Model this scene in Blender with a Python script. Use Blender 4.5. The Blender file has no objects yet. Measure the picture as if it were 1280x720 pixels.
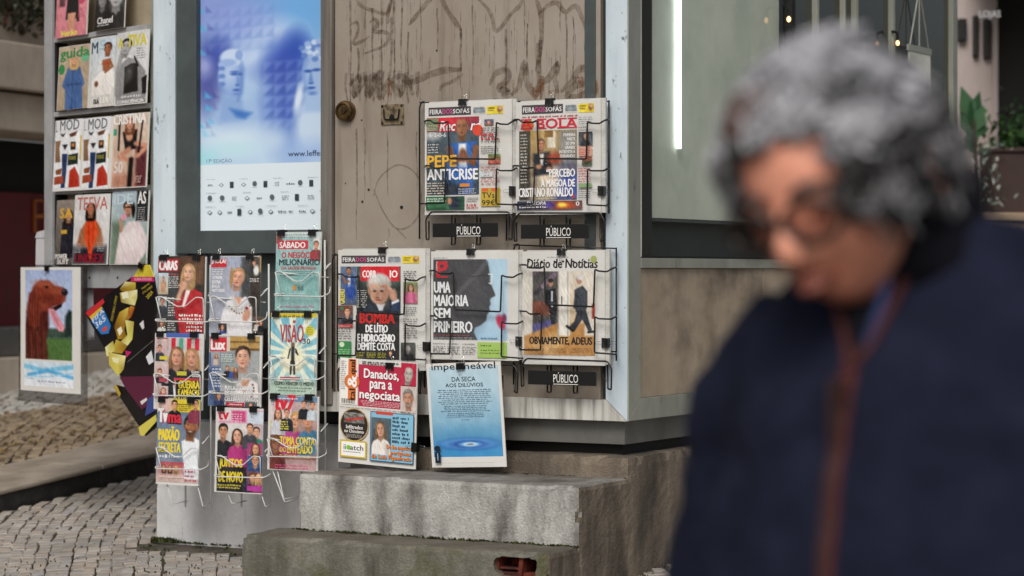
import bpy, bmesh, math, random
import numpy as np
from mathutils import Vector, Matrix, noise as mnoise

S = bpy.context.scene
COL = S.collection
R = math.radians
# ------------------------------------------------------------------ camera
FPX, CXP, HYP = 3022.0, 640.0, 340.0          # focal length in pixels of the 1280 wide photo, horizon row
CAMZ = 1.01
cam_d = bpy.data.cameras.new('camera')
cam = bpy.data.objects.new('camera', cam_d)
COL.objects.link(cam)
cam.location = (0, 0, CAMZ)
cam.rotation_euler = (R(90), 0, 0)
cam_d.lens = 85.0
cam_d.sensor_width = 36.0
cam_d.shift_y = -20.0 / 1280.0
cam_d.clip_start = 0.05
cam_d.clip_end = 400
cam_d.dof.use_dof = True
cam_d.dof.focus_distance = 8.05
cam_d.dof.aperture_fstop = 3.2
cam_d.dof.aperture_blades = 9
S.camera = cam
# ------------------------------------------------------------------ world, sun, exposure
W = bpy.data.worlds.new('World')
S.world = W
W.use_nodes = True
nt = W.node_tree
bg = nt.nodes['Background']
sky = nt.nodes.new('ShaderNodeTexSky')
sky.sky_type = 'NISHITA'
sky.sun_disc = False
SUN_EL, SUN_AZ = 42.0, 192.0                  # azimuth clockwise from +Y: the light comes from behind the camera's left
sky.sun_elevation = R(SUN_EL)
sky.sun_rotation = R(SUN_AZ)
sky.dust_density = 4.0
sky.ozone_density = 1.0
hs = nt.nodes.new('ShaderNodeHueSaturation')
hs.inputs['Saturation'].default_value = 0.42
nt.links.new(sky.outputs[0], hs.inputs['Color'])
nt.links.new(hs.outputs[0], bg.inputs['Color'])
bg.inputs['Strength'].default_value = 0.080
sd = bpy.data.lights.new('sun', 'SUN')
sd.energy = 1.65
sd.angle = R(25)
sd.color = (1.0, 0.96, 0.9)
sun = bpy.data.objects.new('sun', sd)
COL.objects.link(sun)
sdir = Vector((math.sin(R(SUN_AZ)) * math.cos(R(SUN_EL)), math.cos(R(SUN_AZ)) * math.cos(R(SUN_EL)), math.sin(R(SUN_EL))))
sun.rotation_euler = sdir.to_track_quat('Z', 'Y').to_euler()
S.view_settings.view_transform = 'Standard'
S.view_settings.look = 'None'
S.view_settings.gamma = 1.0
S.view_settings.use_curve_mapping = False
S.view_settings.exposure = 0.22
S.cycles.max_bounces = 8
S.cycles.transparent_max_bounces = 12

rnd = random.Random(7)
# ------------------------------------------------------------------ helpers: objects
def lin(c):
    c = np.asarray(c, dtype=float) / 255.0
    return np.where(c <= 0.04045, c / 12.92, ((c + 0.055) / 1.055) ** 2.4)

def hexc(h):
    if isinstance(h, str):
        h = h.lstrip('#')
        return (int(h[0:2], 16), int(h[2:4], 16), int(h[4:6], 16))
    return h

def tag(o, label=None, cat=None, group=None, kind=None):
    if label: o['label'] = label
    if cat: o['category'] = cat
    if group: o['group'] = group
    if kind: o['kind'] = kind
    return o

def empty(name, loc, rot=(0, 0, 0)):
    o = bpy.data.objects.new(name, None)
    o.empty_display_size = 0.1
    COL.objects.link(o)
    o.location = loc
    o.rotation_euler = rot
    return o

def link(name, me, parent=None):
    o = bpy.data.objects.new(name, me)
    COL.objects.link(o)
    if parent: o.parent = parent
    return o

def copy_tree(o, parent=None):
    c = o.copy()
    COL.objects.link(c)
    if parent: c.parent = parent
    for ch in list(o.children):
        copy_tree(ch, c)
    return c

def round_path(pts, r, n=4):
    P = [Vector(p) for p in pts]
    if r <= 0 or len(P) < 3: return P
    out = [P[0]]
    for i in range(1, len(P) - 1):
        a, b, c = P[i - 1], P[i], P[i + 1]
        d1, d2 = (a - b), (c - b)
        q = min(r, d1.length * .49, d2.length * .49)
        if q < 1e-6:
            out.append(b); continue
        s, e = b + d1.normalized() * q, b + d2.normalized() * q
        for k in range(n + 1):
            t = k / n
            out.append(s * (1 - t) ** 2 + b * 2 * t * (1 - t) + e * t * t)
    out.append(P[-1])
    return out

class MB:
    """collects geometry and links it as one mesh object"""
    def __init__(s):
        s.v, s.f, s.c, s.m = [], [], [], []
        s.mi = 0
    def add(s, vs, fs, col=None):
        b = len(s.v)
        s.v += [tuple(v) for v in vs]
        s.f += [tuple(i + b for i in f) for f in fs]
        s.m += [s.mi] * len(fs)
        if col is not None:
            col = list(col)
            s.c += col if isinstance(col[0], (tuple, list, np.ndarray)) else [tuple(col)] * len(vs)
        else:
            s.c += [(1, 1, 1)] * len(vs)
    def box(s, x0, x1, y0, y1, z0, z1, col=None):
        s.add([(x0, y0, z0), (x1, y0, z0), (x1, y1, z0), (x0, y1, z0), (x0, y0, z1), (x1, y0, z1), (x1, y1, z1), (x0, y1, z1)],
              [(0, 3, 2, 1), (4, 5, 6, 7), (0, 1, 5, 4), (1, 2, 6, 5), (2, 3, 7, 6), (3, 0, 4, 7)], col)
    def prism(s, pts, y0, y1, col=None):
        """outline in x,z (counter-clockwise seen from -y) between two y"""
        n = len(pts)
        s.add([(x, y0, z) for x, z in pts] + [(x, y1, z) for x, z in pts],
              [tuple(range(n)), tuple(range(2 * n - 1, n - 1, -1))] + [(i, i + n, (i + 1) % n + n, (i + 1) % n) for i in range(n)], col)
    def tube(s, pts, r, sides=6, rnd_=0.0, closed=False, col=None):
        P = round_path(pts, rnd_)
        n = len(P)
        vs, fs = [], []
        rr = r if hasattr(r, '__len__') else [r] * n
        if len(rr) != n:
            rr = np.interp(np.linspace(0, 1, n), np.linspace(0, 1, len(rr)), rr)
        up = None
        for i, p in enumerate(P):
            t = (P[min(i + 1, n - 1)] - P[max(i - 1, 0)])
            if t.length < 1e-9: t = Vector((0, 0, 1))
            t.normalize()
            if up is None:
                up = t.orthogonal().normalized()
            else:
                up = (up - t * up.dot(t))
                up = up.normalized() if up.length > 1e-6 else t.orthogonal().normalized()
            bi = t.cross(up)
            for k in range(sides):
                a = 2 * math.pi * k / sides
                vs.append(p + (up * math.cos(a) + bi * math.sin(a)) * rr[i])
        for i in range(n - 1):
            for k in range(sides):
                k2 = (k + 1) % sides
                fs.append((i * sides + k, i * sides + k2, (i + 1) * sides + k2, (i + 1) * sides + k))
        fs.append(tuple(range(sides - 1, -1, -1)))
        fs.append(tuple(range((n - 1) * sides, n * sides)))
        s.add(vs, fs, col)
    def loft(s, rings, closed_ends=True, col=None):
        n = len(rings[0])
        vs = [p for r in rings for p in r]
        fs = []
        for i in range(len(rings) - 1):
            for k in range(n):
                k2 = (k + 1) % n
                fs.append((i * n + k, i * n + k2, (i + 1) * n + k2, (i + 1) * n + k))
        if closed_ends:
            fs.append(tuple(range(n - 1, -1, -1)))
            fs.append(tuple(range((len(rings) - 1) * n, len(rings) * n)))
        s.add(vs, fs, col)
    def mesh(s, name, mats, smooth=False, bevel=0, color=False):
        me = bpy.data.meshes.new(name)
        me.from_pydata(s.v, [], s.f)
        for m in (mats if isinstance(mats, (list, tuple)) else [mats]):
            me.materials.append(m)
        if any(s.m): me.polygons.foreach_set('material_index', s.m)
        if color:
            at = me.color_attributes.new('Col', 'FLOAT_COLOR', 'POINT')
            a = np.ones((len(s.v), 4), dtype=np.float32)
            a[:, :3] = np.array(s.c, dtype=np.float32)
            at.data.foreach_set('color', a.ravel())
        if bevel or True:
            bm = bmesh.new(); bm.from_mesh(me)
            if bevel:
                bmesh.ops.bevel(bm, geom=[e for e in bm.edges if e.is_manifold and e.calc_face_angle(0) > R(35)], offset=bevel,
                                segments=2, profile=.6, affect='EDGES', clamp_overlap=True)
            if not color: bmesh.ops.recalc_face_normals(bm, faces=bm.faces)
            bm.to_mesh(me); bm.free()
        if smooth:
            me.polygons.foreach_set('use_smooth', [True] * len(me.polygons))
        me.update()
        return me
    def build(s, name, mats, parent=None, smooth=False, bevel=0, color=False):
        return link(name, s.mesh(name, mats, smooth, bevel, color), parent)

# ------------------------------------------------------------------ helpers: materials
def mat(name, col, rough=.6, metal=0., col2=None, scale=6., stretch=(1, 1, 1), contrast=(.4, .65), bump=0., bscale=60.,
        col3=None, scale3=2., contrast3=(.5, .7), stretch3=(1, 1, 1), spec=.5, rvar=0., coat=0.):
    m = bpy.data.materials.new(name)
    m.use_nodes = True
    n, l = m.node_tree.nodes, m.node_tree.links
    b = n['Principled BSDF']
    c1 = tuple(lin(hexc(col))) + (1,) if isinstance(col, str) else tuple(col) + (1,)
    b.inputs['Base Color'].default_value = c1
    b.inputs['Roughness'].default_value = rough
    b.inputs['Metallic'].default_value = metal
    b.inputs['Specular IOR Level'].default_value = spec
    if coat: b.inputs['Coat Weight'].default_value = coat; b.inputs['Coat Roughness'].default_value = .15
    tc = n.new('ShaderNodeTexCoord')
    def layer(prev, colx, sc, st, con, det=6):
        mp = n.new('ShaderNodeMapping'); mp.inputs['Scale'].default_value = st
        l.new(tc.outputs['Object'], mp.inputs['Vector'])
        nz = n.new('ShaderNodeTexNoise'); nz.inputs['Scale'].default_value = sc; nz.inputs['Detail'].default_value = det
        nz.inputs['Roughness'].default_value = .62
        l.new(mp.outputs[0], nz.inputs['Vector'])
        mr = n.new('ShaderNodeMapRange'); mr.inputs['From Min'].default_value = con[0]; mr.inputs['From Max'].default_value = con[1]
        l.new(nz.outputs['Fac'], mr.inputs['Value'])
        mx = n.new('ShaderNodeMix'); mx.data_type = 'RGBA'
        l.new(mr.outputs[0], mx.inputs['Factor'])
        if prev is None: mx.inputs['A'].default_value = c1
        else: l.new(prev, mx.inputs['A'])
        mx.inputs['B'].default_value = tuple(lin(hexc(colx))) + (1,) if isinstance(colx, str) else tuple(colx) + (1,)
        return mx.outputs['Result'], mr.outputs[0]
    out = None
    if col2:
        out, fac = layer(None, col2, scale, stretch, contrast)
        if rvar:
            mr = n.new('ShaderNodeMapRange'); mr.inputs['To Min'].default_value = rough; mr.inputs['To Max'].default_value = min(1, max(.05, rough + rvar))
            l.new(fac, mr.inputs['Value']); l.new(mr.outputs[0], b.inputs['Roughness'])
    if col3:
        out, _ = layer(out, col3, scale3, stretch3, contrast3)
    if out: l.new(out, b.inputs['Base Color'])
    if bump:
        nz = n.new('ShaderNodeTexNoise'); nz.inputs['Scale'].default_value = bscale; nz.inputs['Detail'].default_value = 5
        l.new(tc.outputs['Object'], nz.inputs['Vector'])
        bp = n.new('ShaderNodeBump'); bp.inputs['Strength'].default_value = bump; bp.inputs['Distance'].default_value = .01
        l.new(nz.outputs['Fac'], bp.inputs['Height']); l.new(bp.outputs[0], b.inputs['Normal'])
    return m

def attr_mat(name, rough=.5, spec=.4, bump=0, bscale=120, coat=0., mul=None, mscale=8):
    m = bpy.data.materials.new(name)
    m.use_nodes = True
    n, l = m.node_tree.nodes, m.node_tree.links
    b = n['Principled BSDF']
    a = n.new('ShaderNodeAttribute'); a.attribute_name = 'Col'
    src = a.outputs['Color']
    tc = n.new('ShaderNodeTexCoord')
    if mul:
        nz = n.new('ShaderNodeTexNoise'); nz.inputs['Scale'].default_value = mscale; nz.inputs['Detail'].default_value = 6
        l.new(tc.outputs['Object'], nz.inputs['Vector'])
        mr = n.new('ShaderNodeMapRange'); mr.inputs['To Min'].default_value = mul[0]; mr.inputs['To Max'].default_value = mul[1]
        mr.inputs['From Min'].default_value = .3; mr.inputs['From Max'].default_value = .7
        l.new(nz.outputs['Fac'], mr.inputs['Value'])
        mx = n.new('ShaderNodeMix'); mx.data_type = 'RGBA'; mx.blend_type = 'MULTIPLY'; mx.inputs['Factor'].default_value = 1
        l.new(src, mx.inputs['A']); l.new(mr.outputs[0], mx.inputs['B'])
        src = mx.outputs['Result']
    l.new(src, b.inputs['Base Color'])
    b.inputs['Roughness'].default_value = rough
    b.inputs['Specular IOR Level'].default_value = spec
    if coat: b.inputs['Coat Weight'].default_value = coat; b.inputs['Coat Roughness'].default_value = .12
    if bump:
        nz = n.new('ShaderNodeTexNoise'); nz.inputs['Scale'].default_value = bscale; nz.inputs['Detail'].default_value = 5
        l.new(tc.outputs['Object'], nz.inputs['Vector'])
        bp = n.new('ShaderNodeBump'); bp.inputs['Strength'].default_value = bump; bp.inputs['Distance'].default_value = .01
        l.new(nz.outputs['Fac'], bp.inputs['Height']); l.new(bp.outputs[0], b.inputs['Normal'])
    return m

def glass_mat(name, tint, alpha, rough=.05, bump=0, bscale=12):
    """thin film or pane: see-through sheet with a gloss on it"""
    m = bpy.data.materials.new(name)
    m.use_nodes = True
    n, l = m.node_tree.nodes, m.node_tree.links
    out = n['Material Output']
    n.remove(n['Principled BSDF'])
    tr = n.new('ShaderNodeBsdfTransparent'); tr.inputs['Color'].default_value = tuple(tint) + (1,)
    gl = n.new('ShaderNodeBsdfGlossy'); gl.inputs['Roughness'].default_value = rough
    fr = n.new('ShaderNodeLayerWeight'); fr.inputs['Blend'].default_value = .5
    pw = n.new('ShaderNodeMath'); pw.operation = 'POWER'; pw.inputs[1].default_value = 4.0
    l.new(fr.outputs['Facing'], pw.inputs[0])
    ad = n.new('ShaderNodeMath'); ad.operation = 'MULTIPLY_ADD'; ad.inputs[1].default_value = .75; ad.inputs[2].default_value = alpha
    mx = n.new('ShaderNodeMixShader')
    l.new(pw.outputs[0], ad.inputs[0]); l.new(ad.outputs[0], mx.inputs[0]); l.new(tr.outputs[0], mx.inputs[1]); l.new(gl.outputs[0], mx.inputs[2])
    l.new(mx.outputs[0], out.inputs['Surface'])
    if bump:
        tc = n.new('ShaderNodeTexCoord')
        nz = n.new('ShaderNodeTexNoise'); nz.inputs['Scale'].default_value = bscale; nz.inputs['Detail'].default_value = 3
        nz.inputs['Distortion'].default_value = 1.2
        l.new(tc.outputs['Object'], nz.inputs['Vector'])
        bp = n.new('ShaderNodeBump'); bp.inputs['Strength'].default_value = bump; bp.inputs['Distance'].default_value = .02
        l.new(nz.outputs['Fac'], bp.inputs['Height']); l.new(bp.outputs[0], gl.inputs['Normal'])
    return m

def emit_mat(name, col, s):
    m = bpy.data.materials.new(name); m.use_nodes = True
    b = m.node_tree.nodes['Principled BSDF']
    b.inputs['Base Color'].default_value = tuple(col) + (1,)
    b.inputs['Emission Color'].default_value = tuple(col) + (1,)
    b.inputs['Emission Strength'].default_value = s
    return m

M = {}
M['steel'] = mat('brushed_steel', '#aea498', .42, .4, '#938678', 2.6, (1, 1, .6), (.35, .7), .06, 40, '#6f6255', 5, (.55, .82), (2.4, 1, .22), rvar=.14)
M['steel_dark'] = mat('worn_steel', '#8d8780', .5, .5, '#6c665f', 14, (2, 1, .1), (.4, .65), .1, 40)
M['column'] = mat('pale_blue_paint', '#b4c3cd', .45, 0, '#cdd8df', 5, (2, 2, .4), (.35, .65), .06, 50, '#555c5e', 34, (.62, .70), (1, 1, .6))
M['frame'] = mat('grey_green_aluminium', '#a3a59a', .45, .25, '#878a7f', 6, (1, 1, .4), (.35, .7), .05, 50, '#5f6058', 18, (.62, .74), (1, 1, .4))
M['beam'] = mat('dirty_white_paint', '#c9c8c2', .55, 0, '#8f8a80', 12, (2.5, 2.5, .18), (.42, .68), .1, 60, '#55504a', 22, (.62, .8), (2, 2, .12))
M['plinth'] = mat('plinth_metal', '#6f6e6a', .5, .3, '#565450', 5, (1, 1, .5), (.4, .7), .08, 40)
M['side_panel'] = mat('stained_bronze_panel', '#b5a590', .5, .15, '#9a8974', 7, (1, 1, .75), (.3, .8), .03, 30, '#51473d', 3.0, (.44, .68), (1, .7, .9), rvar=.12)
M['dark_frame'] = mat('dark_green_grey_frame', '#4a5353', .5, .1, '#414949', 6, (1, 1, 1), (.4, .6), .04, 50)
M['black'] = mat('black_gap', '#0b0b0b', .7)
M['interior'] = mat('dark_interior', '#22241f', .7)
M['pedestal'] = mat('grey_painted_concrete', '#d2d2d3', .7, 0, '#b9b9b9', 6, (1, 1, .5), (.38, .66), .2, 60, '#5d5a55', 14, (.64, .8), (3, 3, .15))
M['frost'] = mat('frosted_board', '#d6d9cb', .6, 0, '#c6cbbd', 6, (1, 1, 1), (.35, .65), .1, 20, '#e0e2d4', 2.2, (.45, .65))
M['black_wire'] = mat('black_coated_wire', '#101010', .4)
M['white_wire'] = mat('white_coated_wire', '#cfd0cd', .35)
M['clip'] = mat('black_clip', '#0d0d0e', .3)
M['clip_wire'] = mat('clip_wire', '#b9b9b5', .25, 1.)
M['paper'] = mat('newsprint', '#d9d8d4', .85, 0, '#d2d0ca', 4)
M['paper_edge'] = mat('newsprint_inner', '#c9c8c3', .85, 0, '#b3b1ac', 30, (1, 1, 8))
M['news'] = attr_mat('newspaper_ink', .75, .3)
M['gloss'] = attr_mat('glossy_ink', .28, .5, coat=.3)
M['poster'] = attr_mat('poster_ink', .35, .4)
M['sleeve'] = glass_mat('clear_plastic', (.985, .985, .985), .035, .10, .9, 11)
M['sleeve2'] = glass_mat('cloudy_plastic', (.72, .72, .73), .12, .3, .5, 14)
M['brass'] = mat('tarnished_brass', '#6e5836', .4, .8, '#3d3020', 40, (1, 1, 1), (.4, .65), .1, 80)
M['plate'] = mat('black_name_plate', '#121212', .35)
M['shelf_metal'] = mat('shelf_aluminium', '#bcbec0', .4, .3, '#a5a7aa', 6, (1, 1, 1), (.4, .65), .05, 50)
M['shelf_back'] = mat('shelf_backing', '#a3967f', .7, 0, '#8f836f', 5)

# ------------------------------------------------------------------ reference frames
class Frame:
    """a vertical plane: origin (x,y), turned by th; u runs along it to the right, off comes out of it towards the street"""
    def __init__(s, ox, oy, th):
        s.o = (ox, oy); s.th = th
        s.k = (math.cos(th), -math.sin(th)); s.n = (math.sin(th), math.cos(th))
    def hit(s, px, py, off=0.):
        a = (px - CXP) / FPX
        t = (s.o[0] * s.n[0] + s.o[1] * s.n[1] - off) / (a * s.n[0] + s.n[1])
        X, Y = a * t, t
        return (X - s.o[0]) * s.k[0] + (Y - s.o[1]) * s.k[1], CAMZ + (HYP - py) / FPX * t
    def world(s, u, off, z):
        return Vector((s.o[0] + u * s.k[0] - off * s.n[0], s.o[1] + u * s.k[1] - off * s.n[1], z))
    def rot(s): return -s.th

TH = R(29.5)
K0 = ((784 - CXP) / FPX * 8.0, 8.0)
KF = Frame(K0[0], K0[1], TH)                                   # kiosk front; u=0 at the corner
def side_hit(px, py, off=0.):
    """kiosk right wall: local x = off; returns (local y, z)"""
    a = (px - CXP) / FPX
    k, n = KF.k, KF.n
    t = (K0[0] * k[0] + K0[1] * k[1] + off) / (a * k[0] + k[1])
    return (a * t - K0[0]) * n[0] + (t - K0[1]) * n[1], CAMZ + (HYP - py) / FPX * t
def ground_z(x, y):
    yy = min(max(y, -6.), 24.); xx = min(max(x, -14.), 14.)
    return .053 * (xx - .43) + .0766 * (yy - 8.07)
def ground_hit(px, py, dz=0.):
    a = (px - CXP) / FPX
    t = (CAMZ - dz + .053 * .43 + .0766 * 8.07) / (.053 * a + .0766 + (py - HYP) / FPX)
    return a * t, t
# ------------------------------------------------------------------ printing: pictures, lettering, sheets
_FONT = {}
def letters(txt, bold=0., shear=0., spacing=1.):
    bold = 0.
    key = (txt, bold, shear, spacing)
    if key not in _FONT:
        cu = bpy.data.curves.new('lettering', 'FONT')
        cu.body = txt; cu.offset = bold; cu.shear = shear; cu.resolution_u = 2; cu.space_character = spacing
        ob = bpy.data.objects.new('lettering', cu)
        me = bpy.data.meshes.new_from_object(ob)
        n = len(me.vertices)
        co = np.zeros(n * 3); me.vertices.foreach_get('co', co); co = co.reshape(-1, 3)[:, :2]
        fs = [tuple(p.vertices) for p in me.polygons]
        lo, hi = co.min(0), co.max(0)
        _FONT[key] = ((co - lo) / np.maximum(hi - lo, 1e-6), fs, (hi - lo))
        bpy.data.objects.remove(ob); bpy.data.curves.remove(cu); bpy.data.meshes.remove(me)
    return _FONT[key]

class Cv:
    """a small painted picture; x runs 0..1, y runs 0..asp downwards"""
    def __init__(s, asp, n=60, base='#888888'):
        s.asp = asp; s.w = n; s.h = max(3, int(round(n * asp)))
        x = np.linspace(0, 1, s.w); y = np.linspace(0, asp, s.h)
        s.X, s.Y = np.meshgrid(x, y)
        s.a = np.ones((s.h, s.w, 3)) * np.array(hexc(base), float)
    def mix(s, al, col):
        c = np.array(hexc(col), float)
        s.a = s.a * (1 - al[..., None]) + c * al[..., None]
    def ell(s, cx, cy, rx, ry, col, soft=.15, rot=0, alpha=1.):
        c, q = math.cos(rot), math.sin(rot)
        dx, dy = s.X - cx, s.Y - cy
        d = np.sqrt(((dx * c + dy * q) / rx) ** 2 + ((-dx * q + dy * c) / ry) ** 2)
        s.mix(np.clip((1 + soft - d) / (2 * soft), 0, 1) * alpha, col)
    def poly(s, pts, col, soft=.02, alpha=1.):
        ins = np.zeros(s.X.shape, bool); dm = np.full(s.X.shape, 9.)
        n = len(pts)
        for i in range(n):
            (x0, y0), (x1, y1) = pts[i], pts[(i + 1) % n]
            cr = ((y0 > s.Y) != (y1 > s.Y)) & (s.X < (x1 - x0) * (s.Y - y0) / ((y1 - y0) or 1e-9) + x0)
            ins ^= cr
            L2 = (x1 - x0) ** 2 + (y1 - y0) ** 2 + 1e-12
            t = np.clip(((s.X - x0) * (x1 - x0) + (s.Y - y0) * (y1 - y0)) / L2, 0, 1)
            dm = np.minimum(dm, np.hypot(s.X - x0 - t * (x1 - x0), s.Y - y0 - t * (y1 - y0)))
        sd = np.where(ins, dm, -dm)
        s.mix(np.clip(.5 + sd / max(soft, 1e-4), 0, 1) * alpha, col)
    def rect(s, x0, y0, x1, y1, col, soft=.01, alpha=1.):
        s.poly([(x0, y0), (x1, y0), (x1, y1), (x0, y1)], col, soft, alpha)
    def line(s, pts, w, col, alpha=1.):
        dm = np.full(s.X.shape, 9.)
        for (x0, y0), (x1, y1) in zip(pts, pts[1:]):
            L2 = (x1 - x0) ** 2 + (y1 - y0) ** 2 + 1e-12
            t = np.clip(((s.X - x0) * (x1 - x0) + (s.Y - y0) * (y1 - y0)) / L2, 0, 1)
            dm = np.minimum(dm, np.hypot(s.X - x0 - t * (x1 - x0), s.Y - y0 - t * (y1 - y0)))
        s.mix(np.clip(.5 + (w / 2 - dm) / (w * .5), 0, 1) * alpha, col)
    def grad(s, c0, c1, ax='y', alpha=1.):
        t = (s.Y / s.asp if ax == 'y' else s.X)[..., None]
        s.a = s.a * (1 - alpha) + alpha * (np.array(hexc(c0), float) * (1 - t) + np.array(hexc(c1), float) * t)
    def noise(s, amp, cells=8, seed=1, gray=True):
        rg = np.random.RandomState(seed)
        g = rg.uniform(-1, 1, (cells + 2, cells + 2, 1 if gray else 3))
        u = s.X * cells; v = s.Y / s.asp * cells
        i, j = np.clip(u.astype(int), 0, cells), np.clip(v.astype(int), 0, cells)
        fu, fv = (u - i)[..., None], (v - j)[..., None]
        s.a = np.clip(s.a + amp * ((g[j, i] * (1 - fu) + g[j, i + 1] * fu) * (1 - fv) + (g[j + 1, i] * (1 - fu) + g[j + 1, i + 1] * fu) * fv), 0, 255)
    def blur(s, n=1):
        for _ in range(n):
            a = np.pad(s.a, ((1, 1), (1, 1), (0, 0)), 'edge')
            s.a = (a[1:-1, 1:-1] * 4 + 2 * (a[:-2, 1:-1] + a[2:, 1:-1] + a[1:-1, :-2] + a[1:-1, 2:]) + a[:-2, :-2] + a[2:, 2:] + a[:-2, 2:] + a[2:, :-2]) / 16
    def head(s, cx, cy, r, skin='#d9a283', hair='#5a3a24', style='long', cloth=None, rot=0., mouth='#b0605a', turn=.2, beard=None):
        """a generic face, r is half its width"""
        sk = np.array(hexc(skin), float); hr = np.array(hexc(hair), float)
        dk = tuple(sk * .80); dd = tuple(sk * .62); lt = tuple(np.minimum(sk * 1.10 + 6, 255))
        h2 = tuple(np.minimum(hr * 1.35 + 16, 255)); h3 = tuple(hr * .7)
        cr, sr = math.cos(rot), math.sin(rot)
        def P(x, y): return cx + (x * .9 * cr - y * sr) * r, cy + (x * .9 * sr + y * cr) * r
        def E(x, y, rx, ry, col, soft=.2, al=1., ro=0):
            q = P(x, y); s.ell(q[0], q[1], rx * r * .9, ry * r, col, soft, rot + ro, al)
        def G(pts, col, soft=.2, al=1.): s.poly([P(*q) for q in pts], col, soft * r, al)
        if style == 'long':
            G([(-.9, -1.0), (0, -1.5), (.95, -1.0), (1.35, .3), (1.5, 2.3), (1.0, 2.9), (-.9, 2.9), (-1.45, 2.2), (-1.3, .2)], hair, .3)
            for k in range(7): E(-1.25 + .12 * k if k < 4 else .7 + .16 * (k - 3), 1.2 + .2 * (k % 3), .07, 1.1, (h2, h3)[k % 2], .8, .55, .08)
        if cloth:
            G([(-.55, 1.75), (.55, 1.75), (1.9, 2.35), (2.4, 3.2), (2.6, 6.5), (-2.6, 6.5), (-2.4, 3.2), (-1.9, 2.35)], cloth, .25)
            G([(.9, 2.4), (2.3, 3.2), (2.5, 6.5), (1.2, 6.5)], tuple(np.array(hexc(cloth)) * .75), .8, .7)
            G([(-.5, 1.8), (.5, 1.8), (.05, 2.6)], dk, .2)
        G([(-.52, .6), (.52, .6), (.62, 2.1), (-.62, 2.1)], dk, .25)
        E(.05, 1.28, .6, .3, dd, .7, .7)
        if style != 'bald': E(0, -.42, 1.1, 1.12, hair, .15)
        if style in ('short', 'bald', 'up'):
            E(-1.0, .12, .14, .28, dk, .4); E(1.0, .12, .14, .28, dk, .4)
        G([(-.82, -1.05), (-.3, -1.32), (.35, -1.32), (.84, -1.0), (.97, -.2), (.92, .45), (.66, 1.0), (.25, 1.33), (-.25, 1.33), (-.64, 1.02), (-.9, .45), (-.97, -.2)], skin, .22)
        G([(.45, -1.1), (.95, -.6), (.98, .1), (.85, .7), (.4, 1.3), (.55, .5)], dk, .6, .8)
        E(-.25, -.72, .5, .35, lt, .8, .7); E(-.45, .35, .25, .22, lt, .8, .6); E(-.5, .42, .3, .2, tuple(sk * np.array([1.02, .86, .84])), .9, .4)
        if style == 'bald': E(-.1, -1.0, .6, .3, lt, .8, .7)
        elif style == 'short':
            G([(-1.08, -.1), (-1.1, -.9), (-.6, -1.55), (.2, -1.7), (.9, -1.35), (1.12, -.8), (1.06, -.1), (.86, -.6), (.5, -1.0), (-.3, -.92), (-.8, -.7), (-.9, -.2)], hair, .2)
            E(-.2, -1.35, .6, .16, h2, .9, .6)
        elif style == 'up':
            G([(-1.06, .0), (-1.1, -.8), (-.6, -1.45), (.1, -1.62), (.8, -1.35), (1.1, -.7), (1.04, .0), (.9, -.5), (.6, -.98), (.05, -1.15), (-.55, -.95), (-.9, -.5)], hair, .2)
            E(-.3, -1.3, .5, .12, h2, .9, .7, -.3)
        if style == 'long':
            G([(-.15, -1.3), (-.6, -1.0), (-.92, -.3), (-.95, .6), (-1.05, 1.8), (-1.45, 1.9), (-1.35, .2), (-1.05, -.9), (-.5, -1.5), (.1, -1.6), (.8, -1.3), (1.2, -.6), (1.3, .5), (1.35, 1.9), (1.0, 1.8), (.98, .5), (.9, -.4), (.5, -1.05)], hair, .22)
            E(-.75, -1.0, .5, .12, h2, .9, .7, -.8); E(.8, -.9, .45, .1, h2, .9, .5, .9); E(-1.15, .7, .08, .8, h2, .9, .6)
        if beard: G([(-.8, .45), (-.3, .62), (.3, .62), (.8, .45), (.62, 1.05), (.25, 1.36), (-.25, 1.36), (-.62, 1.05)], beard, .3, .7)
        t = -turn * .35
        for e in (-.40, .40):
            E(e + t, -.16, .26, .13, dk, .7, .7); E(e + t, -.12, .15, .055, '#d8cdc6', .6, .45)
            E(e + t, -.12, .085, .065, '#3a2a22', .5, .85); E(e + t, -.20, .19, .035, '#3a2a22', .6, .7)
            E(e + t, -.40, .25, .05, h3 if hr.mean() < 150 else dd, .7, .7, .12 if e > 0 else -.12)
        E(t + .1, .18, .07, .3, dk, .9, .55); E(t, .40, .17, .07, dd, .8, .6); E(t - .06, .22, .06, .22, lt, .9, .6)
        E(t, .76, .30, .085, mouth, .5, .9); E(t, .755, .2, .025, tuple(np.array(hexc(mouth)) * .55), .7, .8); E(t, .92, .22, .05, dk, .9, .6)

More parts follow.
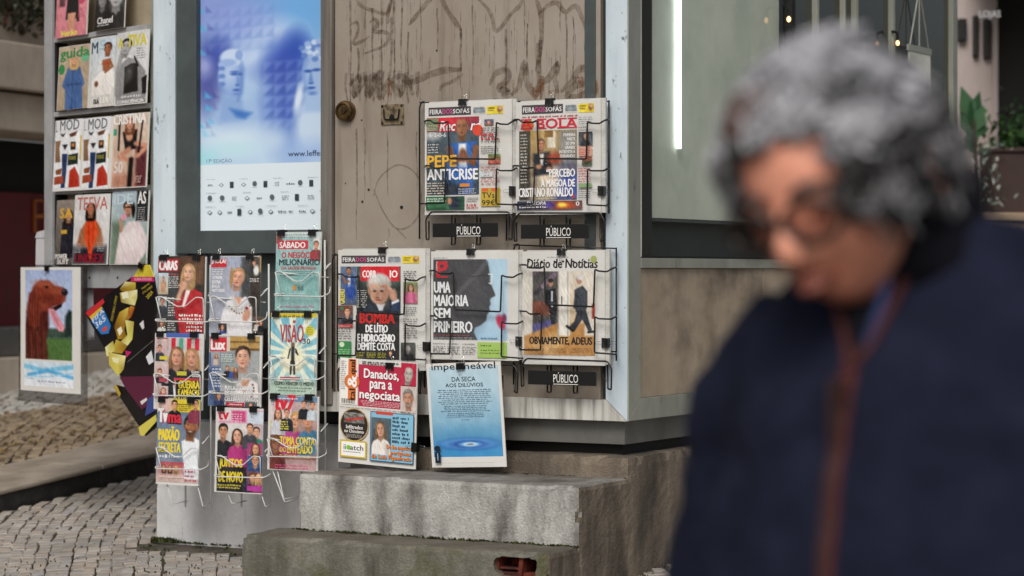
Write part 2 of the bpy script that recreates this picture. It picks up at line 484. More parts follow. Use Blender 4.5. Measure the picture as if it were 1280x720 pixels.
class Page:
    """a printed sheet: everything drawn on it is given in the coordinates of an enlarged view of the photo, or in fractions"""
    def __init__(s, name, label, cat, group, box, fr, off, zoom=None, roll=0., lean=0., thick=.006, bow=.004, ink='news', size=None, short=None):
        x0, y0, x1, y1 = box
        xc, yc = (x0 + x1) / 2, (y0 + y1) / 2
        u0, _ = fr.hit(x0, yc, off); u1, _ = fr.hit(x1, yc, off)
        _, z1 = fr.hit(xc, y0, off); _, z0 = fr.hit(xc, y1, off)
        s.w, s.h = size or (u1 - u0, z1 - z0)
        s.box, s.zoom, s.fr, s.off = box, zoom, fr, off
        s.bow, s.thick, s.ink = bow, thick, ink
        rot = Matrix.Rotation(fr.rot(), 3, 'Z') @ Matrix.Rotation(roll, 3, 'Y') @ Matrix.Rotation(-lean, 3, 'X')
        ctr = fr.world((u0 + u1) / 2, off, (z0 + z1) / 2)
        s.root = empty(name, ctr - rot @ Vector((0, 0, s.h / 2)), rot.to_euler())
        tag(s.root, label, cat, group)
        s.short = short or label
        s.rot = rot
        s.layer = 0
        s.parts = {}
        s.order = []
    def F(s, X, Y):
        if s.zoom:
            px, py = s.zoom[0] + X / s.zoom[2], s.zoom[1] + Y / s.zoom[2]
            return (px - s.box[0]) / (s.box[2] - s.box[0]), (py - s.box[1]) / (s.box[3] - s.box[1])
        return X, Y
    def at(s, u, v, lay):
        return ((u - .5) * s.w, -s.thick - s.bow * (1 - (2 * u - 1) ** 2) - lay * .00009, (1 - v) * s.h)
    def mb(s, part):
        if part not in s.parts: s.parts[part] = MB(); s.order.append(part)
        return s.parts[part]
    def nxt(s): s.layer += 1; return s.layer
    def sheet(s, mat_, du=0., dv=0., u0=0., v0=0., u1=1., v1=1., depth=None, part='page', dy=0.):
        """the paper itself, a closed slab that follows the bow"""
        m = MB(); n = 12; t = s.thick if depth is None else depth
        vs, fs = [], []
        for k in range(n + 1):
            u = u0 + (u1 - u0) * k / n
            for v in (v0, v1):
                x, y, z = s.at(u, v, 0)
                vs.append((x + du, y + dy, z + dv))
                vs.append((x + du, y + dy + t, z + dv))
        for k in range(n):
            a, b = k * 4, k * 4 + 4
            fs += [(a, a + 2, b + 2, b), (a + 1, b + 1, b + 3, a + 3), (a, b, b + 1, a + 1), (a + 2, a + 3, b + 3, b + 2)]
        fs += [(0, 1, 3, 2), (n * 4, n * 4 + 2, n * 4 + 3, n * 4 + 1)]
        m.add(vs, fs)
        return m.build(part, mat_, s.root)
    def quad_grid(s, part, x0, y0, x1, y1, cols, lay=None):
        """cols: (h,w,3) sRGB"""
        (u0, v0), (u1, v1) = s.F(x0, y0), s.F(x1, y1)
        h, w, _ = cols.shape
        lay = s.nxt() if lay is None else lay
        vs = [s.at(u0 + (u1 - u0) * i / (w - 1), v0 + (v1 - v0) * j / (h - 1), lay) for j in range(h) for i in range(w)]
        fs = [(j * w + i, (j + 1) * w + i, (j + 1) * w + i + 1, j * w + i + 1) for j in range(h - 1) for i in range(w - 1)]
        s.mb(part).add(vs, fs, [tuple(c) for c in lin(np.clip(cols, 0, 255)).reshape(-1, 3)])
    def photo(s, part, x0, y0, x1, y1, fn, n=60, base='#888888', grain=1.):
        (u0, v0), (u1, v1) = s.F(x0, y0), s.F(x1, y1)
        c = Cv(abs((y1 - y0) / (x1 - x0)) if s.zoom else abs((v1 - v0) * s.h / ((u1 - u0) * s.w)), n, base)
        fn(c)
        m_ = c.a.mean(axis=(0, 1), keepdims=True)
        c.a = np.clip(m_ + (c.a - m_) * 1.08, 0, 255)
        if grain:
            c.noise(9 * grain, max(5, n // 8), n)
            g_ = np.random.RandomState(n).uniform(-1, 1, c.X.shape)          # cloth folds and strands: streaks that lean
            for k in range(3): g_ = (g_ + np.roll(g_, (1, 0), (0, 1)) + np.roll(g_, (-1, 0), (0, 1)) + .6 * np.roll(g_, (2, 1), (0, 1)) + .6 * np.roll(g_, (-2, -1), (0, 1))) / 3.0
            c.a = np.clip(c.a + (g_ / (g_.std() + 1e-6))[..., None] * 7 * grain, 0, 255)
        s.quad_grid(part, x0, y0, x1, y1, c.a)
    def rect(s, part, x0, y0, x1, y1, col, skew=0):
        (u0, v0), (u1, v1) = s.F(x0, y0), s.F(x1, y1)
        lay = s.nxt(); n = max(1, int(abs(u1 - u0) * 12))
        vs, fs = [], []
        for k in range(n + 1):
            u = u0 + (u1 - u0) * k / n
            vs += [s.at(u, v0, lay), s.at(u, v1, lay)]
        for k in range(n): fs.append((2 * k, 2 * k + 1, 2 * k + 3, 2 * k + 2))
        s.mb(part).add(vs, fs, tuple(lin(hexc(col))))
    def poly(s, part, pts, col):
        lay = s.nxt()
        q = [s.F(*p) for p in pts]
        s.mb(part).add([s.at(u, v, lay) for u, v in q], [tuple(range(len(q)))[::-1]], tuple(lin(hexc(col))))
    def disc(s, part, cx, cy, rx, ry, col, n=20):
        s.poly(part, [(cx + rx * math.cos(6.2832 * k / n), cy + ry * math.sin(6.2832 * k / n)) for k in range(n)], col)
    def text(s, part, txt, x0, y0, x1, y1, col, bold=.02, shear=0., rise=0., shadow=None, spacing=1., serif=False):
        if shadow:
            d = (y1 - y0) * .06
            s.text(part, txt, x0 + d, y0 + d, x1 + d, y1 + d, shadow, bold + .01, shear, rise, None, spacing)
        co, fs, wh = letters(txt, bold, shear, spacing)
        d = bold * 1.1 * abs(y1 - y0)
        for dx, dy in (((0, 0),) if bold < .008 else ((-d, 0), (d, 0), (0, d * .7), (0, -d * .7))):
            lay = s.nxt()
            vs = []
            for a, b in co:
                u, v = s.F(x0 + d + (x1 - x0 - 2 * d) * a + dx, y1 - d * .7 + (y0 - y1 + d * 1.4) * b + rise * a + dy)
                vs.append(s.at(u, v, lay))
            s.mb(part).add(vs, fs, tuple(lin(hexc(col))))
        if serif:
            # slab feet and heads on the stems of capital letters
            n = len(txt); hgt = (y1 - y0)
            for sy in (y0, y1 - hgt * .1):
                for k in range(n):
                    if txt[k] in 'OSCÁÃ ' : continue
                    cx = x0 + (x1 - x0) * (k + .5) / n; hw = (x1 - x0) / n * .46
                    s.rect(part, cx - hw, sy, cx + hw, sy + hgt * .1, col)
    def vtext(s, part, txt, x0, y0, x1, y1, col, bold=.02):
        """reads upwards"""
        co, fs, wh = letters(txt, bold, 0., 1.)
        d = bold * abs(x1 - x0)
        for dy in (-d, 0, d):
            lay = s.nxt()
            vs = []
            for a, b in co:
                u, v = s.F(x1 + (x0 - x1) * b, y1 + (y0 - y1) * a + dy)
                vs.append(s.at(u, v, lay))
            s.mb(part).add(vs, fs, tuple(lin(hexc(col))))
    def greek(s, part, x0, y0, x1, y1, rows, col, fill=.5, word=.12, seed=0, center=False, ragged=.8):
        """text too small to read: rows of word-long strokes"""
        rg = random.Random(seed + int(x0 * 7 + y0 * 13) % 997)
        c = tuple(lin(hexc(col)))
        lay = s.nxt(); mb = s.mb(part)
        ph = (y1 - y0) / rows; W_ = x1 - x0
        for r in range(rows):
            ya = y0 + ph * (r + .5 - fill / 2); yb = ya + ph * fill
            wd = W_ * rg.uniform(ragged, 1.)
            x = x0 + ((W_ - wd) / 2 if center else 0); xe = x + wd
            cw = abs(yb - ya) * .62 * (1 if s.zoom else s.h / s.w)
            while x < xe:
                w = min(W_ * word * rg.uniform(.4, 1.6), xe - x)
                n_c = max(1, min(14, int(w / cw)))
                for k in range(n_c):
                    x2 = x + w * k / n_c; x3 = x2 + w / n_c * rg.uniform(.62, .86)
                    t_ = ya + (yb - ya) * rg.choice((.0, .0, .28, .3, .3)); b_ = yb + (yb - ya) * rg.choice((0, 0, 0, .15))
                    q = [s.F(x2, t_), s.F(x2, b_), s.F(x3, b_), s.F(x3, t_)]
                    mb.add([s.at(u, v, lay) for u, v in q], [(0, 1, 2, 3)], c)
                x += w + W_ * word * .28
    def done(s):
        names = {'cover_photo': 'cover_photo', 'portrait': 'portrait', 'headline': 'headline', 'masthead': 'masthead', 'print': 'small_print'}
        for p in s.order:
            nm = p.split('#')[0]
            s.parts[p].build(names.get(nm, nm), M[s.ink], s.root, color=True)
        return s.root

_clip = None
def clip_at(page, u, v, w=.032, label=None, handle=True, side=False, body=.024):
    """a black binder clip biting the edge of a page at (u,v)"""
    global _clip
    if _clip is None:
        root = empty('binder_clip', (0, 0, 0))
        m = MB()
        n = 7
        m.prism([(-.0165, -.002), (.0165, -.002), (.0155, .018), (-.0155, .018)], -.0135, -.0115)
        m.prism([(-.0165, -.002), (.0165, -.002), (.0155, .018), (-.0155, .018)], .004, .006)
        m.box(-.0155, .0155, -.0135, .006, .018, .0205)
        m.build('clip_body', M['clip'], root, bevel=.0006)
        h = MB()
        h.tube([(-.006, -.0145, .001), (-.0035, -.0165, -.014), (-.0045, -.017, -.019), (0, -.0172, -.022), (.0045, -.017, -.019), (.0035, -.0165, -.014), (.006, -.0145, .001)], .0007, 5, .002)
        h.build('wire_handle', M['clip_wire'], root)
        h = MB()
        h.tube([(-.006, .006, .018), (-.0035, .008, .032), (-.0045, .009, .037), (0, .009, .041), (.0045, .009, .037), (.0035, .008, .032), (.006, .006, .018)], .0007, 5, .002)
        h.build('wire_handle', M['clip_wire'], root)
        _clip = root; root['unused'] = 1
        o = root
    if 'unused' in _clip.keys():
        o = _clip; del o['unused']
    else:
        o = copy_tree(_clip)
    x, y, z = page.at(u, v, 0)
    q = page.rot @ (Matrix.Rotation(math.pi / 2, 3, 'Y') if side else Matrix.Identity(3))
    off = Vector((0, .004, -.014)) if not side else Vector((-.012, .004, 0))
    o.location = page.root.location + page.rot @ (Vector((x, y, z)) + off)
    o.rotation_euler = q.to_euler()
    tag(o, label, 'binder clip', 'black binder clips on the papers and magazines')
    return o
# ------------------------------------------------------------------ ground, pavement
def kerb_line(x):                    # Y of the kerb face on the left
    p, q = (-2.1236, 10.03), (-1.6045, 10.90)
    return p[1] + (x - p[0]) * (q[1] - p[1]) / (q[0] - p[0])
M['ground'] = mat('joint_soil', '#5a5248', .9, 0, '#39352e', 14, (1, 1, 1), (.4, .6), .3, 50, '#3c4426', 5, (.6, .75))
M['cobble'] = attr_mat('limestone_cobbles', .6, .4, .35, 90, mul=(.72, 1.12), mscale=16)
M['kerb'] = mat('kerb_stone', '#a2978a', .75, 0, '#857a6d', 5, (1, 1, 1), (.4, .65), .3, 50, '#6e6458', 14, (.6, .75))
M['kerb_face'] = mat('wet_basalt', '#232324', .45, 0, '#3c3b39', 12, (1, 1, 1), (.45, .65), .5, 35)
g = MB()
XS = [-60, -30, -18] + [(-14 + i) for i in range(29)] + [18, 30, 60]
YS = [-20] + [(-6 + i) for i in range(31)] + [30, 45, 80]
g.add([(x, y, ground_z(x, y) - .012) for y in YS for x in XS],
      [(j * len(XS) + i, j * len(XS) + i + 1, (j + 1) * len(XS) + i + 1, (j + 1) * len(XS) + i) for j in range(len(YS) - 1) for i in range(len(XS) - 1)])
tag(g.build('ground', M['ground']), kind='structure')

def stone(mb, x, y, wx, wy, ang, zf, col, rg, hgt=.006):
    c, s_ = math.cos(ang), math.sin(ang)
    vs = []
    q = []
    for k in range(4):
        sx, sy = ((-1, -1), (1, -1), (1, 1), (-1, 1))[k]
        q.append((sx * wx / 2 * rg.uniform(.9, 1.0), sy * wy / 2 * rg.uniform(.9, 1.0)))
    dz = rg.uniform(-.0015, .0015); tx, ty = rg.uniform(-.02, .02), rg.uniform(-.02, .02)
    for f, up in ((1.02, -.014), (1.0, 0.), (.91, .14), ):
        for a, b in q:
            a, b = a * f, b * f
            X, Y = x + a * c - b * s_, y + a * s_ + b * c
            vs.append((X, Y, zf(X, Y) + (up * hgt * 2 if up > 0 else up) + dz + a * tx + b * ty))
    fs = [(8, 9, 10, 11)]
    for r in (0, 4):
        for k in range(4):
            k2 = (k + 1) % 4
            fs.append((r + k, r + k2, r + 4 + k2, r + 4 + k))
    mb.add(vs, fs, col)
def cobbles(name, test, x0, x1, y0, y1, pitch, zf, colf, ang=0.0, seed=3, wave=.05):
    rg = random.Random(seed)
    mb = MB()
    nx, ny = int((x1 - x0) / pitch) + 1, int((y1 - y0) / pitch) + 3
    ph_ = [rg.random() for _ in range(nx + 1)]
    for i in range(nx):
        sh = rg.random() * pitch
        for j in range(-1, ny):
            y = y0 + j * pitch * 1.08 + sh + rg.uniform(-.004, .004)
            x = x0 + i * pitch + math.sin(y * 2.3 + i * .05) * wave + (ph_[i] - .5) * .008 + rg.uniform(-.005, .005) + math.sin(y * .9 + .4) * wave * 1.5 + rg.uniform(-.003, .003)
            if test(x, y):
                a = math.cos(y * 2.3 + i * .05) * 2.3 * wave
                stone(mb, x, y, pitch * rg.uniform(.84, .99), pitch * rg.uniform(.93, 1.08), -a + rg.uniform(-.06, .06), zf, colf(x, y, rg), rg)
    me = mb.mesh(name, M['cobble'], color=True)
    o = link(name, me)
    tag(o, kind='structure')
    return o
def in_kiosk(x, y, m=0.):
    u = (x - K0[0]) * KF.k[0] + (y - K0[1]) * KF.k[1]; v = (x - K0[0]) * KF.n[0] + (y - K0[1]) * KF.n[1]
    return (-2.13 - m < u < .02 + m and .0 < v < 4) or (-1.2 < u < .02 and -.56 < v < 0)
def near_col(x, y, rg):
    b = rg.uniform(.28, .39) + .05 * mnoise.noise(Vector((x * 1.3, y * 1.3, 0)))
    w = rg.uniform(-.02, .02)
    return (b * 1.03 + w, b * .93, b * .83 - w)
cobbles('paving', lambda x, y: (y < kerb_line(x) - .05 or x > .4) and not in_kiosk(x, y), -3.3, 3.4, 6.6, 12.4, .050, ground_z, near_col)
# raised pavement beyond the kerb
kd = Vector((.5191, .87)).normalized(); kn = Vector((-kd.y, kd.x))
def kpt(t, d): return Vector((-2.1236, 10.03)) + kd * t + kn * d
RISE = .088
def side_z(x, y): return ground_z(x, y) + RISE
kb = MB(); kf = MB()
T = [-6 + .95 * k for k in range(17)]
for t0, t1 in zip(T, T[1:]):
    t1 -= .006
    a, b, c, d = kpt(t0, .0), kpt(t1, 0.), kpt(t1, .50), kpt(t0, .50)
    kb.add([(p.x, p.y, side_z(p.x, p.y) + e) for e in (-.02, 0) for p in (a, b, c, d)],
           [(0, 3, 2, 1), (4, 5, 6, 7), (0, 1, 5, 4), (1, 2, 6, 5), (2, 3, 7, 6), (3, 0, 4, 7)])
    a2, b2 = kpt(t0, .01), kpt(t1, .01); c2, d2 = kpt(t1, .3), kpt(t0, .3)
    kf.add([(p.x, p.y, ground_z(p.x, p.y) + e) for e in (-.1, RISE - .02) for p in (a2, b2, c2, d2)],
           [(0, 3, 2, 1), (4, 5, 6, 7), (0, 1, 5, 4), (1, 2, 6, 5), (2, 3, 7, 6), (3, 0, 4, 7)])
tag(kb.build('kerb', M['kerb'], bevel=.008), kind='structure')
tag(kf.build('gutter_stone', M['kerb_face'], bevel=.006), kind='structure')
sw = MB()
q = [kpt(-6, .3), kpt(9.5, .3), kpt(9.5, 16), kpt(-6, 16)]
sw.add([(p.x, p.y, side_z(p.x, p.y) - .008) for p in q], [(0, 1, 2, 3)])
tag(sw.build('pavement', M['ground']), kind='structure')
def far_col(x, y, rg):
    d = (Vector((x, y)) - kpt(0, 0)).dot(kn)
    n = mnoise.noise(Vector((x * .9, y * .9, 4)))
    if d + n * .4 < 1.75:
        b = rg.uniform(.20, .30)
        return (b * 1.12, b * .86, b * .58)
    b = rg.uniform(.36, .5)
    return (b, b * .96, b * .88)
def on_walk(x, y):
    d = (Vector((x, y)) - kpt(0, 0)).dot(kn)
    return .53 < d < 4.6 and x < -.9
cobbles('pavement_cobbles', on_walk, -5.5, -.9, 9.8, 15.2, .062, side_z, far_col, seed=9, wave=.03)

# ------------------------------------------------------------------ concrete steps under the kiosk
def rough_block(mb, x0, x1, y0, y1, z0, z1, st=.02, amp=.004, rr=.012, seed=0):
    """box of small quads with worn edges"""
    ax = [(x0, x1), (y0, y1), (z0, z1)]
    ns = [max(2, int((b - a) / st)) for a, b in ax]
    idx, vs, fs = {}, [], []
    def V(i, j, k):
        key = (i, j, k)
        if key not in idx:
            p = Vector([a + (b - a) * t / n for (a, b), t, n in zip(ax, key, ns)])
            inner = Vector([min(max(c, a + rr), b - rr) for c, (a, b) in zip(p, ax)])
            d = p - inner
            if d.length > 1e-7:
                p = inner + d.normalized() * rr
            n_ = mnoise.noise(p * 9 + Vector((seed, 0, 0))) * amp + mnoise.noise(p * 38 + Vector((seed, 5, 0))) * amp * .5
            chip = max(0, mnoise.noise(p * 14 + Vector((0, seed, 3))) - .18) * .05 if sum(1 for c, (a, b) in zip(key, ((0, ns[0]), (0, ns[1]), (0, ns[2]))) if c in (a, b)) >= 2 else 0
            ctr = Vector([(a + b) / 2 for a, b in ax])
            p += (d.normalized() if d.length > 1e-7 else Vector((0, 0, 0))) * n_ + (inner - p).normalized() * chip if d.length > 1e-7 else Vector((0, 0, 0))
            idx[key] = len(vs); vs.append(p)
        return idx[key]
    for a, (b, c) in ((0, (1, 2)), (1, (0, 2)), (2, (0, 1))):
        for e in (0, ns[a]):
            for i in range(ns[b]):
                for j in range(ns[c]):
                    q = []
                    for di, dj in ((0, 0), (1, 0), (1, 1), (0, 1)):
                        k = [0, 0, 0]; k[a] = e; k[b] = i + di; k[c] = j + dj
                        q.append(V(*k))
                    fs.append(tuple(q))
    mb.add(vs, fs)
def concrete(name, base, stain, moss, mossz=None, streak=.16, zdark=None):
    m = mat(name, base, .85, 0, stain, 7, (1, 1, streak), (.36, .64), .45, 130, '#38332c', 7, (.47, .74), (1.2, 1.2, .4))
    n, l = m.node_tree.nodes, m.node_tree.links
    b = n['Principled BSDF']
    prev = b.inputs['Base Color'].links[0].from_socket
    geo = n.new('ShaderNodeNewGeometry'); sep = n.new('ShaderNodeSeparateXYZ')
    l.new(geo.outputs['Normal'], sep.inputs[0])
    tc = n.new('ShaderNodeTexCoord')
    # moss patches
    if moss:
        nz = n.new('ShaderNodeTexNoise'); nz.inputs['Scale'].default_value = 6; nz.inputs['Detail'].default_value = 7; nz.inputs['Roughness'].default_value = .7
        l.new(tc.outputs['Object'], nz.inputs['Vector'])
        mr = n.new('ShaderNodeMapRange'); mr.inputs['From Min'].default_value = moss[0]; mr.inputs['From Max'].default_value = moss[1]; mr.inputs['To Max'].default_value = .85
        l.new(nz.outputs['Fac'], mr.inputs['Value'])
        mx = n.new('ShaderNodeMix'); mx.data_type = 'RGBA'
        l.new(mr.outputs[0], mx.inputs['Factor']); l.new(prev, mx.inputs['A']); mx.inputs['B'].default_value = tuple(lin(hexc('#4c4c2a'))) + (1,)
        prev = mx.outputs['Result']
    # dirt trodden on the treads
    mr = n.new('ShaderNodeMapRange'); mr.inputs['From Min'].default_value = .6; mr.inputs['From Max'].default_value = .95; mr.inputs['To Max'].default_value = .62
    l.new(sep.outputs['Z'], mr.inputs['Value'])
    mx = n.new('ShaderNodeMix'); mx.data_type = 'RGBA'
    l.new(mr.outputs[0], mx.inputs['Factor']); l.new(prev, mx.inputs['A']); mx.inputs['B'].default_value = tuple(lin(hexc('#534c42'))) + (1,)
    # grit
    nz = n.new('ShaderNodeTexNoise'); nz.inputs['Scale'].default_value = 110; nz.inputs['Detail'].default_value = 2
    l.new(tc.outputs['Object'], nz.inputs['Vector'])
    mr2 = n.new('ShaderNodeMapRange'); mr2.inputs['From Min'].default_value = .3; mr2.inputs['From Max'].default_value = .7; mr2.inputs['To Min'].default_value = .84; mr2.inputs['To Max'].default_value = 1.1
    l.new(nz.outputs['Fac'], mr2.inputs['Value'])
    mz = n.new('ShaderNodeMix'); mz.data_type = 'RGBA'; mz.blend_type = 'MULTIPLY'; mz.inputs['Factor'].default_value = 1
    l.new(mx.outputs['Result'], mz.inputs['A']); l.new(mr2.outputs[0], mz.inputs['B'])
    l.new(mz.outputs['Result'], b.inputs['Base Color'])
    return m
M['conc_up'] = concrete('pale_worn_concrete', '#bdbbb6', '#7b7873', (.64, .76), streak=.45)
M['conc_low'] = concrete('mossy_concrete', '#7d7a70', '#57544a', (.47, .66))
M['conc_side'] = concrete('brown_stained_concrete', '#7f7364', '#594f44', (.68, .8), streak=.25)
M['brick'] = mat('broken_red_brick', '#6e2c1a', .95, 0, '#3c1710', 20, (1, 1, 1), (.4, .6), .4, 60)
krot = (0, 0, KF.rot())
steps = empty('concrete_steps', (K0[0], K0[1], 0), krot)
tag(steps, 'worn pale concrete steps with a mossy broken lower step in front of the steel door', 'steps')
us, ls, bs = MB(), MB(), MB()
XR = .004
rough_block(us, KF.hit(372, 600, .345)[0], XR, -.345, .07, -.02, .327, .016, .004, .014, 1)
rough_block(ls, KF.hit(300, 690, .556)[0], XR, -.556, -.33, -.30, .134, .016, .005, .014, 2)
rough_block(bs, -1.10, XR + .002, .0, 3.36, -.25, .398, .03, .004, .012, 3)
o = us.build('upper_step', [M['conc_up'], M['conc_side']], steps)
def side_mats(o):
    for p in o.data.polygons:
        if p.normal.x > .7: p.material_index = 1
side_mats(o)
o = bs.build('base_block', [M['conc_side']], steps)
lo = ls.build('lower_step', [M['conc_low'], M['conc_side']], steps)
# the broken corner of the lower step
cut = MB()
(hx0, hz0), (hx1, hz1) = KF.hit(617, 719, .556), KF.hit(671, 697, .556)
rg = random.Random(5)
pts = []
for k in range(22):
    a = 6.2832 * k / 22
    ex = abs(math.cos(a)) ** .5 * (1 if math.cos(a) > 0 else -1); ez = abs(math.sin(a)) ** .5 * (1 if math.sin(a) > 0 else -1)
    pts.append(((hx0 + hx1) / 2 + ex * (hx1 - hx0) / 2 * rg.uniform(.88, 1.06), (hz0 + hz1) / 2 + ez * (hz1 - hz0) / 2 * rg.uniform(.85, 1.08)))
cut.prism(pts, -.60, -.4505)
co = cut.build('cutter', M['conc_low'], steps)
md = lo.modifiers.new('b', 'BOOLEAN'); md.object = co; md.operation = 'DIFFERENCE'; md.solver = 'EXACT'
bpy.context.view_layer.update()
me = bpy.data.meshes.new_from_object(lo.evaluated_get(bpy.context.evaluated_depsgraph_get()))
lo.modifiers.clear(); lo.data = me
bpy.data.objects.remove(co)
side_mats(lo)
br = MB()
hw, hh = hx1 - hx0, hz1 - hz0
br.box(hx0 - .02, min(hx1 + .02, XR - .018), -.455, -.452, hz0 - .02, hz1 + .004)
br.box(hx0 - .02, min(hx1 + .02, XR - .018), -.53, -.455, hz0 - .02, hz0 + .010)
br.box(hx0 - .02, min(hx1 + .02, XR - .018), -.525, -.455, hz1 - .010, hz1 + .004)
br.box(hx0 - .02, hx0 + .008, -.535, -.455, hz0, hz1)
br.box(hx1 - .010, min(hx1 + .02, XR - .018), -.53, -.455, hz0, hz1)
xm = hx0 + hw * .55
br.prism([(xm - .006, hz0), (xm + .008, hz0), (xm + .016, hz1), (xm + .002, hz1)], -.545, -.455)
br.box(hx0, xm, -.53, -.455, hz0 + hh * .28, hz0 + hh * .38)
br.build('hollow_brick', M['brick'], steps, bevel=.002)

# ------------------------------------------------------------------ the kiosk
kiosk = empty('news_kiosk', (K0[0], K0[1], 0), krot)
tag(kiosk, 'weathered metal news kiosk with a scrawled steel door and glazed right side', 'kiosk')
ZB, ZT = .515, 2.75
zd = .585                                        # underside of the door
def kbox(name, m, *b, bevel=.0015): 
    mb = MB(); mb.box(*b); return mb.build(name, M[m], kiosk, bevel=bevel)
# front
door = kbox('door', 'steel', -1.163, -.103, .006, .03, zd, ZT - .2)
kbox('corner_column', 'column', -.080, -.0, .0, .05, zd + .001, ZT)
# mitred bottom beam and column foot
mb = MB()
mb.prism([(-1.30, ZB), (-.002, ZB), (-.080, zd), (-1.30, zd)], -.002, .05)
mb.build('bottom_beam', M['beam'], kiosk, bevel=.0012)
mb = MB(); mb.prism([(0.0, ZB + .001), (0, zd + .002), (-.0785, zd + .002)], -.0005, .05); mb.build('column_foot', M['column'], kiosk)
kbox('door_gap', 'dark_frame', -.103, -.080, .034, .05, zd, ZT - .2)
kbox('door_jamb', 'steel_dark', -1.213, -1.166, -.012, .22, zd - .045, ZT, bevel=.003)
kbox('lintel', 'frame', -1.213, 0, .0, .06, ZT - .2, ZT)
kbox('plinth', 'plinth', -1.16, -.03, .04, 3.30, .40 + .035, ZB + .004)
kbox('floor_gap', 'black', -1.10, -.06, .09, 3.25, .39, .44)
# hasp plate, lock and dents on the door
lx, lz = KF.hit(433, 139, 0)
lk = MB()
def disc_ring(mb, cx, cz, rs, n=24):
    rings = []
    for r_, y in rs:
        rings.append([(cx + r_ * math.cos(6.2832 * k / n), y, cz + r_ * math.sin(6.2832 * k / n)) for k in range(n)])
    mb.loft(rings)
disc_ring(lk, lx, lz, [(.037, .007), (.037, -.012), (.033, -.022), (.026, -.024), (.024, -.018), (.010, -.018), (.009, -.025), (.004, -.026)])
lock = lk.build('door_lock', M['brass'], door, smooth=False)
kh = MB(); kh.box(lx - .006, lx + .006, -.0275, -.024, lz - .002, lz + .002); kh.box(lx - .002, lx + .002, -.028, -.024, lz + .002, lz + .013)
kh.build('keyhole', M['black'], door)
px_, pz_ = KF.hit(490, 143, 0)
pl = MB(); pl.box(px_ - .047, px_ + .047, .0005, .006, pz_ - .036, pz_ + .036)
plate_o = pl.build('latch_plate', mat('pitted_latch_plate', '#8a7b62', .5, .4, '#4d4030', 30, (1, 1, 1), (.45, .62), .2, 90), door, bevel=.002)
hd = MB(); hd.tube([(px_ - .032, -.004, pz_ + .018), (px_ - .028, -.006, pz_ - .018), (px_ + .028, -.006, pz_ - .018), (px_ + .032, -.004, pz_ + .018)], .003, 6, .008)
hd.prism([(px_ - .012, pz_ - .016), (px_ + .012, pz_ - .016), (px_ + .008, pz_ - .004), (px_, pz_ + .002), (px_ - .008, pz_ - .004)], -.002, .0)
for sx in (-.04, .04):
    for sz in (-.03, .03): hd.box(px_ + sx - .004, px_ + sx + .004, -.002, .0004, pz_ + sz - .004, pz_ + sz + .004)
hd.build('latch_handle', M['clip'], door)
# scrawls and run marks on the steel, in the coordinates of the enlarged view
def dirt_mat(name, col, lo_, hi, al):
    m = bpy.data.materials.new(name); m.use_nodes = True
    n, l = m.node_tree.nodes, m.node_tree.links
    b = n['Principled BSDF']; b.inputs['Base Color'].default_value = tuple(lin(hexc(col))) + (1,); b.inputs['Roughness'].default_value = .75
    tc = n.new('ShaderNodeTexCoord'); nz = n.new('ShaderNodeTexNoise'); nz.inputs['Scale'].default_value = 38; nz.inputs['Detail'].default_value = 7; nz.inputs['Roughness'].default_value = .7
    l.new(tc.outputs['Object'], nz.inputs['Vector'])
    mr = n.new('ShaderNodeMapRange'); mr.inputs['From Min'].default_value = lo_; mr.inputs['From Max'].default_value = hi
    mr.inputs['To Min'].default_value = .12; mr.inputs['To Max'].default_value = al
    l.new(nz.outputs['Fac'], mr.inputs['Value']); l.new(mr.outputs[0], b.inputs['Alpha'])
    return m
M['scrawl'] = dirt_mat('rusty_scrawl', '#604c38', .36, .74, .62)
M['run'] = dirt_mat('run_marks', '#4a3a2b', .42, .66, .6)
M['rust'] = dirt_mat('rust_stain', '#7a4a22', .42, .62, .8)
_rl = [0]
def ribbon(mb, pts, w, taper=False):
    """pts in photo pixels on the door"""
    P = [Vector((KF.hit(x, y)[0], 0, KF.hit(x, y)[1])) for x, y in pts]
    Q = []
    for i in range(len(P) - 1):                     # Catmull-Rom
        p0, p1, p2, p3 = P[max(i - 1, 0)], P[i], P[i + 1], P[min(i + 2, len(P) - 1)]
        for k in range(6):
            t = k / 6
            Q.append(.5 * ((2 * p1) + (p2 - p0) * t + (2 * p0 - 5 * p1 + 4 * p2 - p3) * t * t + (3 * p1 - p0 - 3 * p2 + p3) * t ** 3))
    Q.append(P[-1])
    _rl[0] += 1
    y = .0052 - .00003 * (_rl[0] % 90)
    vs = []
    n = len(Q)
    for i, p in enumerate(Q):
        d = (Q[min(i + 1, n - 1)] - Q[max(i - 1, 0)]); d.y = 0
        if d.length < 1e-9: d = Vector((0, 0, 1))
        d.normalize(); nn = Vector((-d.z, 0, d.x))
        ww = w / 2 * (1 + .25 * mnoise.noise(p * 40)) * ((1 - i / n) ** .5 if taper else min(1, .45 + 3 * min(i, n - 1 - i) / n))
        for sg in (-1, 1):
            c = p + nn * ww * sg; vs.append((c.x, y, c.z))
    mb.add(vs, [(2 * i, 2 * i + 2, 2 * i + 3, 2 * i + 1) for i in range(n - 1)])
def zz(l): return [(400 + x / 3.368, y / 3.368) for x, y in l]
sc = MB()
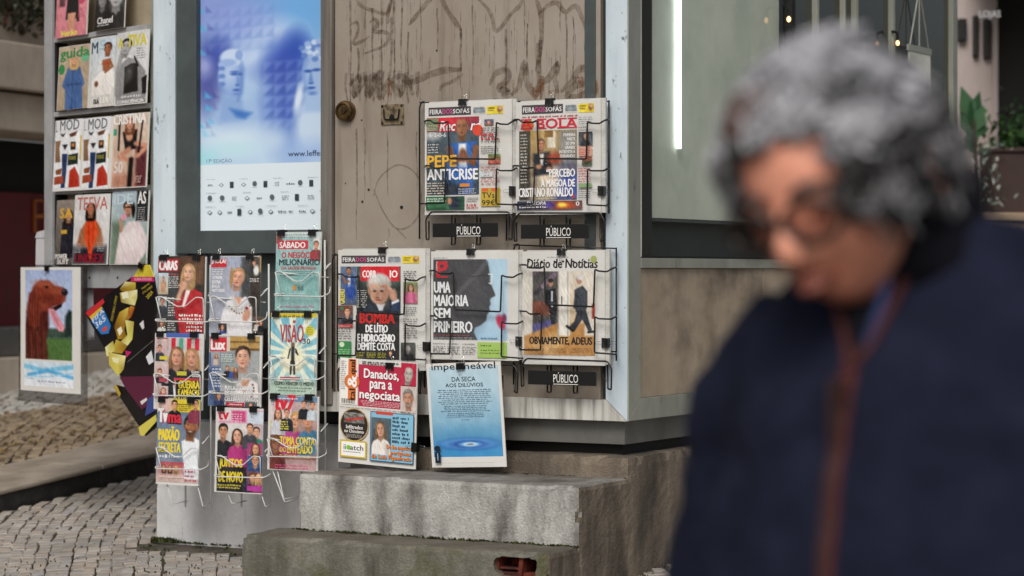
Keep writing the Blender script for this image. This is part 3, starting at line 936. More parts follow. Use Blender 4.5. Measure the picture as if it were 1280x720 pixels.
for pts, w in (
    ([(140, -30), (165, 20), (215, 42), (275, 55), (300, -10)], .010), ([(300, -10), (282, 60), (284, 100)], .012),
    ([(120, 110), (150, 92), (158, 125), (138, 182), (175, 172), (205, 152)], .010),
    ([(205, 95), (225, 82), (240, 100), (220, 130), (268, 135), (290, 150), (270, 190), (185, 225)], .011),
    ([(370, 105), (440, 20), (470, -15)], .013), ([(500, -20), (540, 55), (592, 125)], .014),
    ([(660, -10), (715, 55), (740, 130), (800, 60), (840, 20), (850, -10)], .011),
    ([(915, 60), (960, 20), (995, 12), (1030, 50), (1080, 30), (1132, 175)], .013), ([(905, -10), (925, 60), (928, 180), (905, 300)], .013),
    ([(120, 360), (160, 320), (140, 400), (190, 330), (200, 400), (235, 320), (250, 410), (290, 340), (330, 395), (360, 330), (390, 400)], .020),
    ([(290, 350), (330, 320), (380, 345), (450, 318), (520, 296), (595, 292)], .018), ([(600, 310), (560, 340), (510, 362), (505, 385)], .010),
    ([(710, 360), (735, 310), (780, 295), (790, 330), (750, 370), (790, 385), (760, 400)], .017),
    ([(800, 400), (835, 360), (858, 262), (870, 350), (905, 395), (925, 350), (960, 330), (1000, 268), (985, 330), (1000, 390)], .018),
    ([(1010, 385), (1060, 340), (1090, 290), (1140, 300), (1130, 340), (1070, 360), (1040, 410), (1100, 400), (1150, 350)], .019),
    ([(915, 180), (918, 290), (925, 390)], .016), ([(690, 470), (730, 420), (790, 440)], .008)):
    ribbon(sc, zz(pts), w * 1.35)
faint = MB(); M['faint'] = dirt_mat('faint_scrawl', '#6e5c48', .36, .66, .5)
for pts, w in (([(466, 245), (474, 222), (498, 206), (522, 222), (524, 262), (512, 282), (494, 285), (478, 264), (466, 236)], .005), ([(494, 285), (507, 298)], .005)):
    ribbon(faint, pts, w * 1.3)
faint.build('faint_scrawl', M['faint'], door)
sc.build('scrawl', M['scrawl'], door)
rn = MB()
rg = random.Random(11)
for x, y0, y1, w in ((437, 0, 165, 3.0), (445, 160, 300, 2.2), (447, 60, 120, 3), (456, 0, 60, 2), (465, 10, 118, 2.5), (476, 0, 130, 2.6), (488, 20, 96, 4.5), (492, 0, 100, 3), (501, 0, 120, 2.2), (509, 40, 118, 2.2),
                     (525, 0, 80, 1.6), (546, 10, 64, 1.6), (575, 36, 110, 3.4), (590, 0, 112, 1.8), (617, 45, 60, 2), (632, 36, 118, 3.4), (655, 0, 60, 1.5), (658, 30, 105, 1.5),
                     (674, 50, 122, 4.5), (707, 18, 118, 2.2), (716, 20, 110, 1.5), (736, 50, 110, 2.0), (455, 160, 250, 1.5), (484, 165, 245, 1.6), (520, 165, 240, 1.6), (700, 0, 40, 2), (742, 30, 122, 2)):
    ribbon(rn, [(x + rg.uniform(-.8, .8), y0 + (y1 - y0) * k / 5) for k in range(6)], w * .0030 + .001, True)
for k in range(110):
    x, y = rg.uniform(420, 748), rg.uniform(0, 112); ribbon(rn, [(x, y), (x + rg.uniform(-.5, .5), y + rg.uniform(6, 40))], rg.uniform(.0015, .004), True)
for k in range(14):
    x = 434 + k * 6.6 + rg.uniform(-2, 2)
    ribbon(rn, [(x, 90 + rg.uniform(-4, 4)), (x + rg.uniform(-2, 2), 106), (x + rg.uniform(-3, 3), 118 + rg.uniform(0, 12))], rg.uniform(.010, .02), True)
rn.build('run_marks', M['run'], door)
ru = MB()
for x, y0, y1, w in ((484, 98, 132, .010), (488, 100, 126, .006), (640, 100, 120, .016), (676, 95, 124, .018), (668, 108, 124, .03), (690, 112, 124, .03), (725, 96, 124, .02), (743, 100, 122, .02), (485, 285, 300, .004)):
    ribbon(ru, [(x, y0), (x + 1, (y0 + y1) / 2), (x - 1, y1)], w, True)
ru.build('rust_stains', M['rust'], door)
hl = MB()
for x, y, r_ in ((501, 259, .006), (460, 237, .004), (452, 252, .004), (431, 229, .002), (545, 63, .003), (451, 150, .0025)):
    u, z = KF.hit(x, y); disc_ring(hl, u, z, [(r_, .0058), (r_, .0032)], 10)
hl.build('bolt_holes', M['black'], door)
# ad case: recessed on the left
RO = -.2                                          # its plane lies 20 cm behind the door's
uL, _ = KF.hit(221, 200, RO); uP, zP = KF.hit(246, 288.5, RO); _, zF = KF.hit(246, 317, RO)
fb = MB()
fb.box(uL, uP, .196, .30, zF, ZT); fb.box(uP, -1.19, .196, .30, zF, zP); fb.box(uP, -1.19, .24, .30, zP, ZT)
fb.build('poster_case_frame', M['dark_frame'], kiosk, bevel=.002)
a0, _ = KF.hit(187, 200, RO); a1, _ = KF.hit(193.5, 200, RO)
kbox('side_column', 'column', a1, uL - .001, .190, .31, .48, ZT, bevel=.003)
kbox('side_column_edge', 'frame', a0, a1 - .001, .205, .31, .48, ZT, bevel=.002)
kbox('lower_back_panel', 'dark_frame', a1, -1.19, .27, .30, .44, zF)
kbox('foot_gap', 'black', -1.86, -1.16, .245, .268, .455, .80)
pu, pz = KF.hit(195, 540, -.18)
ped = MB(); rough_block(ped, pu, -1.10, .18, 1.6, -.3, .45, .03, .002, .008, 8)
ped.build('pedestal', M['pedestal'], kiosk)
# right wall
sb = lambda px, py, off=0.: side_hit(px, py, off)
y_w0 = sb(800, 300)[0]; yA = sb(817, 300)[0]; yB = sb(990, 200)[0]; yE = sb(1195, 200)[0]
z_sill1 = sb(800, 321)[1]; z_sill0 = sb(800, 335)[1]; z_pan0 = sb(800, 498)[1]
def rbox(name, m, *b, bevel=.0015):
    mb = MB(); mb.box(*b); return mb.build(name, M[m], kiosk, bevel=bevel)
ZR = ZB
rbox('side_post', 'frame', -.045, .0, .0505, y_w0 - .001, zd, ZT) if False else None
mb = MB()
def sprism(mb, pts, x0, x1):
    """outline in y,z between two x"""
    n = len(pts)
    mb.add([(x1, y, z) for y, z in pts] + [(x0, y, z) for y, z in pts], [tuple(range(n)), tuple(range(2 * n - 1, n - 1, -1))] + [(i, i + n, (i + 1) % n + n, (i + 1) % n) for i in range(n)])
sprism(mb, [(.004, ZB), (y_w0, z_pan0), (y_w0, ZT), (.004, ZT)], -.04, .003)
mb.build('side_post', M['frame'], kiosk, bevel=.0015)
mb = MB(); sprism(mb, [(.006, ZB + .0008), (yE, ZB), (yE, z_pan0), (y_w0 + .001, z_pan0)], -.04, .003)
mb.build('side_bottom_beam', M['frame'], kiosk, bevel=.0015)
rbox('window_sill', 'frame', -.04, .004, y_w0 + .001, yE, z_sill0, z_sill1 - .004)
for y0, y1 in ((y_w0 + .0015, 1.13), (1.135, 2.2), (2.205, yE)):
    rbox('side_panel', 'side_panel', -.03, -.006, y0, y1, z_pan0 + .001, z_sill0 - .001)
rbox('glazing_bead', 'beam', -.02, .0035, y_w0 + .001, y_w0 + .008, z_sill1, ZT)
rbox('window_frame', 'interior', -.035, -.006, y_w0 + .009, yA, z_sill1, ZT)
rbox('window_gasket', 'black', -.02, .001, y_w0 + .009, yE, z_sill1 - .003, z_sill1 + .004)
gm = MB(); gm.add([(-.016, yA, z_sill1 + .005), (-.016, yB, z_sill1 + .005), (-.016, yB, ZT), (-.016, yA, ZT)], [(0, 1, 2, 3)])
M['pane'] = glass_mat('window_glass', (.93, .96, .94), .0, .03)
gm.build('window_pane', M['pane'], kiosk)
zfb = sb(900, 276, -.05)[1]
y_f0 = sb(819, 270, -.05)[0]
rbox('frosted_board', 'frost', -.060, -.05, y_f0 - .02, yB - .008, zfb, ZT)
rbox('board_rim', 'dark_frame', -.066, -.052, y_f0 - .02, yB - .008, zfb - .012, zfb - .001)
rbox('inner_back', 'dark_frame', -.16, -.12, .0, yB + .1, z_sill0, ZT)
# glowing tube added behind the glass, standing in for a reflection streak
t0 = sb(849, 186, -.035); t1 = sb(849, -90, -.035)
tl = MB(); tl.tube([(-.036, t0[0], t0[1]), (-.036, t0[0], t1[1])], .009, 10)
M['tube'] = emit_mat('reflection_glow', (.9, .97, 1.0), 2.0)
tl.build('reflection_tube', M['tube'], kiosk, smooth=True)
# second bay: dark glass between bright bars
M['dark_glass'] = mat('dark_glass', '#15180f', .06, 0, spec=.5)
rbox('dark_pane', 'dark_glass', -.022, -.016, yB + .004, yE - .02, z_sill1 + .005, ZT)
rbox('glazing_bar', 'black', -.03, .002, yB - .006, yB + .03, z_sill1 + .005, ZT)
for px, w in ((1021, .022), (1055, .012), (1070, .028), (1116, .026), (1192, .05)):
    y = sb(px, 60)[0]; rbox('glazing_bar', 'frame', -.03, .006, y - w / 2, y + w / 2, z_sill1 + .005, ZT)
# roof and the far end
kbox('roof', 'dark_frame', -2.2, .12, -.12, yE + .1, ZT + .002, ZT + .12, bevel=.01)
kbox('rear_wall', 'frame', -2.1, -.01, yE, yE + .05, ZB, ZT)
kbox('left_wall', 'frame', -2.06, -2.0, .31, yE, .45, ZT)
# a small hanging board inside the second bay is seen against the dark glass
hb = MB()
y0, z0 = sb(1133, 58); y1, _ = sb(1157, 58); _, zt = sb(1145, -15)
ym = (y0 + y1) / 2
for yy in (y0, ym, y1): hb.tube([(.014, yy, z0), (.014, ym, zt)], .003, 5)
hb.box(.008, .02, y0 - .02, y1 + .02, z0 - .02, z0 + .008)
hbo = empty('hanging_board', (K0[0], K0[1], 0), krot); tag(hbo, 'small pale board hung on three cords beside the grey haired person', 'sign')
hb.build('cords', M['frame'], hbo)
bd = MB(); bd.box(.010, .018, y0 - .01, y1 + .01, z0 - .30, z0 - .022); bd.build('board', M['frost'], hbo)
M['bulb'] = emit_mat('warm_bulb', (1., .55, .22), 3.0)
for px, py, off, lab in ((986, 24, .03, 'small warm bulb at the edge of the frosted window'), (1122, 54, .03, 'small warm bulb beside the hanging board')):
    y, z = sb(px, py, off)
    b_ = empty('wall_lamp', (K0[0], K0[1], 0), krot); tag(b_, lab, 'lamp', 'small warm lamps on the kiosk side')
    bm_ = MB(); n = 10
    bm_.loft([[(off + .008 * math.sin(a) * math.cos(6.2832 * k / n), y + .008 * math.sin(a) * math.sin(6.2832 * k / n), z + .011 * math.cos(a)) for k in range(n)] for a in [.15 + 2.84 * i / 7 for i in range(8)]])
    bm_.build('bulb', M['bulb'], b_, smooth=True)
    bm_ = MB(); bm_.tube([(0.004, y, z + .05), (off, y, z + .045), (off, y, z + .016)], .006, 6, .01); bm_.build('bracket', M['black_wire'], b_)

# moss and weeds along the foot of the plinth, the step joints and between the cobbles
M['moss'] = attr_mat('moss', .9, .1)
mo = MB()
rg = random.Random(31)
def tuft(u, v, z, n, sp, hgt):
    for k in range(n):
        x, y = u + rg.gauss(0, sp), v + rg.gauss(0, sp * .5)
        s_ = rg.uniform(.003, .007); a = rg.uniform(0, 6.28)
        g_ = rg.uniform(.5, 1.2)
        col = rg.choice([(.07, .085, .025), (.05, .06, .022), (.035, .035, .022), (.09, .10, .03)])
        c_, s2 = math.cos(a) * s_, math.sin(a) * s_
        h_ = hgt * rg.uniform(.3, 1.)
        mo.add([(x - c_, y - s2, z), (x + c_, y + s2, z), (x + c_ * .6, y + s2 * .6 - .002, z + h_ * .7), (x + rg.uniform(-.006, .006), y - .004, z + h_)], [(0, 1, 2, 3)], tuple(q * g_ for q in col))
uS = KF.hit(372, 600, .345)[0]
for k in range(120):
    u = uS + (XR - uS) * rg.random() ** (.6 if k % 3 else 1.6); tuft(u, -.352 - abs(rg.gauss(0, .004)), .131, 7, .012, .012)
for k in range(36):
    u = rg.uniform(-1.1, XR); tuft(u, -.006, .325, 5, .012, .006)
def zk(u, v):
    w = KF.world(u, -v, 0); return ground_z(w.x, w.y)
for k in range(70):
    u = pu + abs(rg.gauss(0, .06)) * (1 if k % 2 else 8); v = .172
    if u < -1.2: tuft(u, v, zk(u, v) - .004, 9, .012, .022 if u < pu + .12 else .010)
for k in range(160):
    u, v = rg.uniform(-2.3, -1.2), rg.uniform(-.75, .12); tuft(u, v, zk(u, v) - .005, 3, .006, .016)
for k in range(40):
    v = rg.uniform(-.6, .8); u = .03 + abs(rg.gauss(0, .03)); tuft(u, v, zk(u, v) - .004, 4, .008, .016)
mo_o = mo.build('moss', M['moss'], color=True)
mo_o.location = (K0[0], K0[1], 0); mo_o.rotation_euler = krot
tag(mo_o, 'green moss and weeds along the step joints and between cobbles', 'moss', kind='stuff')

# dry leaves trodden over the raised pavement
lv = MB(); rg = random.Random(44)
for k in range(1700):
    t, d = rg.uniform(-2.5, 5.5), .56 + abs(rg.gauss(0, .75))
    p_ = kpt(t, d)
    if p_.x > -.9: continue
    s_ = rg.uniform(.012, .034); a = rg.uniform(0, 6.28); z = side_z(p_.x, p_.y) + .006
    pts = []
    for (x, y) in ((-1, 0), (-.3, -.5), (.5, -.42), (1, 0), (.5, .42), (-.3, .5)):
        pts.append((p_.x + (x * math.cos(a) - y * math.sin(a)) * s_, p_.y + (x * math.sin(a) + y * math.cos(a)) * s_, z + rg.uniform(0, .008)))
    f = rg.uniform(.6, 1.2)
    lv.add(pts, [(0, 1, 2, 3, 4, 5)], tuple(c * f for c in rg.choice([(.22, .13, .04), (.16, .085, .03), (.30, .20, .06), (.10, .06, .03)])))
tag(lv.build('leaf_litter', attr_mat('dry_leaf', .8, .2), color=True), 'brown and yellow fallen leaves scattered over the raised pavement', 'leaves', kind='stuff')
# ------------------------------------------------------------------ newspapers in the black wire racks
NG = 'newspapers clipped in the black wire racks'
Z2, Z3, Z4, Z5, Z6 = (510, 110, 3.6), (635, 110, 3.6), (410, 300, 4.235), (525, 300, 4.235), (640, 300, 3.79)
pages = []
def sleeve(p, m='sleeve', **k):
    a = dict(u0=-.025, u1=1.03, v0=-.045, v1=1.05); a.update(k)
    mb = MB(); nx, nz = 16, 20
    vs = []
    for j in range(nz + 1):
        for i in range(nx + 1):
            u = a['u0'] + (a['u1'] - a['u0']) * i / nx; v = a['v0'] + (a['v1'] - a['v0']) * j / nz
            x, y, z = p.at(min(max(u, -.05), 1.05), v, 0)
            nn = mnoise.noise(Vector((u * 5, v * 6, p.box[0])))
            vs.append((x, y - .0195 - .005 * nn, z + .004 * mnoise.noise(Vector((u * 6, 3, p.box[0]))) * (j == 0)))
    mb.add(vs, [(j * (nx + 1) + i, (j + 1) * (nx + 1) + i, (j + 1) * (nx + 1) + i + 1, j * (nx + 1) + i + 1) for j in range(nz) for i in range(nx)])
    mb.build('plastic_sleeve', M[m], p.root, smooth=True)
def newspaper(label, box, zoom, short, off=.05, inner=(.014, .004), **k):
    k.setdefault('bow', .006)
    p = Page('newspaper', label, 'newspaper', NG, box, KF, off, zoom=zoom, short=short, **k)
    if inner: p.sheet(M['paper_edge'], part='inner_pages', du=inner[0], dv=inner[1], depth=.010, dy=.007)
    p.sheet(M['paper'])
    pages.append(p)
    return p
def sofa_banner(p, x0, y0, x1, y1, bx):
    p.rect('advert', x0, y0, x1, y1, '#4b4547')
    w = x1 - x0; h = y1 - y0; a, b = y0 + h * .24, y1 - h * .22
    p.text('advert', 'FEIRA', x0 + w * .03, a, x0 + w * .32, b, '#f2f2f2', .015)
    p.text('advert', 'DOS', x0 + w * .335, a, x0 + w * .57, b, '#e0559a', .015)
    p.text('advert', 'SOFÁS', x0 + w * .585, a - h * .1, x0 + w * .97, b, '#f2f2f2', .015)
    # sofa and yellow coupon
    def sofa(c):
        c.rect(.05, .05, .95, c.asp * .6, '#7a8288', .08); c.rect(.0, c.asp * .4, 1, c.asp * .85, '#6b737a', .08); c.ell(.5, c.asp * .55, .5, .15, '#9aa3a8', .6)
    def coupon(c):
        c.grad('#e6d23a', '#d6bf2a', 'x'); c.ell(.8, c.asp * .45, .14, c.asp * .35, '#8a5a40', .4); c.ell(.82, c.asp * .3, .08, .1, '#e0b090', .3); c.rect(.08, c.asp * .2, .5, c.asp * .35, '#8a7420'); c.rect(.08, c.asp * .5, .42, c.asp * .64, '#8a7420')
    g_ = bx - x1
    p.photo('advert', x1 + g_ * .15, y0 + h * .1, x1 + g_ * .9, y1 - h * .05, sofa, 14, '#d8d8d4')
    p.photo('advert', bx, y0 + h * .05, bx + w * .36, y1, coupon, 18)

# 1 upper left: footballer with hands joined
p = newspaper('newspaper with a red masthead over a blue-shirted footballer and a big yellow headline word', (532, 127, 641, 268), Z2, 'newspaper with the blue-shirted footballer')
sofa_banner(p, 98, 83, 293, 122, 364)
def f1(c):
    c.grad('#6d7c86', '#3c4a58'); c.noise(22, 9, 4)
    c.rect(.0, .0, 1, .27, '#d42a3c', .01)
    c.ell(.12, .35, .16, .09, '#d8d8d8', .4); c.ell(.85, .6, .3, .5, '#4a5560', .6); c.ell(.15, .75, .3, .35, '#465058', .5)
    k = .68
    c.poly([(.42, .5), (.95, .46), (1.0, .9), (.9, 1.1), (.88, 1.44), (.45, 1.44), (.4, .9)], '#2f62ae', .04)
    c.poly([(.62, .5), (.76, .5), (.78, .95), (.62, .95)], '#e8ecf0', .04)
    c.line([(.45, .58), (.5, .88), (.66, .76)], .11, '#8a5a40'); c.line([(.94, .58), (.9, .88), (.74, .76)], .11, '#8a5a40')
    c.ell(.7, .72, .08, .13, '#7a4c34', .3)
    c.ell(.6, 1.25, .2, .3, '#3a6ab4', .4); c.ell(.45, 1.35, .25, .15, '#2a3440', .5)
    c.head(.68, .2, .12, '#9a6a4c', '#3a2a20', 'bald', None, 0, '#7a4038', .1)
p.photo('cover_photo', 90, 130, 330, 480, f1, 84)
p.text('masthead', 'Rec', 150, 146, 226, 192, '#f6eeee', .03, .25); p.text('masthead', 'rd', 292, 146, 340, 192, '#f6eeee', .03, .25)
p.disc('masthead', 325, 192, 23, 25, '#dd4a30')
p.text('print', '6-2-0-6', 103, 198, 182, 218, '#e8e8e8', .02)
p.greek('print', 96, 245, 150, 292, 4, '#d8d8d8', .5, .2)
p.text('headline', 'PEPE', 93, 300, 231, 354, '#f0b93a', .035); p.text('headline', 'ANTICRISE', 93, 362, 327, 413, '#f4f4f4', .035)
p.greek('print', 92, 420, 185, 478, 5, '#e8d8c0', .45, .2)
p.rect('print', 245, 430, 290, 445, '#d88a3c'); p.greek('print', 240, 450, 320, 478, 3, '#d8d8d8')
def f1b(c): c.grad('#3f7a52', '#24543a', 'x'); c.ell(.75, c.asp * .5, .15, c.asp * .5, '#1c2c3c', .3); c.ell(.62, c.asp * .35, .06, .08, '#c89070', .3); c.noise(18, 7, 2)
p.photo('inset_photo', 88, 487, 266, 548, f1b, 40)
p.greek('print', 92, 492, 190, 512, 2, '#e8f0e8', .5)
p.greek('print', 276, 492, 330, 515, 3, '#3a3a3a'); p.greek('print', 276, 520, 330, 545, 2, '#c03a3a', .6)
p.rect('print', 92, 133, 148, 190, '#7a8a6a'); p.greek('print', 95, 160, 145, 188, 4, '#f0e0c0')
p.greek('print', 340, 178, 425, 250, 7, '#454545', .5, .2); p.greek('print', 340, 205, 425, 240, 2, '#c0303c', .7, .3)
p.photo('inset_photo', 355, 145, 395, 172, lambda c: (c.grad('#506a9a', '#8a5a50'), c.head(.5, .3, .16, style='short')), 16)
p.greek('print', 340, 262, 425, 300, 4, '#4a4a4a'); p.photo('inset_photo', 372, 300, 425, 345, lambda c: (c.grad('#7a9a60', '#c04a44'), c.noise(40, 5, 3)), 16)
p.greek('print', 340, 352, 425, 440, 7, '#b84044', .4, .22); p.rect('print', 338, 380, 392, 402, '#c8d8d8')
p.rect('advert', 340, 452, 424, 534, '#c3a63a'); p.rect('advert', 345, 452, 405, 468, '#d86a3a')
p.text('advert', 'TVs', 345, 472, 400, 498, '#2c2a20', .01); p.text('advert', '99€', 345, 504, 405, 530, '#2c2a20', .01)
# 2 upper right: seated man, long white headline
p = newspaper('newspaper with a red capital masthead above a seated man and a three line white headline', (646, 126, 752, 268), Z3, 'newspaper with the seated man')
sofa_banner(p, 68, 73, 257, 115, 325)
p.greek('print', 70, 120, 325, 134, 1, '#a03a44', .5, .08)
p.disc('masthead', 95, 165, 30, 26, '#d0682c'); p.text('masthead', 'A', 62, 136, 118, 182, '#cf2a3e', .02, serif=True)
p.text('masthead', 'BOLA', 140, 136, 322, 182, '#cf2a3e', .03, serif=True)
def f2(c):
    c.grad('#b89a62', '#8a7a6c'); c.rect(.0, .0, .2, c.asp, '#4a463f', .03)
    c.rect(.5, .02, .64, .3, '#ded6c4', .03); c.rect(.45, .0, .6, .12, '#8a6a3a', .02); c.rect(.7, 0, 1, .6, '#8d8a84', .1)
    c.ell(.85, .95, .45, .32, '#4a5a9a', .5); c.ell(.5, .85, .2, .28, '#d8c8b0', .4); c.ell(.42, 1.1, .2, .2, '#b0a48c', .4)
    c.poly([(.25, .4), (.55, .36), (.6, .75), (.25, .78)], '#2e3036', .05); c.poly([(.36, .4), (.44, .4), (.42, .6), (.38, .6)], '#e8e4dc', .03)
    c.head(.39, .24, .065, '#c89070', '#6a5040', 'short'); c.ell(.35, .62, .05, .04, '#c08a6a', .4); c.ell(.53, .66, .05, .04, '#c08a6a', .4)
    c.ell(.62, .48, .12, .1, '#a85038', .5); c.noise(10, 9, 3)
p.photo('cover_photo', 57, 190, 320, 502, f2, 84)
p.greek('print', 64, 200, 100, 430, 16, '#cfcac0', .45, .3)
for i, t in enumerate(('PRIMEIRA', 'PARTE', 'DE UMA', 'GRANDE', 'ENTREVISTA A', 'FERNANDO')):
    w = (52, 36, 40, 44, 70, 66)[i]
    p.text('headline', t, 313 - w, 206 + i * 19, 313, 220 + i * 19, '#f2f0ee', .02)
p.text('headline', '“PERCEBO', 185, 364, 314, 402, '#f4f2f2', .03); p.text('headline', 'A MÁGOA DE', 160, 402, 314, 446, '#f4f2f2', .03); p.text('headline', 'CRISTIANO RONALDO', 57, 448, 306, 490, '#f4f2f2', .03)
p.rect('headline', 304, 482, 312, 498, '#d03a48')
def f2b(c): c.grad('#3a3a52', '#6a4a4a', 'x'); c.ell(.7, c.asp * .55, .2, c.asp * .5, '#c0502c', .5); c.ell(.7, c.asp * .5, .08, c.asp * .25, '#e8d04a', .4); c.ell(.5, c.asp * .5, .1, c.asp * .4, '#4a3a8a', .5)
p.photo('inset_photo', 50, 508, 345, 546, f2b, 60)
p.text('headline', 'EUROPA', 95, 510, 184, 526, '#f0f0f0', .02, .2); p.greek('print', 60, 530, 195, 540, 1, '#e8e8e8', .7, .1)
p.text('print', '0', 318, 512, 334, 532, '#e8e4e4', .03)
p.greek('print', 330, 132, 392, 170, 4, '#5a6a7a', .4, .25); p.greek('print', 330, 175, 380, 200, 2, '#6a6a6a')
p.photo('inset_photo', 330, 202, 390, 262, lambda c: (c.grad('#3c4248', '#5a5f60'), c.head(.5, .3, .14, '#b89078', style='short', cloth='#30343a'), c.noise(15, 6, 1)), 20)
p.rect('print', 330, 268, 388, 310, '#d6a08c'); p.greek('print', 332, 275, 386, 306, 4, '#b03040', .5, .3)
p.photo('inset_photo', 345, 315, 388, 352, lambda c: (c.grad('#b05a4a', '#486a50'), c.noise(40, 5, 8)), 14)
p.greek('print', 330, 360, 388, 430, 6, '#c03a48', .5, .3); p.rect('print', 330, 432, 388, 450, '#88a878'); p.greek('print', 330, 455, 386, 500, 5, '#4a4a4a')
# 3 lower left: white haired man, hand on brow
p = newspaper('newspaper with a worried white haired man holding his brow under a red masthead', (424, 312, 533, 462), Z4, 'newspaper with the white haired man')
sofa_banner(p, 78, 82, 318, 124, 404)
def f3(c):
    c.grad('#3c403c', '#2b2d2d'); c.rect(0, .0, 1, .38, '#57665e', .2)
    c.rect(.1, -.02, .97, .33, '#d0242f', .01)
    a = .12
    c.ell(.55, 1.08, .46, .34, '#2a2f38', .1); c.poly([(.45, .84), (.66, .84), (.6, 1.0), (.52, 1.0)], '#cfd4dc', .03)
    c.ell(.52, .40, .25, .25, '#c4c1bd', .15)
    c.ell(.52, .56, .225, .3, '#bd927c', .1); c.ell(.62, .62, .12, .25, '#96705c', .7, alpha=.6); c.ell(.5, .4, .2, .12, '#cba48e', .5)
    c.ell(.52, .30, .22, .09, '#cfcdc9', .4); c.ell(.62, .36, .12, .1, '#a8a4a0', .8, alpha=.6); c.ell(.29, .55, .03, .08, '#a87e68', .3)
    for e in (.42, .58):
        c.ell(e, .555, .05, .025, '#8a604e', .5); c.ell(e, .56, .022, .018, '#221a18', .4); c.ell(e, .51, .06, .014, '#a8a09a', .5)
    c.ell(.49, .64, .03, .07, '#a87460', .6); c.ell(.49, .71, .05, .02, '#8a5a4a', .6); c.ell(.5, .76, .08, .018, '#8a4a44', .5)
    for i in range(4): c.line([(.92 - .03 * i, .75), (.78 - .04 * i, .5 - .015 * i), (.66 - .03 * i, .42 + .012 * i)], .045, ('#c89c86', '#b98c76', '#c09480', '#ae806c')[i])
    c.ell(.84, .64, .08, .13, '#bb8e78', .3); c.poly([(.8, .84), (.98, .78), (1, 1.0), (.8, 1.0)], '#2a3a56', .04); c.poly([(.8, .8), (.96, .74), (.97, .79), (.81, .86)], '#e0e4ea', .03)
p.photo('cover_photo', 162, 140, 396, 398, f3, 90, '#2e302f')
p.rect('headline', 158, 398, 390, 632, '#2c2b2c')
p.text('masthead', 'CORR', 194, 160, 270, 200, '#f6f0f0', .04); p.text('masthead', 'IO', 340, 160, 382, 200, '#f6f0f0', .04)
p.greek('print', 166, 262, 222, 360, 9, '#d8d8d4', .5, .3)
p.text('headline', 'BOMBA', 180, 384, 369, 443, '#d6302c', .05)
p.text('headline', 'DE LÍTIO', 212, 438, 332, 490, '#f2f2f2', .035); p.text('headline', 'E HIDROGÉNIO', 168, 486, 370, 540, '#f2f2f2', .035); p.text('headline', 'DEMITE COSTA', 168, 542, 370, 585, '#f2f2f2', .035)
for k in range(3): p.greek('print', 162 + k * 58, 594, 212 + k * 58, 624, 4, '#c8c04a', .5, .3)
p.photo('inset_photo', 325, 580, 366, 630, lambda c: (c.head(.5, .42, .2, style='short', cloth='#1c2430')), 20, '#2c2b2c')
def f3b(c):
    c.grad('#6a7a9a', '#4a5a7a'); c.poly([(.2, .5), (.8, .5), (.85, 1.3), (.3, 1.3)], '#3f66ac', .06); c.rect(.45, .5, .6, 1.3, '#e0e4ea', .04); c.ell(.6, 1.5, .3, .4, '#2a4a9a', .3)
    c.head(.5, .25, .14, '#b08060', '#3a2a20', 'short'); c.line([(.2, .6), (.3, .95), (.5, .85)], .12, '#a87858')
p.photo('inset_photo', 76, 140, 168, 342, f3b, 34); p.vtext('headline', 'GALENO', 70, 262, 100, 338, '#e8d840', .03)
p.photo('inset_photo', 64, 348, 144, 446, lambda c: (c.grad('#7a4a44', '#56606a'), c.head(.62, .42, .2, style='short', cloth='#26303c'), c.ell(.25, .2, .1, .1, '#2a8a4a', .2)), 30)
p.rect('print', 64, 446, 144, 466, '#c8504c'); p.greek('print', 64, 466, 144, 530, 5, '#2c2c2c', .45, .25); p.greek('print', 64, 452, 144, 462, 1, '#f0e0e0')
p.rect('advert', 62, 538, 136, 630, '#3d8a52'); p.disc('advert', 84, 556, 14, 14, '#d8e8c8'); p.greek('advert', 66, 578, 130, 622, 4, '#a8d8a0', .5, .3)
p.greek('print', 414, 160, 480, 214, 5, '#3a3a3a', .5, .25)
p.photo('inset_photo', 412, 222, 484, 334, lambda c: (c.grad('#8a9a6a', '#b8687a'), c.head(.55, .4, .17, style='long', cloth='#d06a90')), 26)
p.greek('print', 412, 350, 484, 400, 5, '#4a4a4a'); p.greek('print', 412, 410, 490, 520, 9, '#55554f', .42, .22)
p.photo('inset_photo', 400, 540, 474, 632, lambda c: (c.grad('#50544e', '#3a3c3a'), c.head(.5, .4, .18, '#a8a09a', '#5a5a5a', 'short', '#2c3030'), c.noise(14, 6, 4)), 22)
# 4 lower middle: profile silhouette
p = newspaper('newspaper with the dark profile of a man in glasses against blue and four headline lines', (540, 314, 649, 450), Z5, 'newspaper with the dark profile')
def f4(c):
    c.grad('#9fbfd6', '#8fb6d4'); c.ell(.9, .5, .35, .6, '#b4cfe0', .8)
    c.poly([(-.05, -.05), (.70, -.05), (.76, .1), (.775, .22), (.775, .30), (.84, .46), (.845, .49), (.79, .52), (.775, .55), (.785, .60), (.765, .64), (.775, .69), (.735, .75), (.725, .82), (.66, .88), (.575, .92), (.56, .98), (.66, 1.2), (-.05, 1.2)], '#46474b', .02)
    c.ell(.45, .45, .22, .4, '#5a5b60', .8, alpha=.7); c.ell(.25, .3, .25, .35, '#4a4a4d', .8); c.line([(.3, .5), (.6, .2), (.72, .05)], .06, '#5c5d62')
    c.line([(.755, .2), (.805, .2), (.79, .33), (.765, .32)], .014, '#d8dde0'); c.line([(.5, .24), (.755, .21)], .012, '#3a3a3c')
    c.ell(.915, .84, .05, .1, '#c23a5a', .3, -.35); c.ell(.96, .79, .03, .06, '#7a3a5a', .4)
p.photo('cover_photo', 76, 102, 470, 530, f4, 110, grain=.25)
p.greek('print', 76, 92, 160, 98, 1, '#333333', .7)
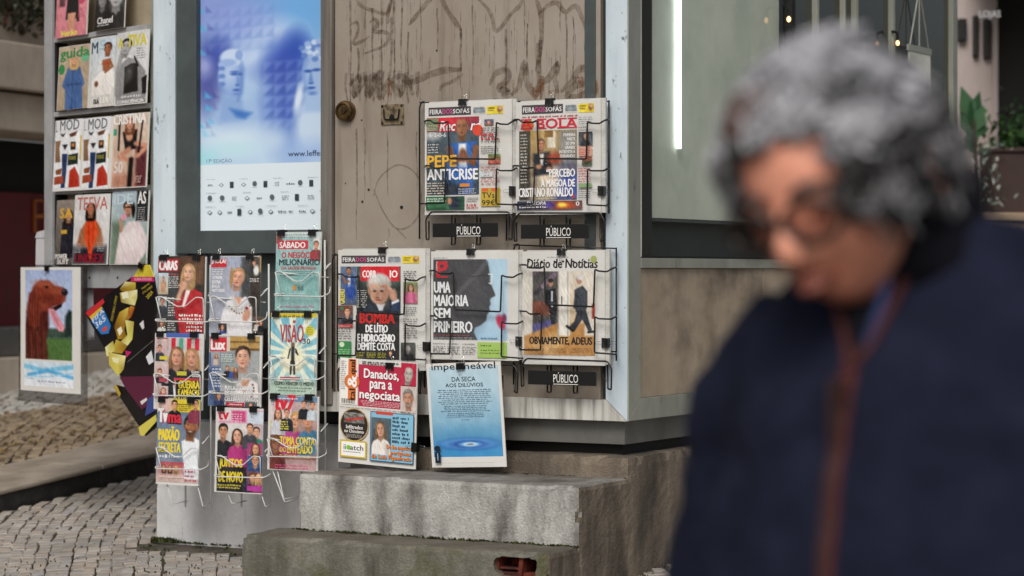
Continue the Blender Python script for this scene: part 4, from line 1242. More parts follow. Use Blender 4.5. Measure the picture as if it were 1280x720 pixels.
p.text('masthead', 'P', 92, 112, 158, 200, '#c8323e', .05, serif=True); p.vtext('masthead', 'público', 90, 112, 102, 165, '#e8e0dc', .01)
for i, (t, w) in enumerate((('UMA', 93), ('MAIORIA', 190), ('SEM', 93), ('PRIMEIRO', 212))):
    p.text('headline', t, 80, 220 + i * 70, 80 + w, 282 + i * 70, '#e9ebec', .035)
p.greek('print', 80, 500, 300, 512, 1, '#a04a50', .5, .1); p.greek('print', 80, 514, 310, 528, 2, '#c8c8c8', .4, .08)
for k in range(3): p.greek('print', 76 + 81 * k, 545, 150 + 81 * k, 556, 1, '#777777', .5); p.greek('print', 76 + 81 * k, 562, 150 + 81 * k, 608, 5, '#2c2c2c', .45, .25)
p.rect('advert', 318, 540, 470, 622, '#a5c765'); p.greek('advert', 335, 552, 392, 562, 1, '#3f5a28', .8, .3); p.greek('advert', 335, 574, 445, 604, 2, '#46602c', .45, .14); p.greek('advert', 336, 512, 430, 524, 1, '#4a6a86', .6)
# 5 lower right: two men in a room
p = newspaper('newspaper with a blackletter masthead over two dark suited men by an open white door', (654, 314, 757, 456), Z6, 'newspaper with the two suited men')
p.text('masthead', 'Diário de Notícias', 76, 88, 412, 134, '#1c1b1a', .032, .06)
for x in (84, 150, 212, 252, 300, 352, 392): p.poly('masthead', [(x, 96), (x + 7, 102), (x, 108), (x - 7, 102)], '#1c1b1a')
p.disc('masthead', 394, 92, 15, 17, '#a4aa60')
p.greek('print', 175, 78, 300, 84, 1, '#8a8a8a', .5)
def f5(c):
    c.grad('#d8cfc0', '#c9a878'); c.rect(.0, .0, .13, 1.2, '#d4cec2', .02); c.rect(.13, .0, .5, .9, '#55524f', .02)
    for k in range(16):
        c.ell(.16 + .3 * ((k * 37) % 16) / 16, .03 + .3 * ((k * 11) % 16) / 16, .03, .03, ('#7a6a78', '#3a3438', '#8a7a84')[k % 3], .4)
    c.rect(.13, .42, .42, .62, '#7a4a3a', .02); c.poly([(.13, .75), (.45, .66), (.45, .8), (.13, .98)], '#5c5a8a', .03); c.poly([(.13, .9), (.48, .78), (.48, .83), (.13, .99)], '#b0a8b8', .02)
    c.poly([(.0, .92), (.5, .72), (1, .74), (1, 1.5), (0, 1.5)], '#b58650', .04); c.poly([(.1, 1.05), (.55, .8), (.75, .8), (.4, 1.2)], '#cda570', .1)
    c.rect(.5, .0, .66, .9, '#dcd8ce', .015); c.rect(.49, .0, .51, .95, '#a8a096', .01); c.rect(.62, 0, .64, .9, '#b8b2a6', .01); c.line([(.545, .36), (.545, .46)], .018, '#5a5650')
    c.rect(.86, .0, 1, .9, '#d8cfc2', .03); c.rect(.96, .45, 1.0, .66, '#a03a30', .02)
    c.poly([(.33, .26), (.46, .24), (.48, .5), (.45, .74), (.40, .74), (.36, .5)], '#25262a', .015); c.rect(.395, .28, .42, .5, '#c8ccd0', .01); c.line([(.34, .3), (.34, .45), (.42, .44)], .035, '#2a2b30')
    c.ell(.39, .17, .032, .05, '#b08468', .2); c.ell(.39, .13, .034, .03, '#2a2420', .3)
    c.poly([(.72, .26), (.83, .2), (.9, .28), (.9, .48), (.87, .57), (.74, .57), (.73, .44)], '#42454c', .015)
    c.poly([(.76, .55), (.88, .55), (.96, .82), (.92, .85), (.83, .67), (.72, .84), (.64, .79), (.72, .7)], '#33363d', .015); c.line([(.62, .77), (.7, .83)], .035, '#1c1c1e'); c.line([(.91, .85), (.98, .84)], .03, '#1c1c1e')
    c.line([(.76, .3), (.73, .5)], .05, '#383b42'); c.ell(.785, .12, .04, .06, '#b08a74', .2); c.ell(.80, .085, .042, .04, '#d8d6d2', .3)
p.photo('cover_photo', 62, 148, 400, 545, f5, 110)
p.text('headline', 'OBVIAMENTE, ADEUS', 88, 458, 388, 501, '#2a2522', .04)
for k in range(3): p.greek('print', 78 + k * 105, 510, 168 + k * 105, 534, 4, '#6a5038', .4, .2, center=True)
p.greek('print', 74, 546, 400, 550, 1, '#a8a09a', .5, .05)
# hanging from the lower rack
p = newspaper('newspaper hanging askew with a crimson headline box and two cut out faces of men', (424.5, 450, 521.5, 582), None, 'askew newspaper with the crimson box', off=.115, roll=R(2.6), lean=R(-2), inner=None, bow=.002, thick=.004)
pT = p
def zx(x): return (x - 72) / (505 - 72)
def zy(y): return (y - 45) / (635 - 45)
def T(f, part, *a, **k): pass
# fractions, measured along the sheet
p.rect('headline', .25, .05, .985, .45, '#b62c48')
p.text('headline', 'Danados,', .32, .085, .77, .19, '#f4eeee', .035, shadow='#5a1424'); p.text('headline', 'para a', .40, .20, .69, .305, '#f4eeee', .035, shadow='#5a1424'); p.text('headline', 'negociata', .27, .29, .795, .40, '#f4eeee', .035, shadow='#5a1424')
p.greek('print', .28, .385, .82, .44, 4, '#e8c8cc', .5, .06, center=True)
p.greek('headline', .30, .012, .78, .048, 2, '#2a2224', .75, .08)
def f6(c): c.head(.5, c.asp * .52, .30, '#b3a7a0', '#8f8c88', 'bald', None, .12, '#7a5a54', .2)
def f6b(c): c.head(.5, c.asp * .46, .33, '#c49076', '#7e7a76', 'short', None, -.06, '#8a5248', .5, '#8a8078')
p.photo('portrait', .80, .005, .99, .215, f6, 30, '#b62c48')
p.photo('portrait', .80, .225, .995, .475, f6b, 34, '#c9bdb6')
for k, (a, b, c_, d) in enumerate(((.02, .0, .245, .44),)): p.rect('masthead', a, b, c_, d, '#efece6')
p.rect('masthead', .12, .005, .225, .40, '#d9793e'); p.disc('masthead', .17, .22, .10, .075, '#d9793e')
p.vtext('masthead', 'tal', .135, .29, .215, .40, '#1c1a1a', .03); p.vtext('masthead', '&', .115, .165, .235, .27, '#f6f2ee', .05); p.vtext('masthead', 'qual', .14, .015, .235, .15, '#1c1a1a', .03)
for k in range(16): p.rect('masthead', .04 + k * .011, .385, .04 + k * .011 + (.003 if k % 3 else .007), .43, '#222222')
p.greek('print', .03, .02, .10, .3, 14, '#7a7a7a', .4, .5); p.greek('print', .02, .46, .97, .475, 1, '#5a5a5a', .5, .05)
p.disc('print', .215, .63, .19, .16, '#c8a878', 28); p.disc('print', .215, .63, .178, .15, '#2c2624', 28)
def f6c(c): c.grad('#8a867e', '#5c5852'); c.noise(50, 9, 3); c.line([(.1, c.asp * .75), (.9, c.asp * .45)], .08, '#c03a34')
p.photo('inset_photo', .08, .515, .35, .615, f6c, 30)
p.text('print', 'Infiltrados', .11, .635, .33, .67, '#f0ece6', .03); p.text('print', 'no Chicoísmo', .09, .675, .345, .708, '#f0ece6', .03); p.greek('print', .1, .72, .33, .755, 3, '#d8d0c8', .4, .1, center=True)
p.rect('advert', .035, .78, .385, .945, '#cdb23c'); p.rect('advert', .055, .795, .365, .93, '#f4f3ee'); p.text('advert', 'ii', .085, .822, .115, .872, '#333333', .02); p.text('advert', 'catch', .125, .822, .345, .872, '#333333', .02); p.disc('advert', .15, .85, .028, .022, '#7ac23a'); p.greek('advert', .08, .885, .345, .895, 1, '#4a4a4a', .7, .08)
p.rect('print', .43, .485, .985, .955, '#27456e'); p.rect('print', .44, .492, .975, .948, '#86bcd6'); p.rect('headline', .50, .48, .72, .51, '#c84a40')
def f6d(c): c.grad('#5e6a70', '#485258'); c.head(.46, .5, .215, '#c79a80', '#6e5640', 'long', '#e6e0da', -.05)
p.photo('portrait', .445, .54, .70, .89, f6d, 46)
for i in range(7): p.greek('headline', .715, .512 + i * .0375, .965, .545 + i * .0375, 1, '#1f2c3c', .72, .3, i, ragged=.7)
p.text('headline', 'De lhe negociou', .645, .785, .965, .838, '#ee8a3c', .03, shadow='#4a2a18'); p.text('headline', 'perigosas', .70, .84, .96, .888, '#ee8a3c', .03, shadow='#4a2a18'); p.text('headline', 'de Luis Figueiredo', .455, .885, .965, .938, '#ee8a3c', .03, shadow='#4a2a18')
tailm = MB()
p.sheet(M['sleeve2'], part='plastic_sleeve', u0=.0, u1=1., v0=.97, v1=1.10, depth=.001, dy=.0045)
# blue satirical sheet
p = newspaper('white bordered blue sheet with a drop rippling on water hanging below the rack', (537, 453, 630, 584), None, 'blue sheet with the water drop', off=.115, roll=R(-2.8), lean=R(-2), inner=None, bow=.002, thick=.003)
pB = p
def f7(c):
    c.grad('#b2cbd8', '#6ba3c4'); A = c.asp
    c.ell(.5, A * .2, .6, A * .2, '#b9d3e0', .8, alpha=.6); c.ell(.5, A * .97, .8, A * .22, '#3f87b8', .7); c.ell(.5, A * .98, .6, A * .1, '#4a9ad2', .8, alpha=.6)
    c.ell(.52, A * .86, .42, A * .07, '#3a6fb4', .25); c.ell(.52, A * .855, .36, A * .052, '#6aa4da', .3); c.ell(.52, A * .86, .26, A * .042, '#2f5aa4', .3); c.ell(.54, A * .862, .16, A * .028, '#7ab4e0', .3)
    c.ell(.54, A * .862, .09, A * .016, '#e6f0f6', .3); c.ell(.54, A * .862, .06, A * .008, '#50606a', .4)
    c.noise(5, 12, 2)
p.photo('cover_photo', .035, .035, .965, .90, f7, 110, grain=.2)
p.text('masthead', 'impermeável', .07, .0, .93, .085, '#17191c', .012)
p.text('headline', 'DA SECA', .34, .135, .66, .18, '#1e2a36', .012); p.text('headline', 'AOS DILÚVIOS', .25, .185, .755, .232, '#1e2a36', .012)
p.greek('print', .12, .25, .88, .40, 8, '#3f5a6e', .42, .05, 1, True); p.greek('print', .16, .405, .84, .47, 4, '#3f5a6e', .42, .05, 2, True); p.greek('print', .24, .475, .76, .525, 3, '#3f5a6e', .42, .06, 3, True); p.greek('print', .44, .54, .56, .55, 1, '#3f5a6e', .6, .2)
rg = random.Random(2)
for k in range(90): x, y = rg.uniform(.08, .92), rg.uniform(.45, .80); p.rect('print', x, y, x + .006, y + .004, '#7a97ad' if k % 2 else '#4f7a9c')
p.disc('masthead', .105, .815, .042, .028, '#152032'); p.rect('masthead', .068, .85, .145, .955, '#152032'); p.rect('masthead', .10, .86, .112, .93, '#8ab0cc')
p.greek('print', .06, .952, .95, .958, 1, '#8a8a8a', .6, .03)
for p in pages:
    p.done()
for p, m in zip(pages[:5], ('sleeve',) * 5): sleeve(p, m, v1=1.06 if p.box[1] < 200 else .98)
# ------------------------------------------------------------------ black wire racks: one pocket, then copies
def pk(x, y, off): 
    u, z = KF.hit(510 + x / 3.6, 110 + y / 3.6, off)
    return Vector((u, -off, z))
ou, oz = KF.hit(586, 300, .06)
O = Vector((ou, 0, oz))
rack0 = empty('newspaper_rack', KF.world(ou, 0, oz), krot)
def WP(pts): return [pk(*q) - O for q in pts]
rw = .0030
OF, OB = .086, .022
m = MB()
m.tube(WP([(52, 680, OB), (52, 85, OB), (62, 62, OB), (76, 62, OB), (76, 560, OB)]), rw, 6, .01); m.tube(WP([(494, 62, OB), (494, 560, OB)]), rw, 6)
m.tube(WP([(52, 66, OB), (494, 66, OB)]), rw * .8, 6); m.tube(WP([(52, 520, OB), (494, 520, OB)]), rw * .8, 6)
m.build('frame', M['black_wire'], rack0, smooth=True)
m = MB(); m.prism([(a.x, a.z) for a in (pk(478, 560, .03) - O, pk(498, 560, .03) - O, pk(498, 66, .03) - O, pk(478, 66, .03) - O)], -.030, -.024); m.build('side_strip', M['plate'], rack0)
m = MB(); m.tube(WP([(76, 150, OB), (76, 150, OF - .02), (84, 146, OF), (104, 146, OF), (114, 158, OF), (166, 158, OF), (180, 148, OF), (186, 318, OF), (392, 320, OF), (398, 154, OF), (412, 162, OF), (450, 164, OF), (470, 150, OF), (488, 146, OF - .02), (494, 146, OB)]), rw, 6, .006)
m.build('upper_wire', M['black_wire'], rack0, smooth=True)
for pts in ([(76, 352, OB), (80, 350, OF), (104, 350, OF), (116, 362, OF), (170, 358, OF), (164, 518, OF), (80, 520, OF), (76, 520, OB)],
            [(494, 362, OB), (488, 360, OF), (468, 372, OF), (412, 372, OF), (398, 362, OF), (396, 522, OF), (488, 526, OF), (494, 526, OB)]):
    m = MB(); m.tube(WP(pts), rw, 6, .006); m.build('side_wire', M['black_wire'], rack0, smooth=True)
m = MB(); m.tube(WP([(94, 600, OB), (94, 682, OB + .02), (82, 682, OF), (80, 590, OF), (104, 558, OF), (452, 558, OF), (470, 590, OF), (468, 682, OF), (456, 682, OB + .02), (456, 560, OB)]), rw, 6, .008)
m.build('lower_wire', M['black_wire'], rack0, smooth=True)
for x in (205, 318):
    m = MB(); m.tube(WP([(x - 8, 520, OB), (x - 8, 690, OB + .01), (x - 10, 705, OF - .03), (x + 6, 705, OF - .03), (x + 8, 690, OB + .01), (x + 8, 585, OB)]), rw, 6, .006); m.build('hook', M['black_wire'], rack0, smooth=True)
m = MB(); c0, c1 = pk(112, 672, .075) - O, pk(406, 606, .075) - O
m.box(c0.x, c1.x, -.078, -.074, c0.z, c1.z); npl = m.build('name_plate', M['plate'], rack0, bevel=.002)
M['plate_ink'] = mat('white_plate_ink', '#e6e4de', .6)
def flat_text(mb, txt, x0, x1, z0, z1, y, bold=.02):
    co, fs, _ = letters(txt, bold)
    mb.add([(x0 + (x1 - x0) * a, y, z0 + (z1 - z0) * b) for a, b in co], fs)
t0_, t1_ = pk(222, 660, .075) - O, pk(328, 618, .075) - O
m = MB(); flat_text(m, 'PÚBLICO', t0_.x, t1_.x, t0_.z, t1_.z + .004, -.0784, .01)
m.box(t0_.x, t1_.x, -.0788, -.0784, t0_.z - .006, t0_.z - .004)
m.build('lettering', M['plate_ink'], npl)
RL = ['black wire newspaper rack holding the newspaper with the blue-shirted footballer, upper left', 'black wire newspaper rack beside the column, holding the newspaper with the seated man',
      'black wire newspaper rack by the door jamb, above the askew newspaper', 'black wire newspaper rack holding the newspaper with the dark profile',
      'black wire newspaper rack lowest beside the column, under the two suited men']
tag(rack0, RL[0], 'newspaper rack', 'black wire newspaper racks on the steel door')
racks = [rack0]
for (dx, dy), lb in zip(((112, 2), (-112, 190), (6.5, 189), (121, 185)), RL[1:]):
    c = copy_tree(rack0)
    u, z = KF.hit(586 + dx, 300 + dy, .06)
    c.location = KF.world(u, 0, z); c['label'] = lb
    if dx > 100:
        for ch in list(c.children):
            if ch.name.startswith('side_strip'): bpy.data.objects.remove(ch)
    racks.append(c)
# clips
P1, P2, P3, P4, P5 = pages[:5]
for p, u in ((P1, .46), (P2, .42), (P3, .53), (P4, .48), (P5, .50)):
    clip_at(p, u, -.005, label='black clip on the top of the ' + p.short)
for p, v in ((P1, .80), (P2, .80), (P3, .80), (P4, .82), (P5, .80)):
    clip_at(p, 1.02, v, side=True, label='black clip on the right side of the ' + p.short)
clip_at(pT, .66, .03, label='black clip on the top of the ' + pT.short)
clip_at(pT, 1.0, .79, side=True, label='black clip on the right side of the ' + pT.short)
clip_at(pB, .48, .02, label='black clip on the top of the ' + pB.short)

# ------------------------------------------------------------------ magazines in the white wire racks
MG = 'magazines in the white wire racks'
mags = []
def mag(label, box, zoom, short, off, name='magazine', lean=R(2.0), fr=KF, roll=0., grp=MG, ink='gloss', cov='#d8d8d8', bow=.003):
    p = Page(name, label, 'magazine', grp, box, fr, off, zoom=zoom, roll=roll, lean=lean, thick=.005, bow=bow, ink=ink, short=short)
    p.sheet(M['paper'], part='pages')
    mags.append(p)
    return p
za = (185, 310, 6.55)
p = mag('magazine with a thoughtful blonde woman in a red suit, topmost of the left stack', (198, 321, 258, 424), za, 'magazine with the woman in the red suit', .05)
def m1(c):
    A = c.asp; c.grad('#3a2a20', '#2a2626'); c.rect(.4, 0, 1, .5, '#5a3a26', .2); c.rect(.75, 0, .95, .6, '#6b4a34', .1); c.rect(0, .2, .45, A, '#3c3a3c', .05)
    c.poly([(.5, .95), (.6, .72), (.72, .66), (.95, .78), (1.0, 1.2), (.98, A), (.5, A), (.42, 1.25)], '#b3262c', .03)
    c.poly([(.36, .95), (.55, .88), (.6, 1.25), (.4, 1.35)], '#a82228', .04)
    c.poly([(.62, .7), (.72, .7), (.58, 1.1), (.54, 1.05)], '#e6dcda', .03)
    c.head(.66, .36, .125, '#d8a88c', '#a6835a', 'long', None, .08, '#a8403a', .4)
    c.ell(.56, .62, .07, .1, '#d2a086', .3, .4); c.line([(.45, .92), (.54, .66)], .1, '#cf9c82'); c.ell(.5, .62, .05, .03, '#cc9980', .3)
p.photo('cover_photo', 85, 66, 470, 700, m1, 118)
p.rect('masthead', 88, 90, 255, 190, '#b8242e'); p.text('masthead', 'CARAS', 92, 102, 250, 184, '#f6f2f2', .05)
p.photo('inset_photo', 90, 205, 175, 380, lambda c: (c.grad('#c8d4dc', '#b8a890'), c.head(.5, .55, .13, hair='#4a3424', style='up', cloth='#c8a080'), c.ell(.5, 1.5, .2, .5, '#c09070', .3)), 24)
p.photo('inset_photo', 90, 400, 165, 545, lambda c: (c.grad('#c8d0d4', '#a8b0b4'), c.head(.5, .5, .24, style='short', hair='#1c1614', cloth='#3a4048')), 24)
p.photo('inset_photo', 90, 585, 165, 690, lambda c: (c.grad('#6a6048', '#4a4a3a'), c.head(.5, .4, .24, style='long', cloth='#d8d8d0')), 20)
p.greek('print', 178, 205, 265, 225, 1, '#c85050', .7, .2); p.greek('print', 178, 228, 265, 330, 6, '#e8e4e0', .5, .25); p.greek('print', 178, 400, 240, 560, 8, '#e0dcd8', .5, .3); p.greek('print', 178, 590, 250, 680, 5, '#e0dcd8', .5, .3)
for i in range(5): p.greek('headline', 270 if i < 2 else 335, 538 + i * 31, 470, 562 + i * 31, 1, '#f2eeea', .75, .12, i, ragged=.9)
p = mag('magazine with two serious women side by side, middle of the left stack', (194, 417, 255, 512), (185, 405, 6.857), 'magazine with the two serious women', .075)
def m2(c):
    A = c.asp; c.grad('#c8c4c0', '#b0a8a8'); c.rect(0, 0, .27, A, '#c8b8b0', .02)
    for k in range(6): c.rect(.02 + k * .165, .0, .11 + k * .165, .26, '#c8283a' if k != 3 else '#5aa08a', .02)
    c.head(.47, .4, .135, '#d09a80', '#7a5a3c', 'long', '#23242a', .03, '#a84848', .1)
    c.head(.79, .42, .13, '#cf9a80', '#a07c50', 'long', '#2c2a30', -.03, '#a05048', .3)
    c.poly([(.42, .9), (.52, .9), (.47, 1.15)], '#cf9a80', .03); c.poly([(.4, 1.0), (.44, 1.0), (.48, 1.3), (.42, 1.25)], '#e8e8e8', .02)
p.photo('cover_photo', 68, 120, 470, 640, m2, 118); p.rect('print', 160, 78, 440, 116, '#4a66b0')
p.rect('print', 235, 462, 465, 482, '#c8404c'); p.rect('headline', 255, 482, 465, 650, '#1c1c22')
p.text('headline', 'GUERRA', 276, 482, 455, 552, '#f0d83a', .035); p.text('headline', 'E AMEAÇAS', 276, 556, 455, 618, '#f0d83a', .03); p.greek('headline', 245, 622, 455, 645, 1, '#e0c83a', .8, .1)
p.rect('print', 262, 405, 345, 440, '#c8c040'); p.text('print', 'Lutei', 388, 392, 450, 418, '#f4f4f4', .02); p.text('print', 'fumas', 388, 426, 450, 452, '#f4f4f4', .02)
for y0, y1, sd in ((130, 320, 1), (350, 510, 2), (535, 640, 3)):
    p.photo('inset_photo', 72, y0, 180 + 12 * (sd > 1), y1, lambda c: (c.grad('#d0b8b4', '#b89aa0'), c.head(.35 if sd < 3 else .65, c.asp * .42, .17, style=('short', 'short', 'long')[sd - 1], hair='#5a4030', cloth='#303848')), 26)
    p.rect('print', 110, y1 - 42, 182, y1 - 12, ('#d8c838', '#c8485c', '#c04a60')[sd - 1])
zc = (180, 440, 3.43)
p = mag('television magazine with a bearded smiling man in white, lowest of the left stack', (197, 499, 250, 606), zc, 'magazine with the smiling bearded man', .10)
def m3(c):
    A = c.asp; c.grad('#6a7a94', '#8a98a8'); c.rect(0, 0, 1, .3, '#d8c43a', .02); c.rect(0, 0, .35, .3, '#d8b8b0', .03); c.rect(0, A - .38, 1, A, '#c8b0a8', .04)
    c.poly([(.6, .98), (.85, .85), (1.05, .98), (1.05, A - .1), (.68, A - .1)], '#e4e8ec', .03)
    c.head(.82, .62, .17, '#a8704e', '#1e1814', 'short', None, .1, '#d8c8c0', .3, '#3a2c24')
    c.head(.42, .13, .07, hair='#1c1614', style='short', cloth='#1c1c22'); c.head(.9, .1, .07, hair='#2a1c14', style='up', cloth='#8a3a50')
p.photo('cover_photo', 58, 203, 240, 560, m3, 118)
p.text('masthead', 'Tv', 62, 242, 106, 305, '#f4f0f0', .05, shadow='#b02038'); p.text('masthead', 'ma', 108, 268, 166, 306, '#d82a40', .05); p.rect('print', 140, 222, 205, 226, '#7a6a20'); p.greek('print', 142, 228, 205, 252, 3, '#7a5a20', .5, .2)
p.text('headline', 'PAIXÃO', 66, 318, 160, 382, '#f0d83c', .035); p.text('headline', 'SECRETA', 68, 388, 166, 432, '#f0d83c', .03); p.greek('print', 72, 438, 170, 456, 1, '#e8e8f0', .7, .1)
p.photo('inset_photo', 74, 472, 180, 540, lambda c: (c.grad('#b8505a', '#d8c0b8'), c.head(.2, .25, .08), c.head(.45, .25, .08), c.head(.7, .25, .08, hair='#a08050')), 34)
p.greek('print', 185, 500, 236, 555, 3, '#c04a70', .5, .3)
p = mag('magazine with a smiling fair haired woman in a white blouse, topmost of the middle stack', (264, 320, 325, 420), (255, 310, 6.55), 'magazine with the woman in the white blouse', .05)
def m4(c):
    A = c.asp; c.grad('#a8b0c4', '#b4b4bc'); c.rect(0, 0, .34, A, '#a4a8b6', .04); c.rect(.62, 0, .82, A, '#4a4c4e', .08); c.rect(.8, 0, 1, A, '#3c322c', .03); c.rect(.93, 0, 1, .3, '#b89a70', .04)
    c.poly([(.3, 1.0), (.42, .78), (.58, .86), (.72, .78), (.84, 1.0), (.86, A), (.22, A), (.24, 1.2)], '#dedde0', .03)
    c.poly([(.42, .78), (.48, .74), (.6, 1.02), (.54, 1.06)], '#c8c4c4', .02); c.poly([(.5, .8), (.64, .8), (.6, 1.0)], '#d8a890', .02)
    c.head(.56, .42, .125, '#dca88e', '#b08a62', 'up', None, .12, '#b04a48', .35); c.ell(.43, .42, .035, .2, '#a8845c', .3)
    for k in range(9): c.ell(.4 + .05 * k, .98 + .14 * math.sin(k * .4), .016, .02, '#8a7a5a', .4)
    c.ell(.74, 1.16, .07, .13, '#c89880', .3, .3); c.ell(.74, 1.02, .03, .03, '#a03038', .4)
p.photo('cover_photo', 55, 70, 470, 720, m4, 118)
p.rect('masthead', 62, 92, 192, 158, '#cc2630'); p.text('masthead', '¡HOLA!', 66, 92, 188, 134, '#f4f0f0', .04)
p.greek('print', 70, 165, 180, 222, 3, '#e8e8ec', .5, .2)
for i, t in enumerate(('LEONOR', 'ENTRA', 'EN LA', 'HISTORIA')): p.text('headline', t, 74, 228 + i * 36, (158, 146, 140, 184)[i], 256 + i * 36, '#f2f2f4', .03)
p.photo('inset_photo', 374, 80, 460, 234, lambda c: (c.grad('#5a5048', '#3a3630'), c.head(.5, .5, .15, style='short', cloth='#23262c'), c.ell(.7, 1.2, .25, .5, '#d8d4cc', .3)), 24)
p.greek('print', 385, 244, 460, 280, 3, '#e8e4e0', .6, .3)
p.photo('inset_photo', 135, 618, 205, 700, lambda c: (c.grad('#3c342c', '#2c2c34'), c.head(.5, .45, .2, cloth='#3a4a9a')), 20); p.photo('inset_photo', 418, 560, 500, 700, lambda c: (c.grad('#6a5444', '#3a3230'), c.head(.4, .5, .14, cloth='#d8d0c8'), c.head(.75, .6, .14, style='short', cloth='#1c1c20')), 22)
p = mag('magazine with a woman with parted dark hair, middle of the centre stack', (262, 419, 328, 508), (255, 405, 6.26), 'magazine with the parted dark hair', .075)
def m5(c):
    A = c.asp; c.grad('#9aa2a4', '#b0aeb0'); c.rect(.42, 0, 1, .28, '#b8965a', .04); c.rect(.42, .1, 1, .13, '#7a5c30', .02); c.rect(.42, .24, 1, .28, '#6a5030', .03)
    c.rect(.0, .33, .24, A, '#54688e', .03); c.rect(.24, .33, .5, .95, '#8c9694', .06)
    c.poly([(.55, .98), (.68, .82), (.84, .82), (1.0, .95), (1.0, A), (.5, A)], '#ddd8d8', .03); c.poly([(.64, .85), (.82, .85), (.72, 1.15)], '#d3a68e', .03)
    c.head(.68, .42, .145, '#dcae96', '#3a2c24', 'up', None, 0, '#b8384a', .15)
    for k in range(8): c.ell(.88 + .02 * math.sin(k), .95 + k * .06, .02, .02, ('#8a4a40', '#5a5a50')[k % 2], .4)
p.photo('cover_photo', 44, 95, 440, 645, m5, 118)
p.rect('masthead', 50, 106, 186, 216, '#cf2a36'); p.text('masthead', 'Lux', 56, 120, 176, 206, '#f6f2f2', .05); p.rect('masthead', 186, 100, 212, 216, '#d8d0c0')
p.greek('print', 145, 232, 245, 300, 4, '#e4ecec', .5, .2); p.photo('inset_photo', 165, 310, 280, 440, lambda c: (c.grad('#9aa4a8', '#6a7078'), c.head(.25, .3, .1, style='short', cloth='#23262c'), c.head(.6, .35, .1, hair='#a88a5a', cloth='#3a58a0'), c.head(.85, .4, .09, cloth='#6a4a40')), 34)
p.photo('inset_photo', 62, 225, 135, 340, lambda c: (c.grad('#a8a8a8', '#7a86a0'), c.head(.6, .4, .15, style='long', cloth='#c8b8b0')), 20)
p.greek('print', 76, 345, 160, 500, 7, '#e4e8f0', .5, .3)
for i, t in enumerate(('FUTURO RAINHA', 'DE ESPANHA', 'CELEBRA 18 ANOS')): p.text('headline', t, 180, 484 + i * 42, (400, 360, 432)[i], 518 + i * 42, '#f4f4f4', .035, shadow='#8a8a90')
p.rect('print', 190, 612, 335, 645, '#b02c3c'); p.greek('print', 215, 622, 330, 634, 1, '#f0e0e0', .8, .1); p.photo('inset_photo', 90, 530, 180, 640, lambda c: (c.grad('#5a5a68', '#3a4868'), c.head(.5, .4, .18, style='short', cloth='#2c3a6a')), 20); p.photo('inset_photo', 340, 605, 430, 650, lambda c: (c.grad('#6a6a6a', '#3c3c44'), c.head(.5, .3, .14)), 18)
p = mag('television magazine with a couple and two yellow headline lines, lowest of the middle stack', (270, 510, 329, 616), zc, 'magazine with the couple', .10)
def m6(c):
    A = c.asp; c.grad('#d8d4d2', '#c0b8b8'); c.rect(0, 0, 1, .3, '#d8a0b8', .03); c.rect(.0, 0, .3, .25, '#d8d0d0', .02); c.rect(.33, .03, .62, .26, '#c84a80', .02); c.rect(.66, .03, 1, .3, '#c8d0dc', .02)
    c.rect(.66, .3, 1, A, '#b8a8b0', .02); c.rect(0, 1.02, .68, A, '#26222c', .02)
    c.head(.13, .48, .105, '#c08a6c', '#20160f', 'short', '#26262c', .0, '#a05048', .2); c.head(.45, .58, .105, '#d8a48a', '#3a281e', 'long', '#b03a7c', -.05, '#b05058', .1)
    c.head(.86, .48, .075, style='up', hair='#3a2c2c', cloth='#3a8a70'); c.head(.72, .4, .07, style='short', cloth='#4a4a52'); c.rect(.68, .72, 1, .98, '#a04878', .02); c.head(.85, .85, .08, cloth='#8a2a6a')
    c.rect(.68, 1.0, 1, 1.3, '#3a5a8a', .02); c.head(.85, 1.1, .08, style='short', cloth='#2a4a7a'); c.rect(.68, 1.34, 1, A - .12, '#7a5060', .02); c.head(.8, 1.48, .07, style='short', cloth='#1c1c28'); c.head(.94, 1.5, .07, hair='#c0a060', cloth='#8a4060')
    c.rect(.68, A - .16, 1, A - .04, '#b03c98', .02)
p.photo('cover_photo', 318, 248, 512, 600, m6, 118)
p.text('masthead', 'tv', 318, 254, 368, 294, '#d62c40', .06); p.greek('print', 380, 262, 428, 300, 4, '#f0d8e4', .5, .3)
p.text('headline', 'JUNTOS', 328, 458, 430, 506, '#ecd634', .035); p.text('headline', 'DE NOVO', 326, 512, 434, 560, '#ecd634', .03); p.greek('print', 324, 566, 432, 588, 2, '#d8c848', .6, .08)
zb_ = (180, 280, 4.0)
p = mag('teal news magazine with a red name box and red headline, topmost of the right stack', (346, 290, 402, 388), zb_, 'teal news magazine', .05)
def m7(c):
    A = c.asp; c.grad('#9cc0bf', '#8fbab8'); c.rect(0, 0, 1, .13, '#c8d8d8', .02); c.rect(.12, 1.0, .95, 1.45, '#7fb0ae', .05); c.ell(.5, 1.25, .4, .25, '#8cb8b4', .8); c.noise(8, 6, 2)
    c.rect(0, 0, .14, .25, '#8a5a50', .03); c.rect(.84, .12, .98, .5, '#d8d8d4', .02); c.head(.9, .28, .055, style='short', cloth='#8a4a4a')
p.photo('cover_photo', 662, 42, 886, 432, m7, 118)
p.rect('masthead', 672, 82, 825, 126, '#c8303c'); p.text('masthead', 'SÁBADO', 680, 82, 812, 121, '#f4f2f2', .03, serif=False)
p.greek('print', 690, 48, 870, 72, 2, '#4a6a6c', .45, .06)
p.text('headline', 'O NEGÓCIO', 692, 132, 866, 171, '#c23a48', .03); p.text('headline', 'MILIONÁRIO', 680, 168, 884, 207, '#20323c', .025); p.text('headline', 'DA SAÚDE PRIVADA', 694, 209, 868, 228, '#c23a48', .02)
